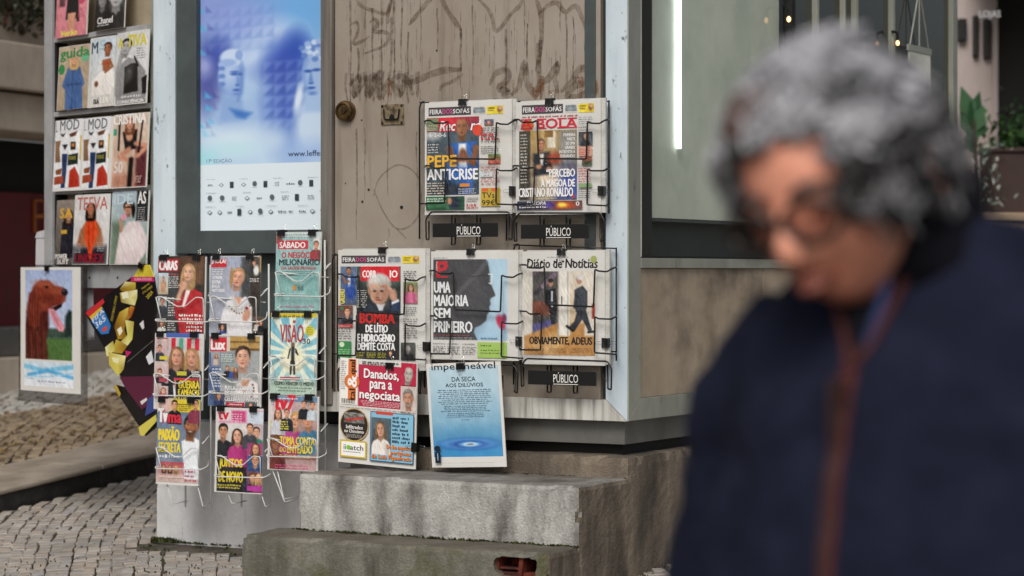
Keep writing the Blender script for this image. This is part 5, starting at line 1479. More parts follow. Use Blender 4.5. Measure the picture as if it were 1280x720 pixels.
p.greek('print', 690, 232, 868, 262, 3, '#55787a', .35, .06); p.disc('print', 762, 320, 10, 12, '#d89040'); p.text('print', 'SNS', 778, 312, 808, 332, '#3f6a74', .02); p.greek('print', 735, 345, 830, 352, 1, '#d8e4e4', .6, .1); p.greek('print', 690, 405, 870, 418, 1, '#c87a9a', .6, .15)
p = mag('pale blue magazine with white rays around a figure, middle of the right stack', (339, 392, 397, 494), zb_, 'magazine with the white rays', .075)
def m8(c):
    A = c.asp; c.grad('#7fbfd0', '#9cc8cc'); cx, cy = .5, .85
    for k in range(14):
        a = 6.2832 * k / 14 + .1; c.poly([(cx, cy), (cx + 2 * math.cos(a), cy + 2 * math.sin(a)), (cx + 2 * math.cos(a + .2), cy + 2 * math.sin(a + .2))], '#e4ecdc', .02)
    c.ell(cx, cy + .15, .26, .34, '#ece9cc', .25); c.rect(0, 0, 1, .09, '#d6c23c', .02); c.ell(.86, .38, .10, .11, '#d8d24a', .15)
    c.line([(.5, .72), (.5, 1.08)], .07, '#2c3438'); c.line([(.47, 1.05), (.46, 1.32)], .04, '#2c3438'); c.line([(.53, 1.05), (.54, 1.32)], .04, '#2c3438'); c.line([(.44, .78), (.4, .98)], .03, '#2c3438'); c.line([(.56, .78), (.61, .9), (.56, .84)], .03, '#2c3438'); c.ell(.5, .68, .04, .05, '#8a6a54', .2)
    c.rect(0, A - .3, 1, A, '#b4ccbc', .03)
p.photo('cover_photo', 636, 446, 866, 855, m8, 118)
p.text('masthead', 'VISÃO', 684, 480, 804, 594, '#b23a44', .012); p.text('masthead', '30', 800, 572, 836, 600, '#26323a', .02)
p.greek('print', 648, 452, 840, 470, 1, '#6a5a20', .6, .08); p.greek('print', 815, 512, 850, 556, 5, '#8a8420', .4, .4, center=True)
p.rect('print', 690, 765, 790, 780, '#b03444'); p.text('headline', 'COMO VENCER O MEDO', 660, 788, 856, 806, '#26302c', .015); p.greek('print', 680, 812, 846, 840, 2, '#5a6a60', .4, .08)
p = mag('television magazine with a woman and dark haired child, lowest of the right stack', (336, 495, 399, 588), zc, 'magazine with the woman and child', .10)
def m9(c):
    A = c.asp; c.grad('#c8b4b4', '#8a5a50'); c.rect(0, 0, 1, .12, '#6a88a8', .03); c.rect(0, .15, .46, .62, '#d8c8c8', .02); c.rect(0, .55, .45, .75, '#c8b848', .03); c.rect(0, .78, 1, 1.15, '#7a4a42', .1); c.rect(0, A - .22, 1, A, '#c0a0a0', .03)
    c.head(.55, .52, .115, '#d8a488', '#b08848', 'up', '#b0488a', .12, '#b05058', .1); c.head(.80, .50, .115, '#d0987c', '#1a1414', 'short', '#4a7a9a', -.12, '#a85a50', .1); c.ell(.80, .38, .13, .09, '#17110f', .2)
    c.head(.17, .38, .07, style='long', cloth='#c8c8d0'); c.head(.36, .36, .06, style='short', cloth='#26303c'); c.head(.72, .16, .05, style='short', cloth='#23262c'); c.head(.9, .18, .05, style='up', cloth='#c8d0d8'); c.head(.12, 1.0, .1, '#a8745a', style='short', cloth='#7a3a34')
p.photo('cover_photo', 545, 190, 745, 505, m9, 118)
p.text('masthead', 'tv7', 562, 184, 656, 252, '#d6283a', .06, .1)
p.greek('print', 560, 195, 680, 205, 1, '#e8e8f0', .6, .1); p.greek('print', 590, 295, 630, 335, 4, '#e8d848', .6, .4)
p.text('headline', 'TOMA CONTA', 588, 362, 738, 398, '#ecd43a', .035); p.text('headline', 'DO', 590, 408, 618, 430, '#ecd43a', .03); p.text('headline', 'ENTEADO', 622, 398, 730, 434, '#ecd43a', .035); p.greek('print', 590, 438, 735, 455, 2, '#e0d088', .5, .08); p.greek('print', 570, 480, 735, 502, 2, '#d85a8a', .5, .12)
for p in mags:
    p.done()
for p in mags:
    for u, w in ((.13, 'left'), (.82, 'right')):
        clip_at(p, u, -.006, label=f'black clip at the top {w} of the ' + p.short)
    mb = MB(); nx = 8
    vs = [p.at(-.02 + 1.06 * i / nx, v, -20) if False else (lambda q: (q[0], q[1] - .007, q[2]))(p.at(-.03 + 1.07 * i / nx, v, 10)) for v in (-.03, 1.05) for i in range(nx + 1)]
    mb.add(vs, [(i, nx + 1 + i, nx + 2 + i, i + 1) for i in range(nx)]); mb.build('plastic_sleeve', M['sleeve'], p.root, smooth=True)

# the white wire racks, one per stack
def wk(px, py, off):
    u, z = KF.hit(px, py, off); return Vector((u, -off, z))
RKL = ['white wire magazine rack at the left end with three pockets', 'white wire magazine rack in the middle of the magazine stacks', 'white wire magazine rack beside the door jamb, its top magazine teal']
W_ = .0022
M['hook_in'] = M['white_wire']
for ci, (cx, tops) in enumerate(((0, [(197, 321, 257, 420), (194, 417, 253, 512), (197, 499, 250, 606)]), (1, [(264, 320, 323, 420), (264, 419, 326, 508), (271, 510, 328, 616)]), (2, [(346, 290, 402, 388), (339, 392, 396, 492), (336, 495, 398, 588)]))):
    bx = tops[1]
    ou, oz = KF.hit((bx[0] + bx[2]) / 2, 640, .03)
    O = Vector((ou, 0, oz))
    rk = empty('magazine_rack', KF.world(ou, 0, oz), krot); tag(rk, RKL[ci], 'magazine rack', 'white wire magazine racks')
    top = tops[0][1] + 10; bot = (634, 634, 628)[ci]
    for xx in (bx[0] + 12 * 0 + 37, bx[2] + 10):
        m = MB(); m.tube([wk(xx, top, .030) - O, wk(xx + 1, bot, .030) - O], .0034, 8); m.build('upright', M['white_wire'], rk, smooth=True)
    for ri, (x0, y0, x1, y1) in enumerate(tops):
        of = .05 + .025 * ri + .028
        yv = y0 + (y1 - y0) * .50 + (0, 2, 6)[ri]; yl = y0 + (y1 - y0) * .80
        w = x1 - x0
        m = MB()
        m.tube([wk(x1 + 9, yv + 8, .03) - O, wk(x0 - 2, yv + 1, of) - O, wk(x0 + w * .08, yv, of) - O, wk(x0 + w * .40, yv + 12.5, of) - O, wk(x0 + w * .57, yv + 12.5, of) - O, wk(x0 + w * .80, yv + 1, of) - O, wk(x0 + w * .95, yv + 2, of) - O, wk(x0 + w * .96, yl, of) - O], W_, 6, .008)
        m.tube([wk(x0 - 2, yv + 1, of) - O, wk(x0 + 5, yl + 2, of) - O], W_, 6)
        m.tube([wk(x0 + w * .5, yl - 2, .03) - O, wk(x0 - 3, yl - 1, of) - O, wk(x0 - 2, yl + 1, of + .004) - O, wk(x0 + w * 1.02, yl + 2.5, of + .004) - O, wk(x1 + 10, yl - 2, of - .03) - O, wk(x1 + 11, yl - 10, .03) - O], W_, 6, .012)
        m.tube([wk(x1 + 4, yl - 34, .03) - O, wk(x1 + 12, yl - 40, .03) - O, wk(x1 + 3, yl - 30, of - .02) - O], W_, 6, .005)
        m.build('pocket', M['white_wire'], rk, smooth=True)
    x0, y0, x1, y1 = tops[2]
    m = MB(); of = .105
    m.tube([wk(x0 + 6, y1 - 20, of) - O, wk(x0 + 19, bot - 4, of - .01) - O, wk(x0 + 37, bot - 8, .03) - O], W_, 6, .006)
    m.tube([wk(x1 - 8 if ci < 2 else x0 - 2, y1 - 18, of) - O, wk(x1 + 4 if ci < 2 else x0 + 20, bot, of - .01) - O, wk(x1 + 12 if ci < 2 else x0 + 36, bot - 5, .03) - O], W_, 6, .006)
    m.build('foot_loop', M['white_wire'], rk, smooth=True)
# ------------------------------------------------------------------ poster in the recessed case
zq = (220, 0, 4.5)
p = Page('poster', 'large blue and violet poster of two white marble heads in the recessed case', 'poster', None, (246, -150, 440, 288.3), KF, -.228, zoom=zq, thick=.004, bow=0., ink='poster')
p.sheet(M['paper'], part='poster_sheet')
def fp(c):
    def N(x, y): return (x - 117) / 873., (y + 675) / 873.
    def e(x, y, rx, ry, col, soft=.3, rot=0, al=1.): q = N(x, y); c.ell(q[0], q[1], rx / 873., ry / 873., col, soft, rot, al)
    def pg(pts, col, soft=.012, al=1.): c.poly([N(*q) for q in pts], col, soft, al)
    c.grad('#8f9fd8', '#cdd9ee'); e(700, 60, 300, 220, '#8db4e6', .9, 0, .8); e(250, 40, 220, 200, '#a6a2d8', .9, 0, .8)
    e(400, 150, 140, 90, '#aeb0e2', .8); e(580, 200, 120, 80, '#c9d2f0', .8); e(450, 330, 110, 110, '#cdd5f0', .8)
    e(200, 330, 90, 130, '#6a62a6', .6, .2, .85); e(190, 500, 70, 120, '#6f5a9c', .7, 0, .7); e(165, 350, 45, 60, '#c4bfe6', .7, 0, .8); e(250, 270, 60, 60, '#6a66b4', .7, 0, .6)
    e(640, 330, 110, 100, '#5a60b8', .7, -.5, .85); e(690, 270, 60, 90, '#5560b4', .7, 0, .7); e(600, 400, 120, 60, '#666ab8', .8, 0, .7); e(610, 560, 90, 200, '#6a68b6', .7, 0, .75); e(660, 700, 110, 170, '#6f78c4', .8, 0, .7); e(520, 650, 70, 120, '#9aa4da', .8, 0, .6)
    for i in range(12):
        for j in range(9):
            x, y = 190 + j * 63, 30 + i * 66 - 8 * j * .3
            if (j < 6 and i < 4) or (j > 4 and i > 4 and i < 11):
                dark = '#7a83c4' if i < 4 else '#4f55a0'
                pg([(x + 56, y), (x + 60, y + 56), (x, y + 56)], dark, .02, .30 * (.4 + .6 * (((i * 7 + j * 5) % 5) / 4)))
                pg([(x, y), (x + 56, y), (x, y + 52)], '#c8cef0' if i > 4 else '#b4b6e6', .02, .22)
    for k, (x, y) in enumerate(((150, 30), (160, 130), (155, 270), (190, 520), (195, 590), (150, 690), (215, 670), (180, 740))):
        pg([(x - 22, y - 22), (x + 22, y + 18), (x - 22, y + 18)], '#7fbfe6', .015, .8)
        pg([(x + 24, y - 20), (x + 60, y + 18), (x + 24, y + 18)], '#5e4c90', .015, .35)
    # left marble head in three quarter view
    sh, md, lt = '#7d86c2', '#a9b3de', '#d3daf2'
    e(345, 650, 130, 90, '#b9c4e6', .3); pg([(270, 520), (385, 560), (390, 680), (250, 690)], '#aab6de', .03)
    pg([(310, 600), (440, 630), (400, 665), (350, 650)], '#5d7cc0', .03, .8)
    e(305, 420, 62, 95, '#98a4d6', .15); e(330, 430, 58, 110, md, .1); e(345, 480, 42, 66, md, .15); e(310, 400, 40, 70, lt, .7, 0, .7)
    e(325, 312, 70, 50, lt, .15); e(365, 300, 22, 28, md, .2); e(300, 340, 50, 22, '#b3bce4', .3)
    for k in range(6): e(262 + 5 * k % 9, 350 + 22 * k, 17, 13, ('#b9c2e8', '#8d97cc')[k % 2], .3)
    pg([(378, 330), (398, 380), (392, 440), (384, 520), (366, 560), (352, 560), (372, 480), (372, 400)], sh, .03, .6)
    e(340, 405, 24, 9, '#6e79b8', .5); e(372, 408, 12, 7, '#6e79b8', .5); e(340, 392, 28, 6, '#8590c8', .5)
    pg([(357, 405), (368, 460), (352, 465)], '#8e99d0', .02); e(356, 470, 12, 6, '#7681be', .5); e(350, 497, 19, 7, '#6f7ab8', .5); e(350, 520, 16, 6, '#8d98ce', .6)
    # right marble head with curls
    e(790, 720, 110, 170, '#d3dbf0', .3); pg([(740, 520), (850, 520), (860, 640), (730, 640)], '#bcc8e8', .03)
    e(780, 420, 62, 110, '#a3afdc', .1); e(800, 430, 60, 105, '#b8c2e4', .15)
    for k in range(26):
        a = k * 2.4; r_ = 8 + 4.2 * k ** .9; e(795 + min(r_, 80) * math.cos(a), 295 + min(r_, 62) * math.sin(a) * .8, 18, 15, ('#d6dcf2', '#8a95cc', '#b4bee4')[k % 3], .3)
    e(755, 410, 22, 8, '#5f6ab0', .5); e(800, 405, 22, 8, '#5f6ab0', .5); pg([(768, 410), (758, 468), (780, 470)], '#8390c8', .02); e(770, 478, 14, 6, '#6a76b6', .5); e(772, 504, 20, 7, '#5f6ab0', .5); e(778, 535, 22, 10, '#8a96cc', .6)
    e(700, 560, 20, 80, '#dfe4f4', .5, .2); e(330, 780, 190, 70, '#dbe4f2', .8); e(560, 800, 100, 90, '#d3ddf0', .8, 0, .8); e(800, 860, 160, 60, '#b8c4ea', .8, 0, .8); e(330, 830, 120, 40, '#cfe2ee', .8); e(160, 880, 70, 50, '#bfe0ea', .8)
p.photo('picture', 117, -675, 990, 918, lambda c: (fp(c), c.blur(1), setattr(c, 'a', 255 * (c.a / 255) ** np.array([1.5, 1.18, 1.06]))), 250, grain=0)
p.rect('credits', 117, 918, 990, 1298, '#dce8f0')
p.text('lettering', '17ª EDIÇÃO', 178, 882, 324, 912, '#4f6a86', .0); p.text('lettering', 'www.leffest.com', 642, 852, 935, 884, '#28304a', .012)
rg = random.Random(4)
for r_, (y, n) in enumerate(((1035, 10), (1112, 9), (1190, 11))):
    for k in range(n + 2):
        x = 185 + k * 640 / n; t = rg.randint(0, 4); w = rg.uniform(22, 58)
        if k % 3 == 0: p.greek('credits', x - 8, y - 36, x + 50, y - 30, 1, '#a8b0b8', .7, .2)
        if t == 0: p.rect('credits', x, y - 18, x + 22, y + 18, '#3a4148')
        elif t == 1: p.greek('credits', x, y - 6, x + w, y + 6, 1, '#4a525c', .9, .14)
        elif t == 2: p.disc('credits', x + 14, y - 4, 13, 15, '#5a626c'); p.greek('credits', x, y + 14, x + 36, y + 18, 1, '#8a929a', .8, .2)
        elif t == 3: p.poly('credits', [(x, y), (x + 15, y + 12), (x + 30, y), (x + 15, y - 12)], '#7a828c'); p.disc('credits', x + 15, y, 7, 6, '#dce8f0')
        else: p.greek('credits', x, y - 14, x + w * .8, y + 14, 3, '#6a727c', .5, .25)
p.done()

# ------------------------------------------------------------------ magazine shelf, swung out on the far left
o_ = KF.world(KF.hit(187, 200, RO)[0], RO, 0)
KS = Frame(o_.x, o_.y, R(50))
shelf = empty('magazine_shelf', KS.world(0, 0, 0), (0, 0, KS.rot()))
tag(shelf, 'grey metal display shelf of fashion magazines left of the blue poster', 'display shelf')
uA = KS.hit(58.5, 200)[0]; uB = KS.hit(68, 200)[0]; uC = KS.hit(70.5, 200)[0]
ZS0 = KS.hit(128, 352)[1]
def shb(name, m, *b, bevel=.002):
    mb = MB(); mb.box(*b); return mb.build(name, M[m], shelf, bevel=bevel)
shb('post', 'shelf_metal', uA, uB, -.012, .06, ZS0 - .0, 2.7)
shb('post_gap', 'black', uB + .0005, uC, .0, .06, ZS0 + .03, 2.7)
shb('backing', 'shelf_back', uC, -.002, .05, .06, ZS0 + .04, 2.7)
for yc in (42, 137.5, 237):
    z = KS.hit(128, yc)[1]; shb('ledge', 'shelf_metal', uC + .001, -.003, -.014, .05, z - .011, z + .009)
zb0, zb1 = KS.hit(128, 360)[1], KS.hit(128, 332)[1]
shb('bottom_rail', 'shelf_metal', uB + .001, -.003, -.010, .055, zb0, zb1)
rv = MB()
for px in (115, 150, 178): u, z = KS.hit(px, 347); rv.box(u - .004, u + .004, -.0125, -.0095, z - .004, z + .004)
rv.build('rivets', M['black_wire'], shelf)
zs = (0, 0, 4.0)
SG = 'fashion magazines on the grey shelf'
M['gloss2'] = attr_mat('matt_glossy_ink', .35, .5, coat=.15)
smags = []
def smag(label, box, short, off=.018):
    p = Page('magazine', label, 'magazine', SG, box, KS, off, zoom=zs, lean=R(3), thick=.005, bow=.003, ink='gloss2', short=short)
    p.sheet(M['paper'], part='pages'); smags.append(p); return p
def figure(c, cx, top, h, skin, hair, dress, wide=.16, style='long'):
    r = h * .075
    c.poly([(cx - wide, top + h * .25), (cx + wide, top + h * .25), (cx + wide * 1.25, top + h), (cx - wide * 1.25, top + h)], dress, .04)
    c.head(cx, top + h * .12, r, skin, hair, style)
p = smag('pink fashion magazine with a figure in black, top left of the shelf', (72, -30, 111, 46), 'pink fashion magazine')
def s1(c):
    A = c.asp; c.grad('#d88a94', '#d07e8a'); c.rect(.1, .3, .3, .95, '#5a3a40', .06); figure(c, .55, .3, 1.1, '#d09880', '#2c2020', '#17141a', .17); c.poly([(.4, 1.2), (.66, 1.2), (.62, 1.75), (.42, 1.75)], '#c89076', .03); c.poly([(.68, 1.0), (.78, 1.5), (.7, 1.5)], '#17141a', .03)
p.photo('cover_photo', 288, -120, 443, 184, s1, 40); p.text('headline', 'Verão', 318, 150, 402, 180, '#e8e04a', .04, .2); p.disc('print', 415, 15, 14, 14, '#c04a6a'); p.greek('print', 400, 45, 435, 95, 5, '#a83a54', .5, .3)
p = smag('black and white magazine with a white script title, top middle of the shelf', (121, -38, 158, 37), 'black and white magazine')
def s2(c): A = c.asp; c.grad('#5a5a5c', '#1c1c1e'); c.head(.72, .95, .24, '#a8a8a8', '#202022', 'short', '#2c2c2e', 0, '#6a6a6a'); c.head(.25, 1.0, .17, '#7a7a7a', '#141414', 'long', '#161618', 0, '#5a5a5a'); c.noise(14, 8, 2)
p.photo('cover_photo', 484, -150, 632, 148, s2, 40); p.text('headline', 'Chanel', 498, 82, 578, 116, '#f0f0f0', .02); p.greek('print', 500, 118, 575, 128, 1, '#c8c8c8', .7, .2)
p = smag('magazine with a woman in a pink hat and blue denim coat', (74, 57, 112, 137), 'magazine with the denim coat')
def s3(c):
    A = c.asp; c.grad('#b8a692', '#a8957f'); c.noise(12, 8, 4); c.poly([(.32, .72), (.72, .72), (.9, 1.3), (.82, 1.4), (.86, A), (.28, A), (.26, 1.45), (.14, 1.3)], '#4a6a9c', .04); c.line([(.5, .74), (.5, A)], .03, '#35507c'); c.rect(.3, 1.25, .8, 1.32, '#3a5684', .02)
    c.head(.53, .46, .12, '#d8a88c', '#c8a470', 'long'); c.ell(.53, .25, .19, .13, '#c8a4a0', .15); c.ell(.53, .34, .22, .05, '#b8918c', .2)
p.photo('cover_photo', 298, 230, 448, 548, s3, 48); p.text('masthead', 'guida', 302, 236, 450, 306, '#2f8a4a', .03); p.disc('print', 314, 342, 17, 26, '#2f8a4a'); p.rect('print', 415, 285, 446, 312, '#6ab48a')
p = smag('magazine with a dark haired woman in a white skirt on pale paper', (113, 46, 145, 134), 'magazine with the white skirt')
def s4(c):
    A = c.asp; c.grad('#c8d4dc', '#d8d4ce'); c.poly([(.1, 1.7), (.6, 1.25), (.9, 1.2), (1.0, 1.9), (.9, 2.3), (.1, 2.3)], '#ece8e4', .06); c.poly([(.5, .9), (.85, .85), (.8, 1.35), (.55, 1.35)], '#9c6040', .04); c.rect(.5, 1.0, .85, 1.1, '#a8502c', .04); c.line([(.8, .95), (.9, 1.2), (.65, 1.4)], .09, '#98603f'); c.ell(.3, 1.85, .08, .12, '#7a4c38', .3)
    c.head(.7, .45, .16, '#9c6446', '#1c1412', 'up')
p.photo('cover_photo', 456, 190, 580, 535, s4, 44); p.text('masthead', 'M', 460, 205, 495, 265, '#3a4a5a', .02); p.text('masthead', "S", 500, 200, 530, 250, '#a8c4d4', .02); p.text('headline', 'OLÁ', 482, 488, 512, 520, '#2c2826', .03); p.text('headline', 'LIA', 518, 488, 560, 520, '#f0ece6', .03)
p = smag('grey toned magazine with a woman in a dark strapped top and yellow title letters', (146, 39, 186, 131), 'grey toned magazine with yellow letters')
def s5(c):
    A = c.asp; c.grad('#d0d2d4', '#dcdee0'); c.poly([(.15, 1.0), (.4, .8), (.7, .9), (.95, 1.3), (1, A), (.05, A), (.0, 1.7)], '#8f8f90', .04); c.poly([(.3, 1.1), (.5, 1.0), (.7, 1.0), (.75, 1.9), (.3, 1.95)], '#19191b', .04); c.line([(.6, .8), (.72, 1.1)], .05, '#151517'); c.ell(.42, 1.35, .14, .3, '#d8d8d8', .6, .3, .25)
    c.line([(.05, 1.9), (.05, 1.2), (.2, .6), (.3, .35)], .14, '#9a9a9b'); c.head(.32, .45, .17, '#a8a8a8', '#1c1c1e', 'up', None, .15, '#5a5a5a', .4); c.poly([(.85, 1.5), (1, 1.4), (1, 2.0), (.88, 2.0)], '#101012', .03)
p.photo('cover_photo', 585, 160, 743, 520, s5, 56); p.text('masthead', 'A', 590, 180, 622, 235, '#d8cc4a', .03); p.text('masthead', 'TIVA', 640, 172, 736, 235, '#d8cc4a', .03); p.greek('print', 690, 240, 735, 300, 5, '#8a8a8c', .4, .4); p.text('headline', 'CONSCIÊNCIA', 600, 496, 735, 516, '#f2f2f2', .035); p.greek('print', 620, 476, 720, 490, 1, '#e0e0e0', .7, .1)
for k, bx in enumerate(((69, 150, 104.5, 239), (105, 147, 141, 237))):
    p = smag(('left one of two identical white shopping magazines, partly beneath its twin', 'right one of two identical white shopping magazines, next to the magazine with long boots')[k], bx, ('left white shopping magazine', 'right white shopping magazine')[k], .018 + .006 * k)
    x = 280 + k * 141
    p.rect('cover', x - 4, 598 - k * 12, x + 134, 948, '#e4e4e6')
    p.text('masthead', 'L', x, 604 - 6 * k, x + 10, 655 - 6 * k, '#5a6470', .0); p.text('masthead', 'MOD', x + 22, 598 - 6 * k, x + 118, 652 - 6 * k, '#4f5a66', .01)
    def items(c):
        c.rect(0, 0, 1, 3, '#e4e4e6')
        for pts, col in (([(.02, .35), (.24, .35), (.2, .6), (.26, 1.15), (.05, 1.15)], '#8a6a50'), ([(.3, .85), (.52, .85), (.5, 1.6), (.46, 2.2), (.3, 2.2), (.34, 1.5)], '#2f3f66'), ([(.54, .9), (.9, .85), (.9, 1.25), (.54, 1.3)], '#24302c'), ([(.62, 1.5), (.8, 1.35), (.96, 1.7), (1, 2.1), (.6, 2.15)], '#b03828'), ([(.04, 1.7), (.4, 1.66), (.42, 1.95), (.04, 2.0)], '#9c4a34'), ([(.08, 1.45), (.34, 1.38), (.3, 1.62), (.1, 1.62)], '#8a5438'), ([(.62, .42), (.8, .42), (.8, .72), (.62, .72)], '#2a2622'), ([(.3, .5), (.52, .5), (.42, .72)], '#22262c'), ([(.2, .06), (.3, .12), (.42, .06), (.34, .2), (.28, .2)], '#1c1c20'), ([(.55, .12), (.85, .02), (.78, .2), (.6, .24)], '#6a4230'), ([(.95, .2), (1, .2), (1, 1.1), (.95, 1.1)], '#c8a83a'), ([(.66, .48), (.76, .48), (.76, .6), (.66, .6)], '#c87a3c')):
            c.poly(pts, col, .03)
    p.photo('cover_photo', x - 2, 655 - 8 * k, x + 132, 940, items, 50); p.text('print', 'TOUS', x + 72, 783 - 6 * k, x + 108, 802 - 6 * k, '#a89a3c', .03)
p = smag('magazine with a seated woman in long black boots and a white title', (142, 142, 186, 235), 'magazine with the long black boots')
def s7(c):
    A = c.asp; c.grad('#cdb8a6', '#c8a48e'); c.rect(.7, .9, 1, A, '#5a2a2e', .1); c.rect(0, 1.7, .7, A, '#b8836e', .2); c.poly([(.3, .5), (.72, .45), (.7, 1.0), (.4, 1.05)], '#1a1618', .04); c.ell(.5, .62, .1, .16, '#cf967a', .3); c.line([(.5, 1.0), (.25, 1.2), (.6, 1.35)], .14, '#c88e74'); c.line([(.7, .85), (1.0, .95), (.75, 1.2)], .13, '#c88e74'); c.line([(.58, 1.3), (.55, 2.1)], .13, '#141214'); c.line([(.2, .1), (.2, 1.0)], .06, '#1a1618'); c.line([(.85, .2), (.78, 1.1)], .05, '#1a1618')
    c.head(.5, .28, .11, '#d09a80', '#7a4a30', 'long')
p.photo('cover_photo', 566, 570, 742, 936, s7, 50); p.text('masthead', 'CRISTINA', 568, 568, 732, 620, '#f2f0ee', .03); p.text('headline', '50', 580, 805, 628, 864, '#e8ddd8', .02); p.greek('print', 690, 880, 725, 918, 4, '#e0c0b8', .5, .3); p.rect('print', 566, 640, 588, 672, '#3a9a7a')
p = smag('narrow dark magazine with yellow letters half hidden behind the orange dressed cover', (71, 251, 97, 331), 'narrow dark magazine')
p.photo('cover_photo', 284, 1000, 384, 1324, lambda c: (c.grad('#8a8078', '#5a544e'), figure(c, .65, .5, 2.4, '#b08468', '#241a14', '#23242c', .3), c.rect(.3, 1.5, .6, 1.7, '#c8a03c', .03)), 36)
p.text('masthead', 'SA', 302, 1040, 368, 1092, '#d8a83c', .03); p.text('headline', 'POWER', 288, 1270, 352, 1296, '#ece8e4', .03); p.text('headline', 'SUIT', 300, 1298, 360, 1322, '#ece8e4', .03)
p = smag('magazine with a long haired woman wearing a bright orange draped top', (93.5, 243, 137, 331), 'magazine with the orange top', .027)
def s8(c):
    A = c.asp; c.grad('#d6d4d4', '#c8c4c2'); c.rect(0, 1.5, 1, A, '#26262c', .2); c.poly([(.22, 1.0), (.35, .8), (.7, .8), (.82, 1.0), (.9, 1.5), (.1, 1.5)], '#a06848', .05); c.poly([(.38, .72), (.66, .72), (.74, 1.1), (.62, 1.5), (.54, 2.0), (.46, 1.6), (.36, 1.3), (.34, .95)], '#d8502a', .03); c.line([(.45, .8), (.5, 1.6)], .04, '#b03c1e'); c.line([(.6, .8), (.6, 1.4)], .03, '#b8401e')
    c.head(.5, .42, .12, '#a87454', '#1c1412', 'long')
p.photo('cover_photo', 374, 975, 546, 1322, s8, 50); p.text('masthead', 'TEEVA', 388, 985, 540, 1050, '#c06a5c', .01); p.text('headline', 'UNISSEX', 388, 1268, 535, 1316, '#8a1c2c', .03); p.greek('print', 385, 1215, 425, 1265, 5, '#c8ccd0', .4, .3); p.greek('print', 500, 1210, 540, 1260, 5, '#c8ccd0', .4, .3)
p = smag('magazine with a woman in a sheer white blouse blowing pink bubble gum', (140, 239, 186, 331), 'magazine with the bubble gum')
def s9(c):
    A = c.asp; c.grad('#b8c8d4', '#7a8a78'); c.rect(0, .85, .35, A, '#6f7f70', .2); c.rect(.7, 0, 1, .85, '#24262a', .04); c.poly([(.25, 1.2), (.5, .85), (.8, .85), (1.0, 1.3), (1.0, 1.7), (.8, A), (.15, A)], '#dccfd0', .05); c.ell(.55, 1.3, .2, .3, '#e8dede', .7); c.line([(.3, 1.1), (.28, .8), (.36, .72)], .08, '#b98a70')
    c.head(.46, .48, .12, '#b98a70', '#1c1614', 'up', None, -.1); c.line([(.36, .44), (.56, .46)], .03, '#151515'); c.ell(.36, .72, .075, .09, '#e0a0b8', .15); c.ell(.62, .55, .05, .2, '#1c1614', .3)
p.photo('cover_photo', 562, 955, 742, 1322, s9, 50); p.text('masthead', 'IDE', 572, 968, 668, 1020, '#c8dce6', .01); p.text('masthead', 'AS', 692, 958, 732, 1022, '#eceae6', .02); p.greek('print', 696, 1035, 734, 1130, 9, '#c8c8c8', .4, .35)
for p in smags: p.done()

# the hanging things below the shelf
p = Page('calendar', 'calendar with a panting red setter dog, hung under the magazine shelf', 'calendar', None, (27, 334, 101, 490), KS, .045, zoom=(0, 300, 4.0), thick=.004, bow=.002, ink='gloss2', short='dog calendar')
pc = p
p.sheet(M['paper'], part='page')
def dog(c):
    A = c.asp; c.grad('#a3b2d4', '#c2cade'); c.rect(.38, 1.43, 1, A, '#4f6e3a', .05); c.rect(.4, 1.24, 1, 1.45, '#3c4f44', .06); c.poly([(.84, 1.4), (.86, .98), (.93, .84), (1, .88), (1, 1.4)], '#26342f', .06)
    rd, dk, hi = '#7d3626', '#4c1d16', '#a85a40'
    c.poly([(0, A), (.0, 1.2), (.06, .7), (.2, .45), (.5, .8), (.52, 1.15), (.46, 1.5), (.5, A)], dk, .06)
    c.poly([(.12, .62), (.16, .36), (.3, .23), (.5, .22), (.64, .33), (.82, .37), (.88, .48), (.86, .66), (.74, .74), (.6, .78), (.48, .88), (.3, .9), (.15, .8)], rd, .05)
    c.ell(.42, .30, .2, .07, hi, .8, .1, .7); c.ell(.66, .45, .16, .06, hi, .8, .1, .55); c.ell(.5, .62, .14, .08, '#682a1e', .8)
    c.ell(.845, .47, .065, .075, '#1d171d', .25); c.ell(.83, .44, .02, .015, '#6a6670', .5); c.ell(.47, .37, .03, .024, '#160c0a', .3); c.ell(.46, .345, .05, .012, '#4c1d16', .5)
    c.poly([(.5, .84), (.8, .70), (.78, .78), (.6, .9)], '#2c1112', .03); c.poly([(.5, .82), (.62, .82), (.84, 1.2), (.82, 1.30), (.72, 1.30), (.6, 1.08)], '#d58f9a', .03); c.line([(.57, .88), (.77, 1.24)], .022, '#b0687a')
    c.poly([(.08, .5), (.2, .42), (.32, .6), (.34, 1.0), (.24, 1.25), (.1, 1.2), (.03, .9)], '#6a2a1e', .06)
    for k in range(9): c.line([(.08 + .03 * k, .55 + .05 * (k % 3)), (.06 + .03 * k, .85), (.1 + .025 * k, 1.2)], .014, (hi, dk)[k % 2], .55)
    for k in range(10): c.line([(.04 + .045 * k, 1.2 + .06 * (k % 3)), (.05 + .045 * k, A)], .018, (rd, dk, hi)[k % 3], .5)
p.photo('picture', 133, 150, 368, 600, dog, 90)
def wav(c): c.grad('#cfe2f0', '#e6ecf4'); c.line([(0, .1), (.4, .18), (1, .08)], .09, '#7fc4e6'); c.line([(.1, .28), (.5, .18), (1, .3)], .07, '#5fb0e0'); c.line([(0, .32), (.5, .3), (1, .2)], .03, '#a8d4ee')
p.photo('inset_photo', 127, 610, 374, 735, wav, 60); p.greek('print', 140, 690, 190, 704, 1, '#8a90a8', .5, .3); p.greek('print', 200, 700, 340, 716, 1, '#8a90a8', .5, .15)
p.done()
sl = MB()
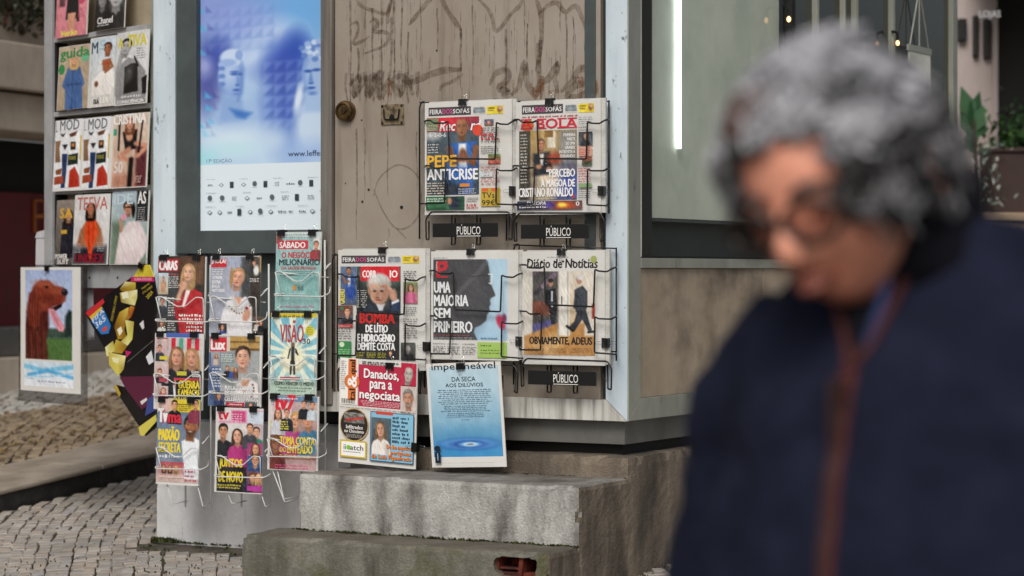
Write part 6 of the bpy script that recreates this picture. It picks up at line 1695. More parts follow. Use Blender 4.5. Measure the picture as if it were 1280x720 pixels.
p.sheet(M['sleeve2'], part='plastic_sleeve', u0=-.06, u1=1.10, v0=-.02, v1=1.09, depth=.001, dy=.0055)
clip_at(p, .48, .0, label='black clip on the top of the dog calendar')
# sticker album stand: a tilted black card with a yellow head
p = Page('sticker_album', 'black football sticker album card with a gold figure, hung tilted from the shelf', 'card display', None, (118, 343, 194, 500), KS, .10, roll=R(16), thick=.006, bow=0., ink='gloss2', size=(.36, .50), short='black sticker album card')
pa = p
# fractions along the card; outline cut to a pointed tab
def cardp(px, py):
    """fraction on the tilted card for a pixel of the photo"""
    Rm = p.rot; n = Rm @ Vector((0, -1, 0)); o0 = p.root.location + Rm @ Vector((0, -p.thick, 0))
    d = Vector(((px - CXP) / FPX, 1, (HYP - py) / FPX)); c0 = Vector((0, 0, CAMZ))
    t = (o0 - c0).dot(n) / d.dot(n)
    q = Rm.transposed() @ (c0 + d * t - p.root.location)
    return q.x / p.w + .5, 1 - q.z / p.h
def cpoly(part, pts, col):
    if not isinstance(col, list): return p.poly(part, [cardp(*q) for q in pts], col)
    lay = p.nxt(); n = len(pts)
    q = [cardp(*a) for a in pts]; q.append((sum(a[0] for a in q) / n, sum(a[1] for a in q) / n))
    cs = [tuple(lin(hexc(col[i % len(col)]))) for i in range(n)] + [tuple(lin(hexc(col[-1])))]
    p.mb(part).add([p.at(u, v, lay) for u, v in q], [(n, (i + 1) % n, i) for i in range(n)], cs)
body = [cardp(*q) for q in ((165, 346), (192, 346), (196, 372), (197, 470), (197, 505), (162, 486), (148, 467), (106, 391), (129, 372))]
def slab(pts, d0, d1, name, m):
    mb = MB(); n = len(pts)
    vs = [p.at(u, v, 0) for u, v in pts]
    mb.add([(x, y + d0, z) for x, y, z in vs] + [(x, y + d1, z) for x, y, z in vs], [tuple(range(n)), tuple(range(2 * n - 1, n - 1, -1))] + [(i, i + n, (i + 1) % n + n, (i + 1) % n) for i in range(n)])
    return mb.build(name, m, p.root)
M['black_card'] = mat('black_card', '#0f0e10', .35, 0, '#17161a', 20)
M['gold_print'] = mat('yellow_card', '#d8c640', .4, 0, '#c2ad30', 30)
slab(body, 0, .006, 'card', M['black_card'])
slab([cardp(*q) for q in ((166, 347), (176, 331), (186, 331), (192, 347))], .0005, .006, 'yellow_tab', M['gold_print'])
slab([cardp(*q) for q in ((144, 481), (162, 486), (197, 505), (197, 532), (181, 545), (150, 498))], .003, .008, 'rear_card', M['black_card'])
p.layer = 2
cpoly('lettering', [(163, 352), (165, 346), (192, 346), (193.5, 352)], '#c8286a'); 
def ctext(part, s, a, b, c, col, bold=.03):
    """lettering between two baseline pixels a, b; c above a"""
    co, fs, _ = letters(s, bold); lay = p.nxt()
    A, B, C_ = Vector(cardp(*a)), Vector(cardp(*b)), Vector(cardp(*c))
    p.mb(part).add([p.at(*(A + (B - A) * x + (C_ - A) * y), lay) for x, y in co], fs, tuple(lin(hexc(col))))
ctext('lettering', 'SUPER STICKER', (168, 350.5), (190, 350.5), (167.8, 347.5), '#f0d8e0', .02)
for s, a, b, c, col in (('2024', (185, 374), (192, 366), (182, 371), '#e0c840'), ('NEW', (178, 362), (188, 355), (177, 360), '#c8b43c'), ('STICKERS', (179, 368), (191, 359), (178, 365.5), '#c8b43c')): ctext('lettering', s, a, b, c, col)
ctext('lettering', 'FOOTBALL STARS', (141, 402), (147, 371), (138.5, 400), '#c8b43c', .02)
cpoly('emblem', [(107, 391), (129, 373), (131, 378), (112, 397)], '#c83038'); cpoly('emblem', [(112, 396), (127, 383), (129, 386), (114.5, 400)], '#d8b838')
cpoly('emblem', [(114, 401), (129, 385), (139, 407), (136, 417), (127, 418)], '#2f76bc')
ctext('emblem', 'FIFA', (117, 404), (131, 390), (115, 399), '#f4f6f8', .04); ctext('emblem', '365', (121, 411), (133, 400), (118.5, 404), '#f4f6f8', .04)
cpoly('emblem', [(127, 412), (133, 407), (135, 411), (130, 415)], '#d84a3a')
def ribbon_gold(pts, cols):
    for k, (q, cl) in enumerate(zip(pts, cols)): cpoly('gold_figure', q, cl)
ribbon_gold([[(150, 361), (157, 352), (170, 353), (170, 362), (156, 368)], [(150, 366), (172, 362), (172, 372), (169, 382), (152, 378)], [(157, 390), (164, 382), (169, 384), (165, 396), (158, 402)], [(143, 408), (150, 390), (161, 384), (160, 398), (156, 412), (160, 424), (148, 424)], [(157, 400), (168, 402), (166, 424), (160, 432), (150, 428), (160, 420)], [(146, 424), (160, 432), (153, 442), (140, 440)], [(132, 434), (142, 426), (144, 438), (134, 446)], [(136, 440), (158, 445), (155, 462), (148, 470), (137, 456)]],
            [['#8a6a1c', '#e8e0a0', '#c8b84a', '#a88c2c'], ['#a08a3a', '#f0ecc0', '#c8b860', '#e0dc9a'], ['#7a4012', '#c88a3c', '#b0641e'], ['#6a4a14', '#b8902c', '#d8c860', '#8a6420', '#a07a24'], ['#e8e4a0', '#b8a040', '#d6cf6a'], ['#c8b048', '#8a6a1c', '#b08a2a'], ['#efeab0', '#b8a850', '#cfc86a'], ['#c8b850', '#efe9a8', '#a8903c', '#d8cc60']])
cpoly('gold_figure', [(147, 412), (152, 408), (154, 414), (150, 420)], '#f0ecd0'); cpoly('gold_figure', [(152, 366), (160, 364), (162, 372), (154, 374)], '#efeccb'); cpoly('gold_figure', [(140, 446), (150, 448), (148, 455), (142, 452)], '#efeabb')
cpoly('print', [(157, 438), (165, 440), (159, 447)], '#c02a6a'); cpoly('print', [(175, 405), (180, 400), (181, 410), (179, 412)], '#d8d8d8'); cpoly('print', [(183, 446), (190, 438), (193, 452), (187, 456)], '#e4e4e8')
cpoly('print', [(160, 452), (192, 425), (192.5, 426), (160.5, 453)], '#5a5a5a')
cpoly('print', [(150, 471), (196, 470), (196, 500), (178, 512), (158, 486)], '#5a1c3a'); cpoly('print', [(185, 500), (196, 490), (197, 512), (182, 520)], '#3a4a8a'); cpoly('print', [(176, 502), (184, 497), (185, 500), (178, 506)], '#e0dcd8')
cpoly('print', [(174, 534), (196, 518), (197, 526), (180, 545), (176, 544)], '#d8cc5a'); cpoly('print', [(143, 484), (146, 480), (152, 492), (150, 496)], '#b89a3a')
p.done()
clip_at(p, *cardp(178, 331), label='black clip on the yellow tab of the black sticker album card')
# white sheets hung under the rail, and the box behind
def hung(px0, px1, y0, y1, off, name, label, cat, m, d=.004, fr=KS):
    u0, z1 = fr.hit(px0, y0, off); u1, z0 = fr.hit(px1, y1, off)
    o = empty(name, fr.world((u0 + u1) / 2, off, z0), (0, 0, fr.rot())); tag(o, label, cat)
    return o, u1 - u0, z1 - z0
M['white_sheet'] = mat('white_sheet', '#c9c9cc', .7, 0, '#b0b0b4', 9, (1, 1, .3))
o, w, h = hung(104, 116, 361, 425, -.02, 'hanging_sheet', 'white sheet of paper hung between the dog calendar and the black card', 'paper', None)
mb = MB()
for k in range(9):
    pass
vs = []
for j in range(9):
    for i in range(9): vs.append(((i / 8 - .5) * w, .012 * math.sin(i * 1.1) * (1 - j / 12), h * j / 8))
mb.add(vs, [(j * 9 + i, j * 9 + i + 1, (j + 1) * 9 + i + 1, (j + 1) * 9 + i) for j in range(8) for i in range(8)])
me_o = mb.build('sheet', M['white_sheet'], o, smooth=True); sm = me_o.modifiers.new('s', 'SOLIDIFY'); sm.thickness = .002
o, w, h = hung(45, 57.5, 294, 333, -.03, 'paper_box', 'small white paper box standing behind the shelf above the dog calendar', 'box', None)
mb = MB(); mb.prism([(-w / 2 - .006, -.02), (w / 2, -.02), (w / 2, h), (-w / 2, h)], 0, .06); mb.build('box_body', M['white_sheet'], o, bevel=.002)
mb = MB(); mb.prism([(-w / 2 - .003, h - .012), (w / 2 + .003, h - .012), (w / 2 - .01, h + .02), (-w / 2 + .012, h + .012)], -.003, .063); mb.build('box_flap', M['white_sheet'], o, bevel=.001)

# ------------------------------------------------------------------ the concrete building behind on the left
M['bconc'] = mat('weathered_facade', '#cbbdab', .85, 0, '#a89a8a', 2.2, (1, 1, .5), (.38, .65), .2, 12, '#5e564c', 5, (.62, .8), (1, 1, .2))
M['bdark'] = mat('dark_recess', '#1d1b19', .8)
M['bred'] = mat('dark_red_wall', '#6a0f14', .6, 0, '#560c10', 3)
M['bgrey'] = mat('grey_band', '#5b5957', .7, 0, '#4b4947', 4)
M['orange'] = mat('orange_line', '#b5651e', .6)
M['violet'] = mat('violet_sign', '#5a4a9a', .5)
KB = Frame(-.2118 * 13.4, 13.4, R(-66))
bl = empty('concrete_building', KB.world(0, 0, 0), (0, 0, KB.rot())); tag(bl, 'stained concrete building with overhanging ledges and a dark red ground floor', 'building')
def zB(py): return CAMZ + (HYP - py) / FPX * 13.6
def bbox(name, m, *b, bevel=.01):
    mb = MB(); mb.box(*b); return mb.build(name, M[m], bl, bevel=bevel)
bbox('parapet', 'bconc', -6, 7, .05, .6, zB(54), zB(-60))
bbox('ledge', 'bconc', -6, 7, -.12, .5, zB(116), zB(58))
bbox('lintel', 'bconc', -6, 7, -.06, .5, zB(166), zB(119))
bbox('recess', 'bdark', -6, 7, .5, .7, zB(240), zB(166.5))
bbox('upper_wall', 'bconc', -6, 7, .2, .7, zB(-59), 6.5)
rw_ = bbox('red_wall', 'bred', -6, 7, .45, .6, zB(411), zB(235))
bbox('sill_band', 'bgrey', -6, 7, .12, .6, zB(446), zB(410.5))
bbox('base_wall', 'bconc', -6, 7, .06, .7, -.5, zB(447))
u0, z0 = KB.hit(43, 291, -.44); u1, z1 = KB.hit(57, 250, -.44); um, zm = (u0 + u1) / 2, (z0 + z1) / 2
mb = MB()
for a, b in ((z0, zm), (zm, z1)):
    for (x0, x1, y0, y1) in ((u0, u1, a, a + .012), (u0, u1, b - .012, b), (u0, u0 + .012, a + .0121, b - .0121), (u1 - .012, u1, a + .0121, b - .0121)): mb.box(x0, x1, .435, .449, y0, y1)
mb.build('window_outline', M['orange'], rw_)
sg = empty('round_sign', KB.world(-.02, -.35, zB(248)), (0, 0, KB.rot())); tag(sg, 'violet round sign on the dark red wall at the left edge', 'sign')
mb = MB(); disc_ring(mb, -.02, 0, [(.09, 0), (.09, -.02), (.08, -.025)]); mb.build('disc', M['violet'], sg); mb = MB(); mb.box(-.05, .01, .0, .11, -.02, .02); mb.build('bracket', M['bgrey'], sg)
# creeper hanging over the parapet
def leaves(mb, n, fn, size, seed, cols):
    rg = random.Random(seed)
    for k in range(n):
        c = fn(rg)
        s_ = size * rg.uniform(.6, 1.3)
        q = Matrix.Rotation(rg.uniform(0, 6.28), 3, 'Z') @ Matrix.Rotation(rg.uniform(-1.2, 1.2), 3, 'X') @ Matrix.Rotation(rg.uniform(-.8, .8), 3, 'Y')
        pts = [(-.0, -.5, 0), (.28, -.1, .06), (.2, .3, .03), (0, .55, -.05), (-.2, .3, .03), (-.28, -.1, .06)]
        cl = rg.choice(cols); f = rg.uniform(.75, 1.25)
        mb.add([c + q @ (Vector(a) * s_) for a in pts], [(0, 1, 2, 3), (0, 3, 4, 5)], tuple(x * f for x in cl))
M['leaf'] = attr_mat('leaf', .5, .4)
cr = empty('hanging_creeper', KB.world(0, .0, zB(2)), (0, 0, KB.rot())); tag(cr, 'dark green creeper hanging over the top of the concrete parapet', 'plant')
mb = MB()
def crf(rg):
    u = rg.uniform(-1.2, 1.6); d = abs(mnoise.noise(Vector((u * 2.4, 0, 0)))) * .5 + .12
    return Vector((u, rg.uniform(-.1, .05), -(rg.random() ** 1.6) * d * .62 + .03))
leaves(mb, 1800, crf, .05, 3, [(.05, .055, .03), (.03, .035, .02), (.07, .06, .035)])
mb.build('foliage', M['leaf'], cr, color=True)
mb = MB()
for k in range(8):
    u = -1.1 + k * .35; mb.tube([(u, .0, .06), (u + .05, -.06, -.05), (u + .02, -.05, -.16)], .006, 5)
mb.build('stem', M['brick'], cr)

# ------------------------------------------------------------------ the shop front behind on the right
YR = 16.5
KR = Frame(0, YR, 0)
def R_(px, py): return KR.hit(px, py)
M['swall'] = mat('pale_render', '#b7aaa6', .8, 0, '#a2958f', 2, (1, 1, .4), (.4, .65), .1, 20)
M['sdark'] = mat('dark_shopfront', '#171413', .5, 0, '#221b18', 3)
M['awn'] = mat('black_awning', '#141416', .7)
M['awn_edge'] = mat('awning_rail', '#c4c5c8', .4, .4)
M['planter'] = mat('brown_planter', '#3a2620', .7, 0, '#2c1c17', 5)
M['ledge_stone'] = mat('tan_ledge', '#a48f76', .8, 0, '#8a765f', 4)
sh = empty('shop_front', (0, YR, 0)); tag(sh, 'pale rendered shop front with dark shutters and a dark doorway, right edge', 'building')
def sbx(name, m, px0, px1, py0, py1, y0, y1, bevel=.01):
    a, zt = R_(px0, py0); b, zb = R_(px1, py1)
    mb = MB(); mb.box(a, b, y0, y1, zb, zt); return mb.build(name, M[m], sh, bevel=bevel)
sbx('wall', 'swall', 1150, 1247, -200, 420, 0, .4)
sbx('wall', 'sdark', 1247.2, 1600, -200, 420, .25, .6)
sbx('shutter', 'sdark', 1215, 1222, 20, 72, -.05, 0); sbx('shutter', 'sdark', 1228, 1237, 24, 74, -.05, 0)
sbx('corner_post', 'awn', 1196, 1207, 24, 52, -.06, 0)
sbx('door_post', 'swall', 1240, 1247, 20, 262, -.03, 0)
sbx('cornice', 'swall', 1150, 1247, -110, -60, -.15, 0)
aw = empty('awning', (0, YR, 0)); tag(aw, 'black shop awning with a pale rail and white lettering', 'awning')
a, zt = R_(1205, -6); b, zb = R_(1420, 32)
mb = MB(); mb.add([(a, -.002, zt + .35), (b, -.002, zt + .35), (a, -1.3, zt - .08), (b, -1.3, zt - .08), (a, -.002, zt + .30), (b, -.002, zt + .30), (a, -1.3, zb + .06), (b, -1.3, zb + .06)], [(0, 1, 3, 2), (2, 3, 7, 6), (4, 6, 7, 5), (0, 2, 6, 4), (1, 5, 7, 3), (0, 4, 5, 1)]); va = mb.build('canopy', M['awn'], aw)
mb = MB(); mb.tube([(a + .12, -1.33, zt - .02), (b, -1.33, zt - .10)], .03, 8); mb.build('rail', M['awn_edge'], aw, smooth=True)
mb = MB()
a2, z2 = R_(1224, 24); b2, z1 = R_(1251, 13)
co, fs, _ = letters('LOJAS', .03)
x0 = a2 * (YR - 1.31) / YR; x1 = b2 * (YR - 1.31) / YR; zz0 = CAMZ + (z2 - CAMZ) * (YR - 1.31) / YR; zz1 = CAMZ + (z1 - CAMZ) * (YR - 1.31) / YR
mb.add([(x0 + (x1 - x0) * u, -1.304, zz0 + (zz1 - zz0) * v) for u, v in co], fs)
mb.build('lettering', M['awn_edge'], va)
lw = empty('stone_ledge', (0, YR - .9, 0)); tag(lw, 'low tan stone ledge in front of the shop on the right', 'wall')
a, zt = KR.hit(1180, 266, .9); b, _ = KR.hit(1500, 266, .9)
mb = MB(); mb.box(a, b, 0, .9, -.2, zt - .06); mb.build('base', M['ledge_stone'], lw, bevel=.01)
mb = MB(); mb.box(a - .03, b, -.04, .86, zt - .0595, zt); mb.build('coping', M['ledge_stone'], lw, bevel=.012)
pt = empty('planter', (0, YR - .6, 0)); tag(pt, 'dark brown planter box with bushy green plants by the doorway', 'planter')
a, z1 = KR.hit(1233, 192, .6); b, _ = KR.hit(1420, 192, .6)
mb = MB(); mb.box(a, b, -.2, .25, zt + .001, z1); mb.build('box', M['planter'], pt, bevel=.01)
mb = MB(); mb.box(a - .02, b, -.22, .27, z1 + .001, z1 + .03); mb.build('rim', M['planter'], pt, bevel=.006)
bu = empty('bush', (a + .3, YR - .6, z1)); tag(bu, 'bushy bright green plant growing in the brown planter', 'plant')
mb = MB()
leaves(mb, 1500, lambda rg: Vector((rg.gauss(.15, .22), rg.gauss(0, .1), abs(rg.gauss(.02, .13)) + .02)), .055, 5, [(.03, .085, .02), (.05, .12, .025), (.012, .036, .012)])
mb.build('foliage', M['leaf'], bu, color=True)
mb = MB()
for k in range(5): mb.tube([(.05 * k, 0, 0), (.06 * k, .02, .2)], .008, 5)
mb.build('stem', M['planter'], bu)
c_, zc_ = KR.hit(1217, 182, 1.0)
pl_ = empty('leafy_plant', (c_, YR - 1.0, zt)); tag(pl_, 'upright plant with broad green leaves and white blooms before the pale wall', 'plant')
mb = MB()
rg = random.Random(8)
for k in range(12):
    an = rg.uniform(0, 6.28); L = rg.uniform(.16, .3); zz0 = rg.uniform(.35, .6)
    d = Vector((math.cos(an) * .35, math.sin(an) * .35, 1)).normalized(); sd_ = d.cross(Vector((math.sin(an), -math.cos(an), .2))).normalized()
    b0 = Vector((0, 0, zz0)); mb.add([b0, b0 + d * L * .45 + sd_ * .06, b0 + d * L, b0 + d * L * .45 - sd_ * .06], [(0, 1, 2, 3)], (.025, .085, .03))
mb.build('leaf', M['leaf'], pl_, color=True)
mb = MB()
leaves(mb, 90, lambda rg: Vector((rg.gauss(.06, .06), rg.gauss(0, .05), rg.uniform(.05, .45))), .05, 9, [(.3, .32, .29), (.16, .2, .16)])
mb.build('bloom', M['leaf'], pl_, color=True)
mb = MB(); mb.tube([(0, 0, 0), (.01, 0, .3), (0, 0, .6)], .012, 6); mb.build('stem', M['planter'], pl_)
# ------------------------------------------------------------------ the passer-by
PX, PY = .40, 2.30
PZ = ground_z(PX, PY)
YAW = R(-40)
person = empty('person', (PX, PY, PZ), (0, 0, YAW))
tag(person, 'grey curly haired person in glasses and navy zipped jacket, looking down as they walk past', 'person')
def skin_mat():
    m = mat('skin', (.76, .345, .235), .5, 0, (.68, .26, .165), 9, (1, 1, 1), (.4, .65), .05, 80)
    b = m.node_tree.nodes['Principled BSDF']; b.inputs['Subsurface Weight'].default_value = .15; b.inputs['Subsurface Radius'].default_value = (.012, .005, .003); b.inputs['Subsurface Scale'].default_value = .5
    return m
M['skin'] = skin_mat()
M['navy'] = mat('navy_fleece', (.007, .009, .022), .9, 0, (.012, .015, .034), 14, (1, 1, 1), (.4, .65), .3, 160, spec=.15)
M['collar'] = mat('black_collar', (.006, .006, .010), .9, spec=.15)
M['zip'] = mat('russet_zip', (.062, .008, .006), .8)
M['zip_metal'] = mat('zip_pull', (.03, .010, .008), .5, 0)
M['trouser'] = mat('dark_trousers', (.018, .018, .022), .85, 0, (.026, .026, .03), 20)
M['shoe'] = mat('black_shoes', (.012, .011, .011), .45)
M['shirt'] = mat('blue_shirt', (.02, .038, .13), .8)
M['iris'] = mat('dark_eye', (.02, .012, .01), .1)
M['lens_rim'] = mat('dark_glasses', (.02, .012, .010), .3)
M['lens'] = glass_mat('spectacle_lens', (.62, .54, .52), .0, .05)
M['hair_dark'] = mat('dark_grey_hair', (.05, .045, .045), .6)
M['lip'] = mat('lips', (.27, .085, .06), .5)
def ring(c, rx, ry, n=24, ex=2.3, axis=None):
    out = []
    for k in range(n):
        a = 6.2832 * k / n
        ca, sa = math.cos(a), math.sin(a)
        x = math.copysign(abs(ca) ** (2 / ex), ca) * rx; y = math.copysign(abs(sa) ** (2 / ex), sa) * ry
        out.append((c[0] + x, c[1] + y, c[2]))
    return out
def fuse(mb, vox, name, m, smooth_it=6, parent=person):
    me = mb.mesh(name, m)
    o = link(name, me, parent)
    md = o.modifiers.new('r', 'REMESH'); md.mode = 'VOXEL'; md.voxel_size = vox; md.use_smooth_shade = True
    sm = o.modifiers.new('s', 'SMOOTH'); sm.factor = .5; sm.iterations = smooth_it
    bpy.context.view_layer.update()
    me2 = bpy.data.meshes.new_from_object(o.evaluated_get(bpy.context.evaluated_depsgraph_get()))
    o.modifiers.clear(); o.data = me2
    me2.materials.clear(); me2.materials.append(m)
    me2.polygons.foreach_set('use_smooth', [True] * len(me2.polygons))
    return o
# head, in its own frame: face towards -y
HC = Vector((-.030, -.120, 1.540))
HS = 1.05
HROT = Matrix.Rotation(R(2), 3, 'Z') @ Matrix.Rotation(R(25), 3, 'X') @ Matrix.Rotation(R(-10), 3, 'Y')
def HP(v): return HC + HROT @ (Vector(v) * HS)
def gauss(d, c, s): return math.exp(-((d - Vector(c).normalized()).length / s) ** 2)
mb = MB()
NU, NV = 64, 48
rings_ = []
for j in range(NV + 1):
    ph = -math.pi / 2 + math.pi * (j + .0) / NV
    ph = max(-1.55, min(1.55, ph))
    rw_ = []
    for i in range(NU):
        th = 2 * math.pi * i / NU
        d = Vector((math.cos(ph) * math.sin(th), -math.cos(ph) * math.cos(th), math.sin(ph)))
        p_ = Vector((d.x * .074, d.y * .094, d.z * .112))
        front = max(0, -d.y)
        if d.z < 0:
            t = -d.z
            p_.x *= 1 - .30 * t * t; p_.y *= 1 - (.25 * t * t if d.y > 0 else .02 * t)
        r_ = 0
        r_ += .026 * gauss(d, (0, -1, -.22), .16) + .014 * gauss(d, (0, -1, -.04), .13) + .007 * (gauss(d, (.16, -1, -.28), .12) + gauss(d, (-.16, -1, -.28), .12))
        r_ -= .010 * (gauss(d, (.36, -1, .06), .2) + gauss(d, (-.36, -1, .06), .2))
        r_ += .006 * (gauss(d, (.36, -1, .26), .2) + gauss(d, (-.36, -1, .26), .2)) + .006 * (gauss(d, (.62, -1, -.25), .3) + gauss(d, (-.62, -1, -.25), .3))
        r_ += .010 * gauss(d, (0, -1, -.62), .22) + .012 * gauss(d, (0, -1, -1.15), .3) - .005 * gauss(d, (0, -1, -.47), .1)
        p_ += Vector((d.x, d.y, d.z * .3)) * r_
        rw_.append(HP(p_))
    rings_.append(rw_)
mb.loft(rings_)
for s_ in (-1, 1):                                  # ears
    mb.loft([[HP((s_ * (.070 + e), .012 + ry * math.cos(6.2832 * k / 12), -.012 + rz * math.sin(6.2832 * k / 12))) for k in range(12)] for e, ry, rz in ((-.01, .012, .02), (.004, .018, .031), (.014, .02, .034), (.018, .013, .024))])
def ngon_tube(mb, pts, rs, n=16): mb.tube([Vector(p) for p in pts], rs, n)
ngon_tube(mb, [HP((0, .02, -.06)), (-.005, -.04, 1.46), (0, -.005, 1.38), (0, 0, 1.30)], [.058, .060, .066, .08], 18)
# trunk, legs and arms of the body itself
mb.loft([ring((0, 0, .86), .13, .10), ring((0, 0, .95), .165, .115), ring((0, 0, 1.08), .14, .105), ring((0, -.01, 1.24), .16, .115), ring((0, 0, 1.34), .125, .085), ring((0, 0, 1.40), .08, .06)])
for s_ in (-1, 1):
    ngon_tube(mb, [(s_ * .12, 0, 1.33), (s_ * .185, .01, 1.26), (s_ * .235, .03, 1.09), (s_ * .225, -.03, .99), (s_ * .175, -.115, .905)], [.045, .042, .038, .034, .026], 14)
    ngon_tube(mb, [(s_ * .085, 0, .90), (s_ * .095, -.03 + s_ * .03, .48), (s_ * .095, .0 + s_ * .06, .09)], [.085, .058, .04], 14)
    ngon_tube(mb, [(s_ * .095, .03 + s_ * .06, .05), (s_ * .10, -.11 + s_ * .06, .035)], [.036, .03], 12)
    ngon_tube(mb, [(s_ * .175, -.115, .905), (s_ * .145, -.135, .86), (s_ * .135, -.14, .835)], [.026, .033, .03], 12)   # palm, inside the pocket
body = fuse(mb, .0062, 'body', M['skin'], 3)
for s_ in (-1, 1):                                  # fingers inside the pocket mouths
    for k, (dx, L) in enumerate(((-.02, .055), (-.007, .066), (.007, .062), (.02, .048))):
        pass
fm = MB()
for s_ in (-1, 1):
    for k, (dx, L) in enumerate(((-.018, .060), (-.006, .070), (.006, .066), (.017, .052))):
        b0 = Vector((s_ * .135 + dx * .5, -.14 + dx, .838))
        fm.tube([b0, b0 + Vector((-s_ * .012, -.004, -L * .5)), b0 + Vector((-s_ * .016, .004, -L))], [.009, .0085, .007], 10)
    b0 = Vector((s_ * .150, -.15, .872)); fm.tube([b0, b0 + Vector((-s_ * .02, -.022, -.02)), b0 + Vector((-s_ * .03, -.026, -.05))], [.011, .010, .008], 10)
fm.build('fingers', M['skin'], body, smooth=True)
# lips, eyes, brows
lm = MB()
for dz, w, r_ in ((.003, .022, .0045), (-.005, .019, .0055)):
    lm.tube([HP((-w, -.085, -.058 + dz * .3)), HP((-w * .4, -.0985, -.056 + dz)), HP((0, -.100, -.057 + dz)), HP((w * .4, -.0985, -.056 + dz)), HP((w, -.085, -.058 + dz * .3))], [.002, r_, r_, r_, .002], 8)
lm.build('lips', M['lip'], body, smooth=True)
em = MB()
for s_ in (-1, 1):
    c_ = Vector((s_ * .030, -.079, .004))
    em.loft([[HP((c_.x + .0125 * math.cos(a) * math.cos(6.2832 * k / 14), c_.y + .011 * math.sin(6.2832 * k / 14) * math.cos(a), c_.z - .006 + .003 * math.sin(a))) for k in range(14)] for a in np.linspace(-1.5, 1.5, 7)])
em.build('eye', M['iris'], body, smooth=True)
for s_ in (-1, 1):
    bw = MB(); bw.tube([HP((s_ * .014, -.096, .022)), HP((s_ * .03, -.094, .028)), HP((s_ * .05, -.078, .022))], [.003, .004, .002], 8)
    bw.build('eyebrow', M['hair_dark'], body, smooth=True)
# glasses
gl = MB(); ln = MB()
for s_ in (-1, 1):
    loop = [HP((s_ * .032 + .026 * math.cos(a), -.108 + .010 * abs(math.cos(a)) * (1 if s_ * math.cos(a) > 0 else .2), .000 + .018 * math.sin(a))) for a in np.linspace(0, 6.2832, 25)]
    gl.tube(loop, .0040, 6)
    ln.add(loop[:-1], [tuple(range(24))])
    gl.tube([HP((s_ * .058, -.098, .006)), HP((s_ * .074, -.06, .008)), HP((s_ * .078, .01, .006)), HP((s_ * .076, .03, -.012))], .0022, 6)
gl.tube([HP((-.008, -.110, .004)), HP((0, -.113, .007)), HP((.008, -.110, .004))], .0024, 6)
gp = gl.build('glasses', M['lens_rim'], person, smooth=True)
ln.build('lens', M['lens'], gp)
# hair: a dark under-layer and a mass of grey curls
M['hair'] = attr_mat('grey_curls', .45, .5)
rg = random.Random(21)
um_ = MB()
rr_ = []
def hair_ok(d):
    """outside the face, ears half covered"""
    if d.y < 0:
        edge = .62 - .10 * d.x * d.x
        if d.x < 0: edge += .28 * (abs(d.x) > .62)
        if d.z < edge - .85 * abs(d.x) * (abs(d.x) > .62): return False
        return True
    if d.x < 0: return d.z > -.25 + .3 * (d.y < .4)
    return d.z > -.42
for j in range(25):
    ph = -1.5 + 3.0 * j / 24
    rw_ = []
    for i in range(40):
        th = 2 * math.pi * i / 40
        d = Vector((math.cos(ph) * math.sin(th), -math.cos(ph) * math.cos(th), math.sin(ph)))
        k = 1.07 if hair_ok(d) else .86
        p_ = Vector((d.x * .076, d.y * .096 + .004, d.z * .113)) * k
        rw_.append(HP(p_))
    rr_.append(rw_)
um_.loft(rr_)
hair0 = um_.build('hair', M['hair_dark'], person, smooth=True)
hm = MB()
n_ = 0
while n_ < 2300:
    d = Vector((rg.gauss(0, 1), rg.gauss(0, 1), rg.gauss(0, 1))).normalized()
    if not hair_ok(d): continue
    n_ += 1
    base = Vector((d.x * .076, d.y * .096 + .006, d.z * .110))
    if d.y > 0 and d.z < .1: base += Vector((0, .012, 0))
    cl = mnoise.noise(d * 3.2 + Vector((2, 1, 7)))                       # clumps stand out and are lighter
    cl2 = mnoise.noise(d * 7.5 + Vector((9, 4, 1)))
    out_ = .008 + .014 * rg.random() + .014 * max(0, cl) + .004 * (d.z > .2) + .003 * (d.y > .2)
    t1 = d.orthogonal().normalized(); t2 = d.cross(t1)
    rc = rg.uniform(.006, .0125); turns = rg.uniform(1.0, 1.9); a0 = rg.uniform(0, 6.28)
    drift = (t1 * rg.gauss(0, 1) + t2 * rg.gauss(0, 1)) * .008 + Vector((0, 0, -.010))
    pts = []
    for k in range(13):
        t = k / 12
        a = a0 + turns * 6.28 * t
        pts.append(HP(base + d * (.002 + out_ * t) + drift * t + (t1 * math.cos(a) + t2 * math.sin(a)) * rc * (.4 + .6 * t)))
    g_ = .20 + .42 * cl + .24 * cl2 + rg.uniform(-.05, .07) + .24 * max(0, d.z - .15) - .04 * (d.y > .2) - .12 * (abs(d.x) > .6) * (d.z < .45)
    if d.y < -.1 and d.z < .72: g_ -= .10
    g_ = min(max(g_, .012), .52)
    w_ = rg.uniform(-.006, .006)
    brown = (d - Vector((-.30, -.62, .75)).normalized()).length < .16
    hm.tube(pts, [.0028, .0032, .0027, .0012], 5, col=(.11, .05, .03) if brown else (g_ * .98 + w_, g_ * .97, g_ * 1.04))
hm.build('curls', M['hair'], hair0, smooth=True, color=True)
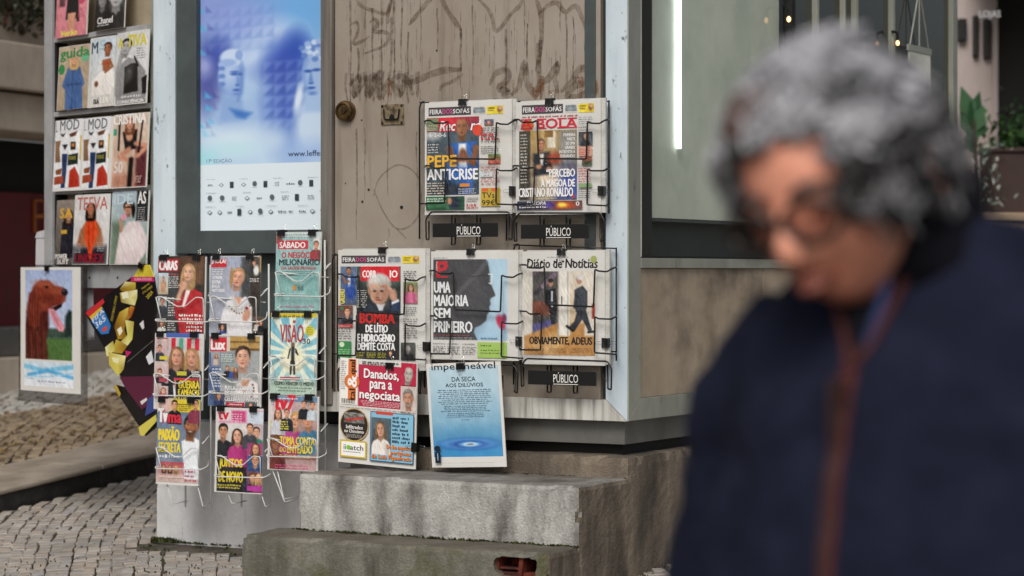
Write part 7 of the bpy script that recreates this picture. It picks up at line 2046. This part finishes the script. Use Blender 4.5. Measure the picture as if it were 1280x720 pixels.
# jacket
jm = MB()
jm.loft([ring((0, .0, .76), .215, .165), ring((0, 0, .80), .235, .18), ring((0, 0, .92), .222, .175), ring((0, -.01, 1.06), .208, .175), ring((0, -.015, 1.20), .205, .172), ring((0, -.01, 1.31), .205, .150), ring((0, .005, 1.395), .185, .128), ring((-.005, .0, 1.44), .140, .108), ring((0, .010, 1.475), .105, .09), ring((0, .005, 1.50), .088, .08)], )
for s_ in (-1, 1):
    ngon_tube(jm, [(s_ * .145, .008, 1.398), (s_ * .218, .01, 1.325), (s_ * .264, .03, 1.09), (s_ * .255, -.02, 1.0), (s_ * .205, -.115, .90)], [.060, .070, .062, .056, .052], 18)
jacket = fuse(jm, .009, 'jacket', M['navy'], 6)
sub = jacket.modifiers.new('d', 'DISPLACE')
tx = bpy.data.textures.new('folds', 'CLOUDS'); tx.noise_scale = .11; tx.noise_depth = 3
sub.texture = tx; sub.strength = .036; sub.mid_level = .5
cm = MB()                                            # standing collar, open in front
rings_ = []
for j, (z, rx, ry, cy) in enumerate(((1.435, .100, .094, -.02), (1.48, .091, .088, -.036), (1.525, .089, .088, -.046), (1.555, .090, .089, -.050))):
    rings_.append((z, rx, ry, cy))
nA = 33
def arc(z, rx, ry, cy, sc=1.):
    out = []
    for k in range(nA):
        a = R(-90 + 14) + R(332) * k / (nA - 1)
        drop = (.035 * max(0, -math.sin(a)) ** 2 + .03 * max(0, math.sin(a) + .1)) * (z - 1.455) / .1
        out.append((-.016 + rx * sc * math.cos(a), cy + ry * sc * math.sin(a), z - drop))
    return out
outer = [arc(*r_) for r_ in rings_]; inner = [arc(*r_, .91) for r_ in rings_[::-1]]
prof = outer + inner
vs = [p_ for r_ in prof for p_ in r_]; m_ = len(prof)
fs = [(j * nA + k, j * nA + k + 1, ((j + 1) % m_) * nA + k + 1, ((j + 1) % m_) * nA + k) for j in range(m_) for k in range(nA - 1)]
fs += [tuple(j * nA for j in range(m_)), tuple(j * nA + nA - 1 for j in range(m_))[::-1]]
cm.add(vs, fs)
cm.build('collar', M['collar'], jacket, smooth=True)
# front of the jacket: find the surface for the zip
bpy.context.view_layer.update()
dg = bpy.context.evaluated_depsgraph_get()
ev = jacket.evaluated_get(dg)
def front(z, x=0.):
    ok, loc, nn, i = ev.ray_cast(Vector((x, -1, z)), Vector((0, 1, 0)))
    return loc.y if ok else -.17
zm_ = MB(); ym = MB()
Zs = [1.365 - .02 * k for k in range(30)]
pts = [(.004 * math.sin(z * 9), front(z) - .001, z) for z in Zs]
for sx in (-.0045, .0045): zm_.tube([(x + sx, y, z) for x, y, z in pts], .0048, 8)
# the jacket is unzipped at the neck: two edges open upwards over a black lining
def vee(z, s_): return s_ * (.036 * ((z - 1.365) / .10) ** .8 if z > 1.365 else 0) - (.012 if s_ < 0 else 0) * max(0, z - 1.365) / .1
lin_ = MB()
Zv = [1.365 + .0125 * k for k in range(9)]
row = []
for z in Zv:
    for t in (0, .25, .5, .75, 1):
        x = vee(z, -1) * (1 - t) + vee(z, 1) * t
        row.append((x, front(z, x) - .004, z))
lin_.add(row, [(j * 5 + i, j * 5 + i + 1, j * 5 + i + 6, j * 5 + i + 5) for j in range(8) for i in range(4)])
lo_ = lin_.build('neck_lining', M['collar'], jacket, smooth=True)
so_ = lo_.modifiers.new('s', 'SOLIDIFY'); so_.thickness = .002
bl_ = MB(); bl_.tube([(.008, front(1.385, .008) - .007, 1.385), (.014, front(1.42, .014) - .008, 1.42), (.016, front(1.455, .016) - .008, 1.455)], [.003, .005, .005], 8)
bl_.build('shirt_front', M['shirt'], person, smooth=True)
for s_ in (-1, 1): zm_.tube([(vee(z, s_), front(z, vee(z, s_)) - .004, z) for z in Zv], .0042, 8)
zm_.build('zip_tape', M['zip'], jacket, smooth=True)
ym.tube([(x, y - .006, z) for x, y, z in pts[1:]], .0035, 6); 
zt_ = pts[1]
ym.box(zt_[0] - .006, zt_[0] + .006, zt_[1] - .018, zt_[1] - .006, zt_[2] - .012, zt_[2] + .012); ym.box(zt_[0] - .004, zt_[0] + .004, zt_[1] - .021, zt_[1] - .018, zt_[2] - .045, zt_[2] + .004)
ym.build('zip_teeth', M['zip_metal'], jacket)
sm_ = MB(); sm_.loft([ring((0, -.035, 1.40), .07, .05), ring((0, -.04, 1.455), .068, .062), ring((0, -.045, 1.485), .064, .06)]); sm_.build('shirt_collar', M['collar'], person, smooth=True)
pk_ = MB()
for s_ in (-1, 1): pk_.tube([(s_ * .16, front(.96, s_ * .16) - .002, .96), (s_ * .10, front(.86, s_ * .10) - .002, .86)], .006, 6)
pk_.build('pocket_edge', M['collar'], jacket, smooth=True)
tm = MB()
tm.loft([ring((0, 0, .76), .15, .115), ring((0, 0, .86), .175, .135), ring((0, 0, .97), .165, .125)])
for s_ in (-1, 1): ngon_tube(tm, [(s_ * .088, 0, .88), (s_ * .098, -.03 + s_ * .03, .48), (s_ * .098, .005 + s_ * .06, .075)], [.102, .078, .062], 16)
fuse(tm, .012, 'trousers', M['trouser'], 5)
for s_ in (-1, 1):
    sm2 = MB()
    yy = s_ * .06
    sm2.loft([[(s_ * .098 + rx * math.cos(6.2832 * k / 20), yy + cy + ry * math.sin(6.2832 * k / 20), z) for k in range(20)] for z, rx, ry, cy in ((.0, .046, .132, -.055), (.03, .050, .138, -.055), (.055, .046, .125, -.05), (.08, .042, .085, -.015), (.11, .045, .055, .01))])
    sh_ = sm2.build('shoe', M['shoe'], person, smooth=True)
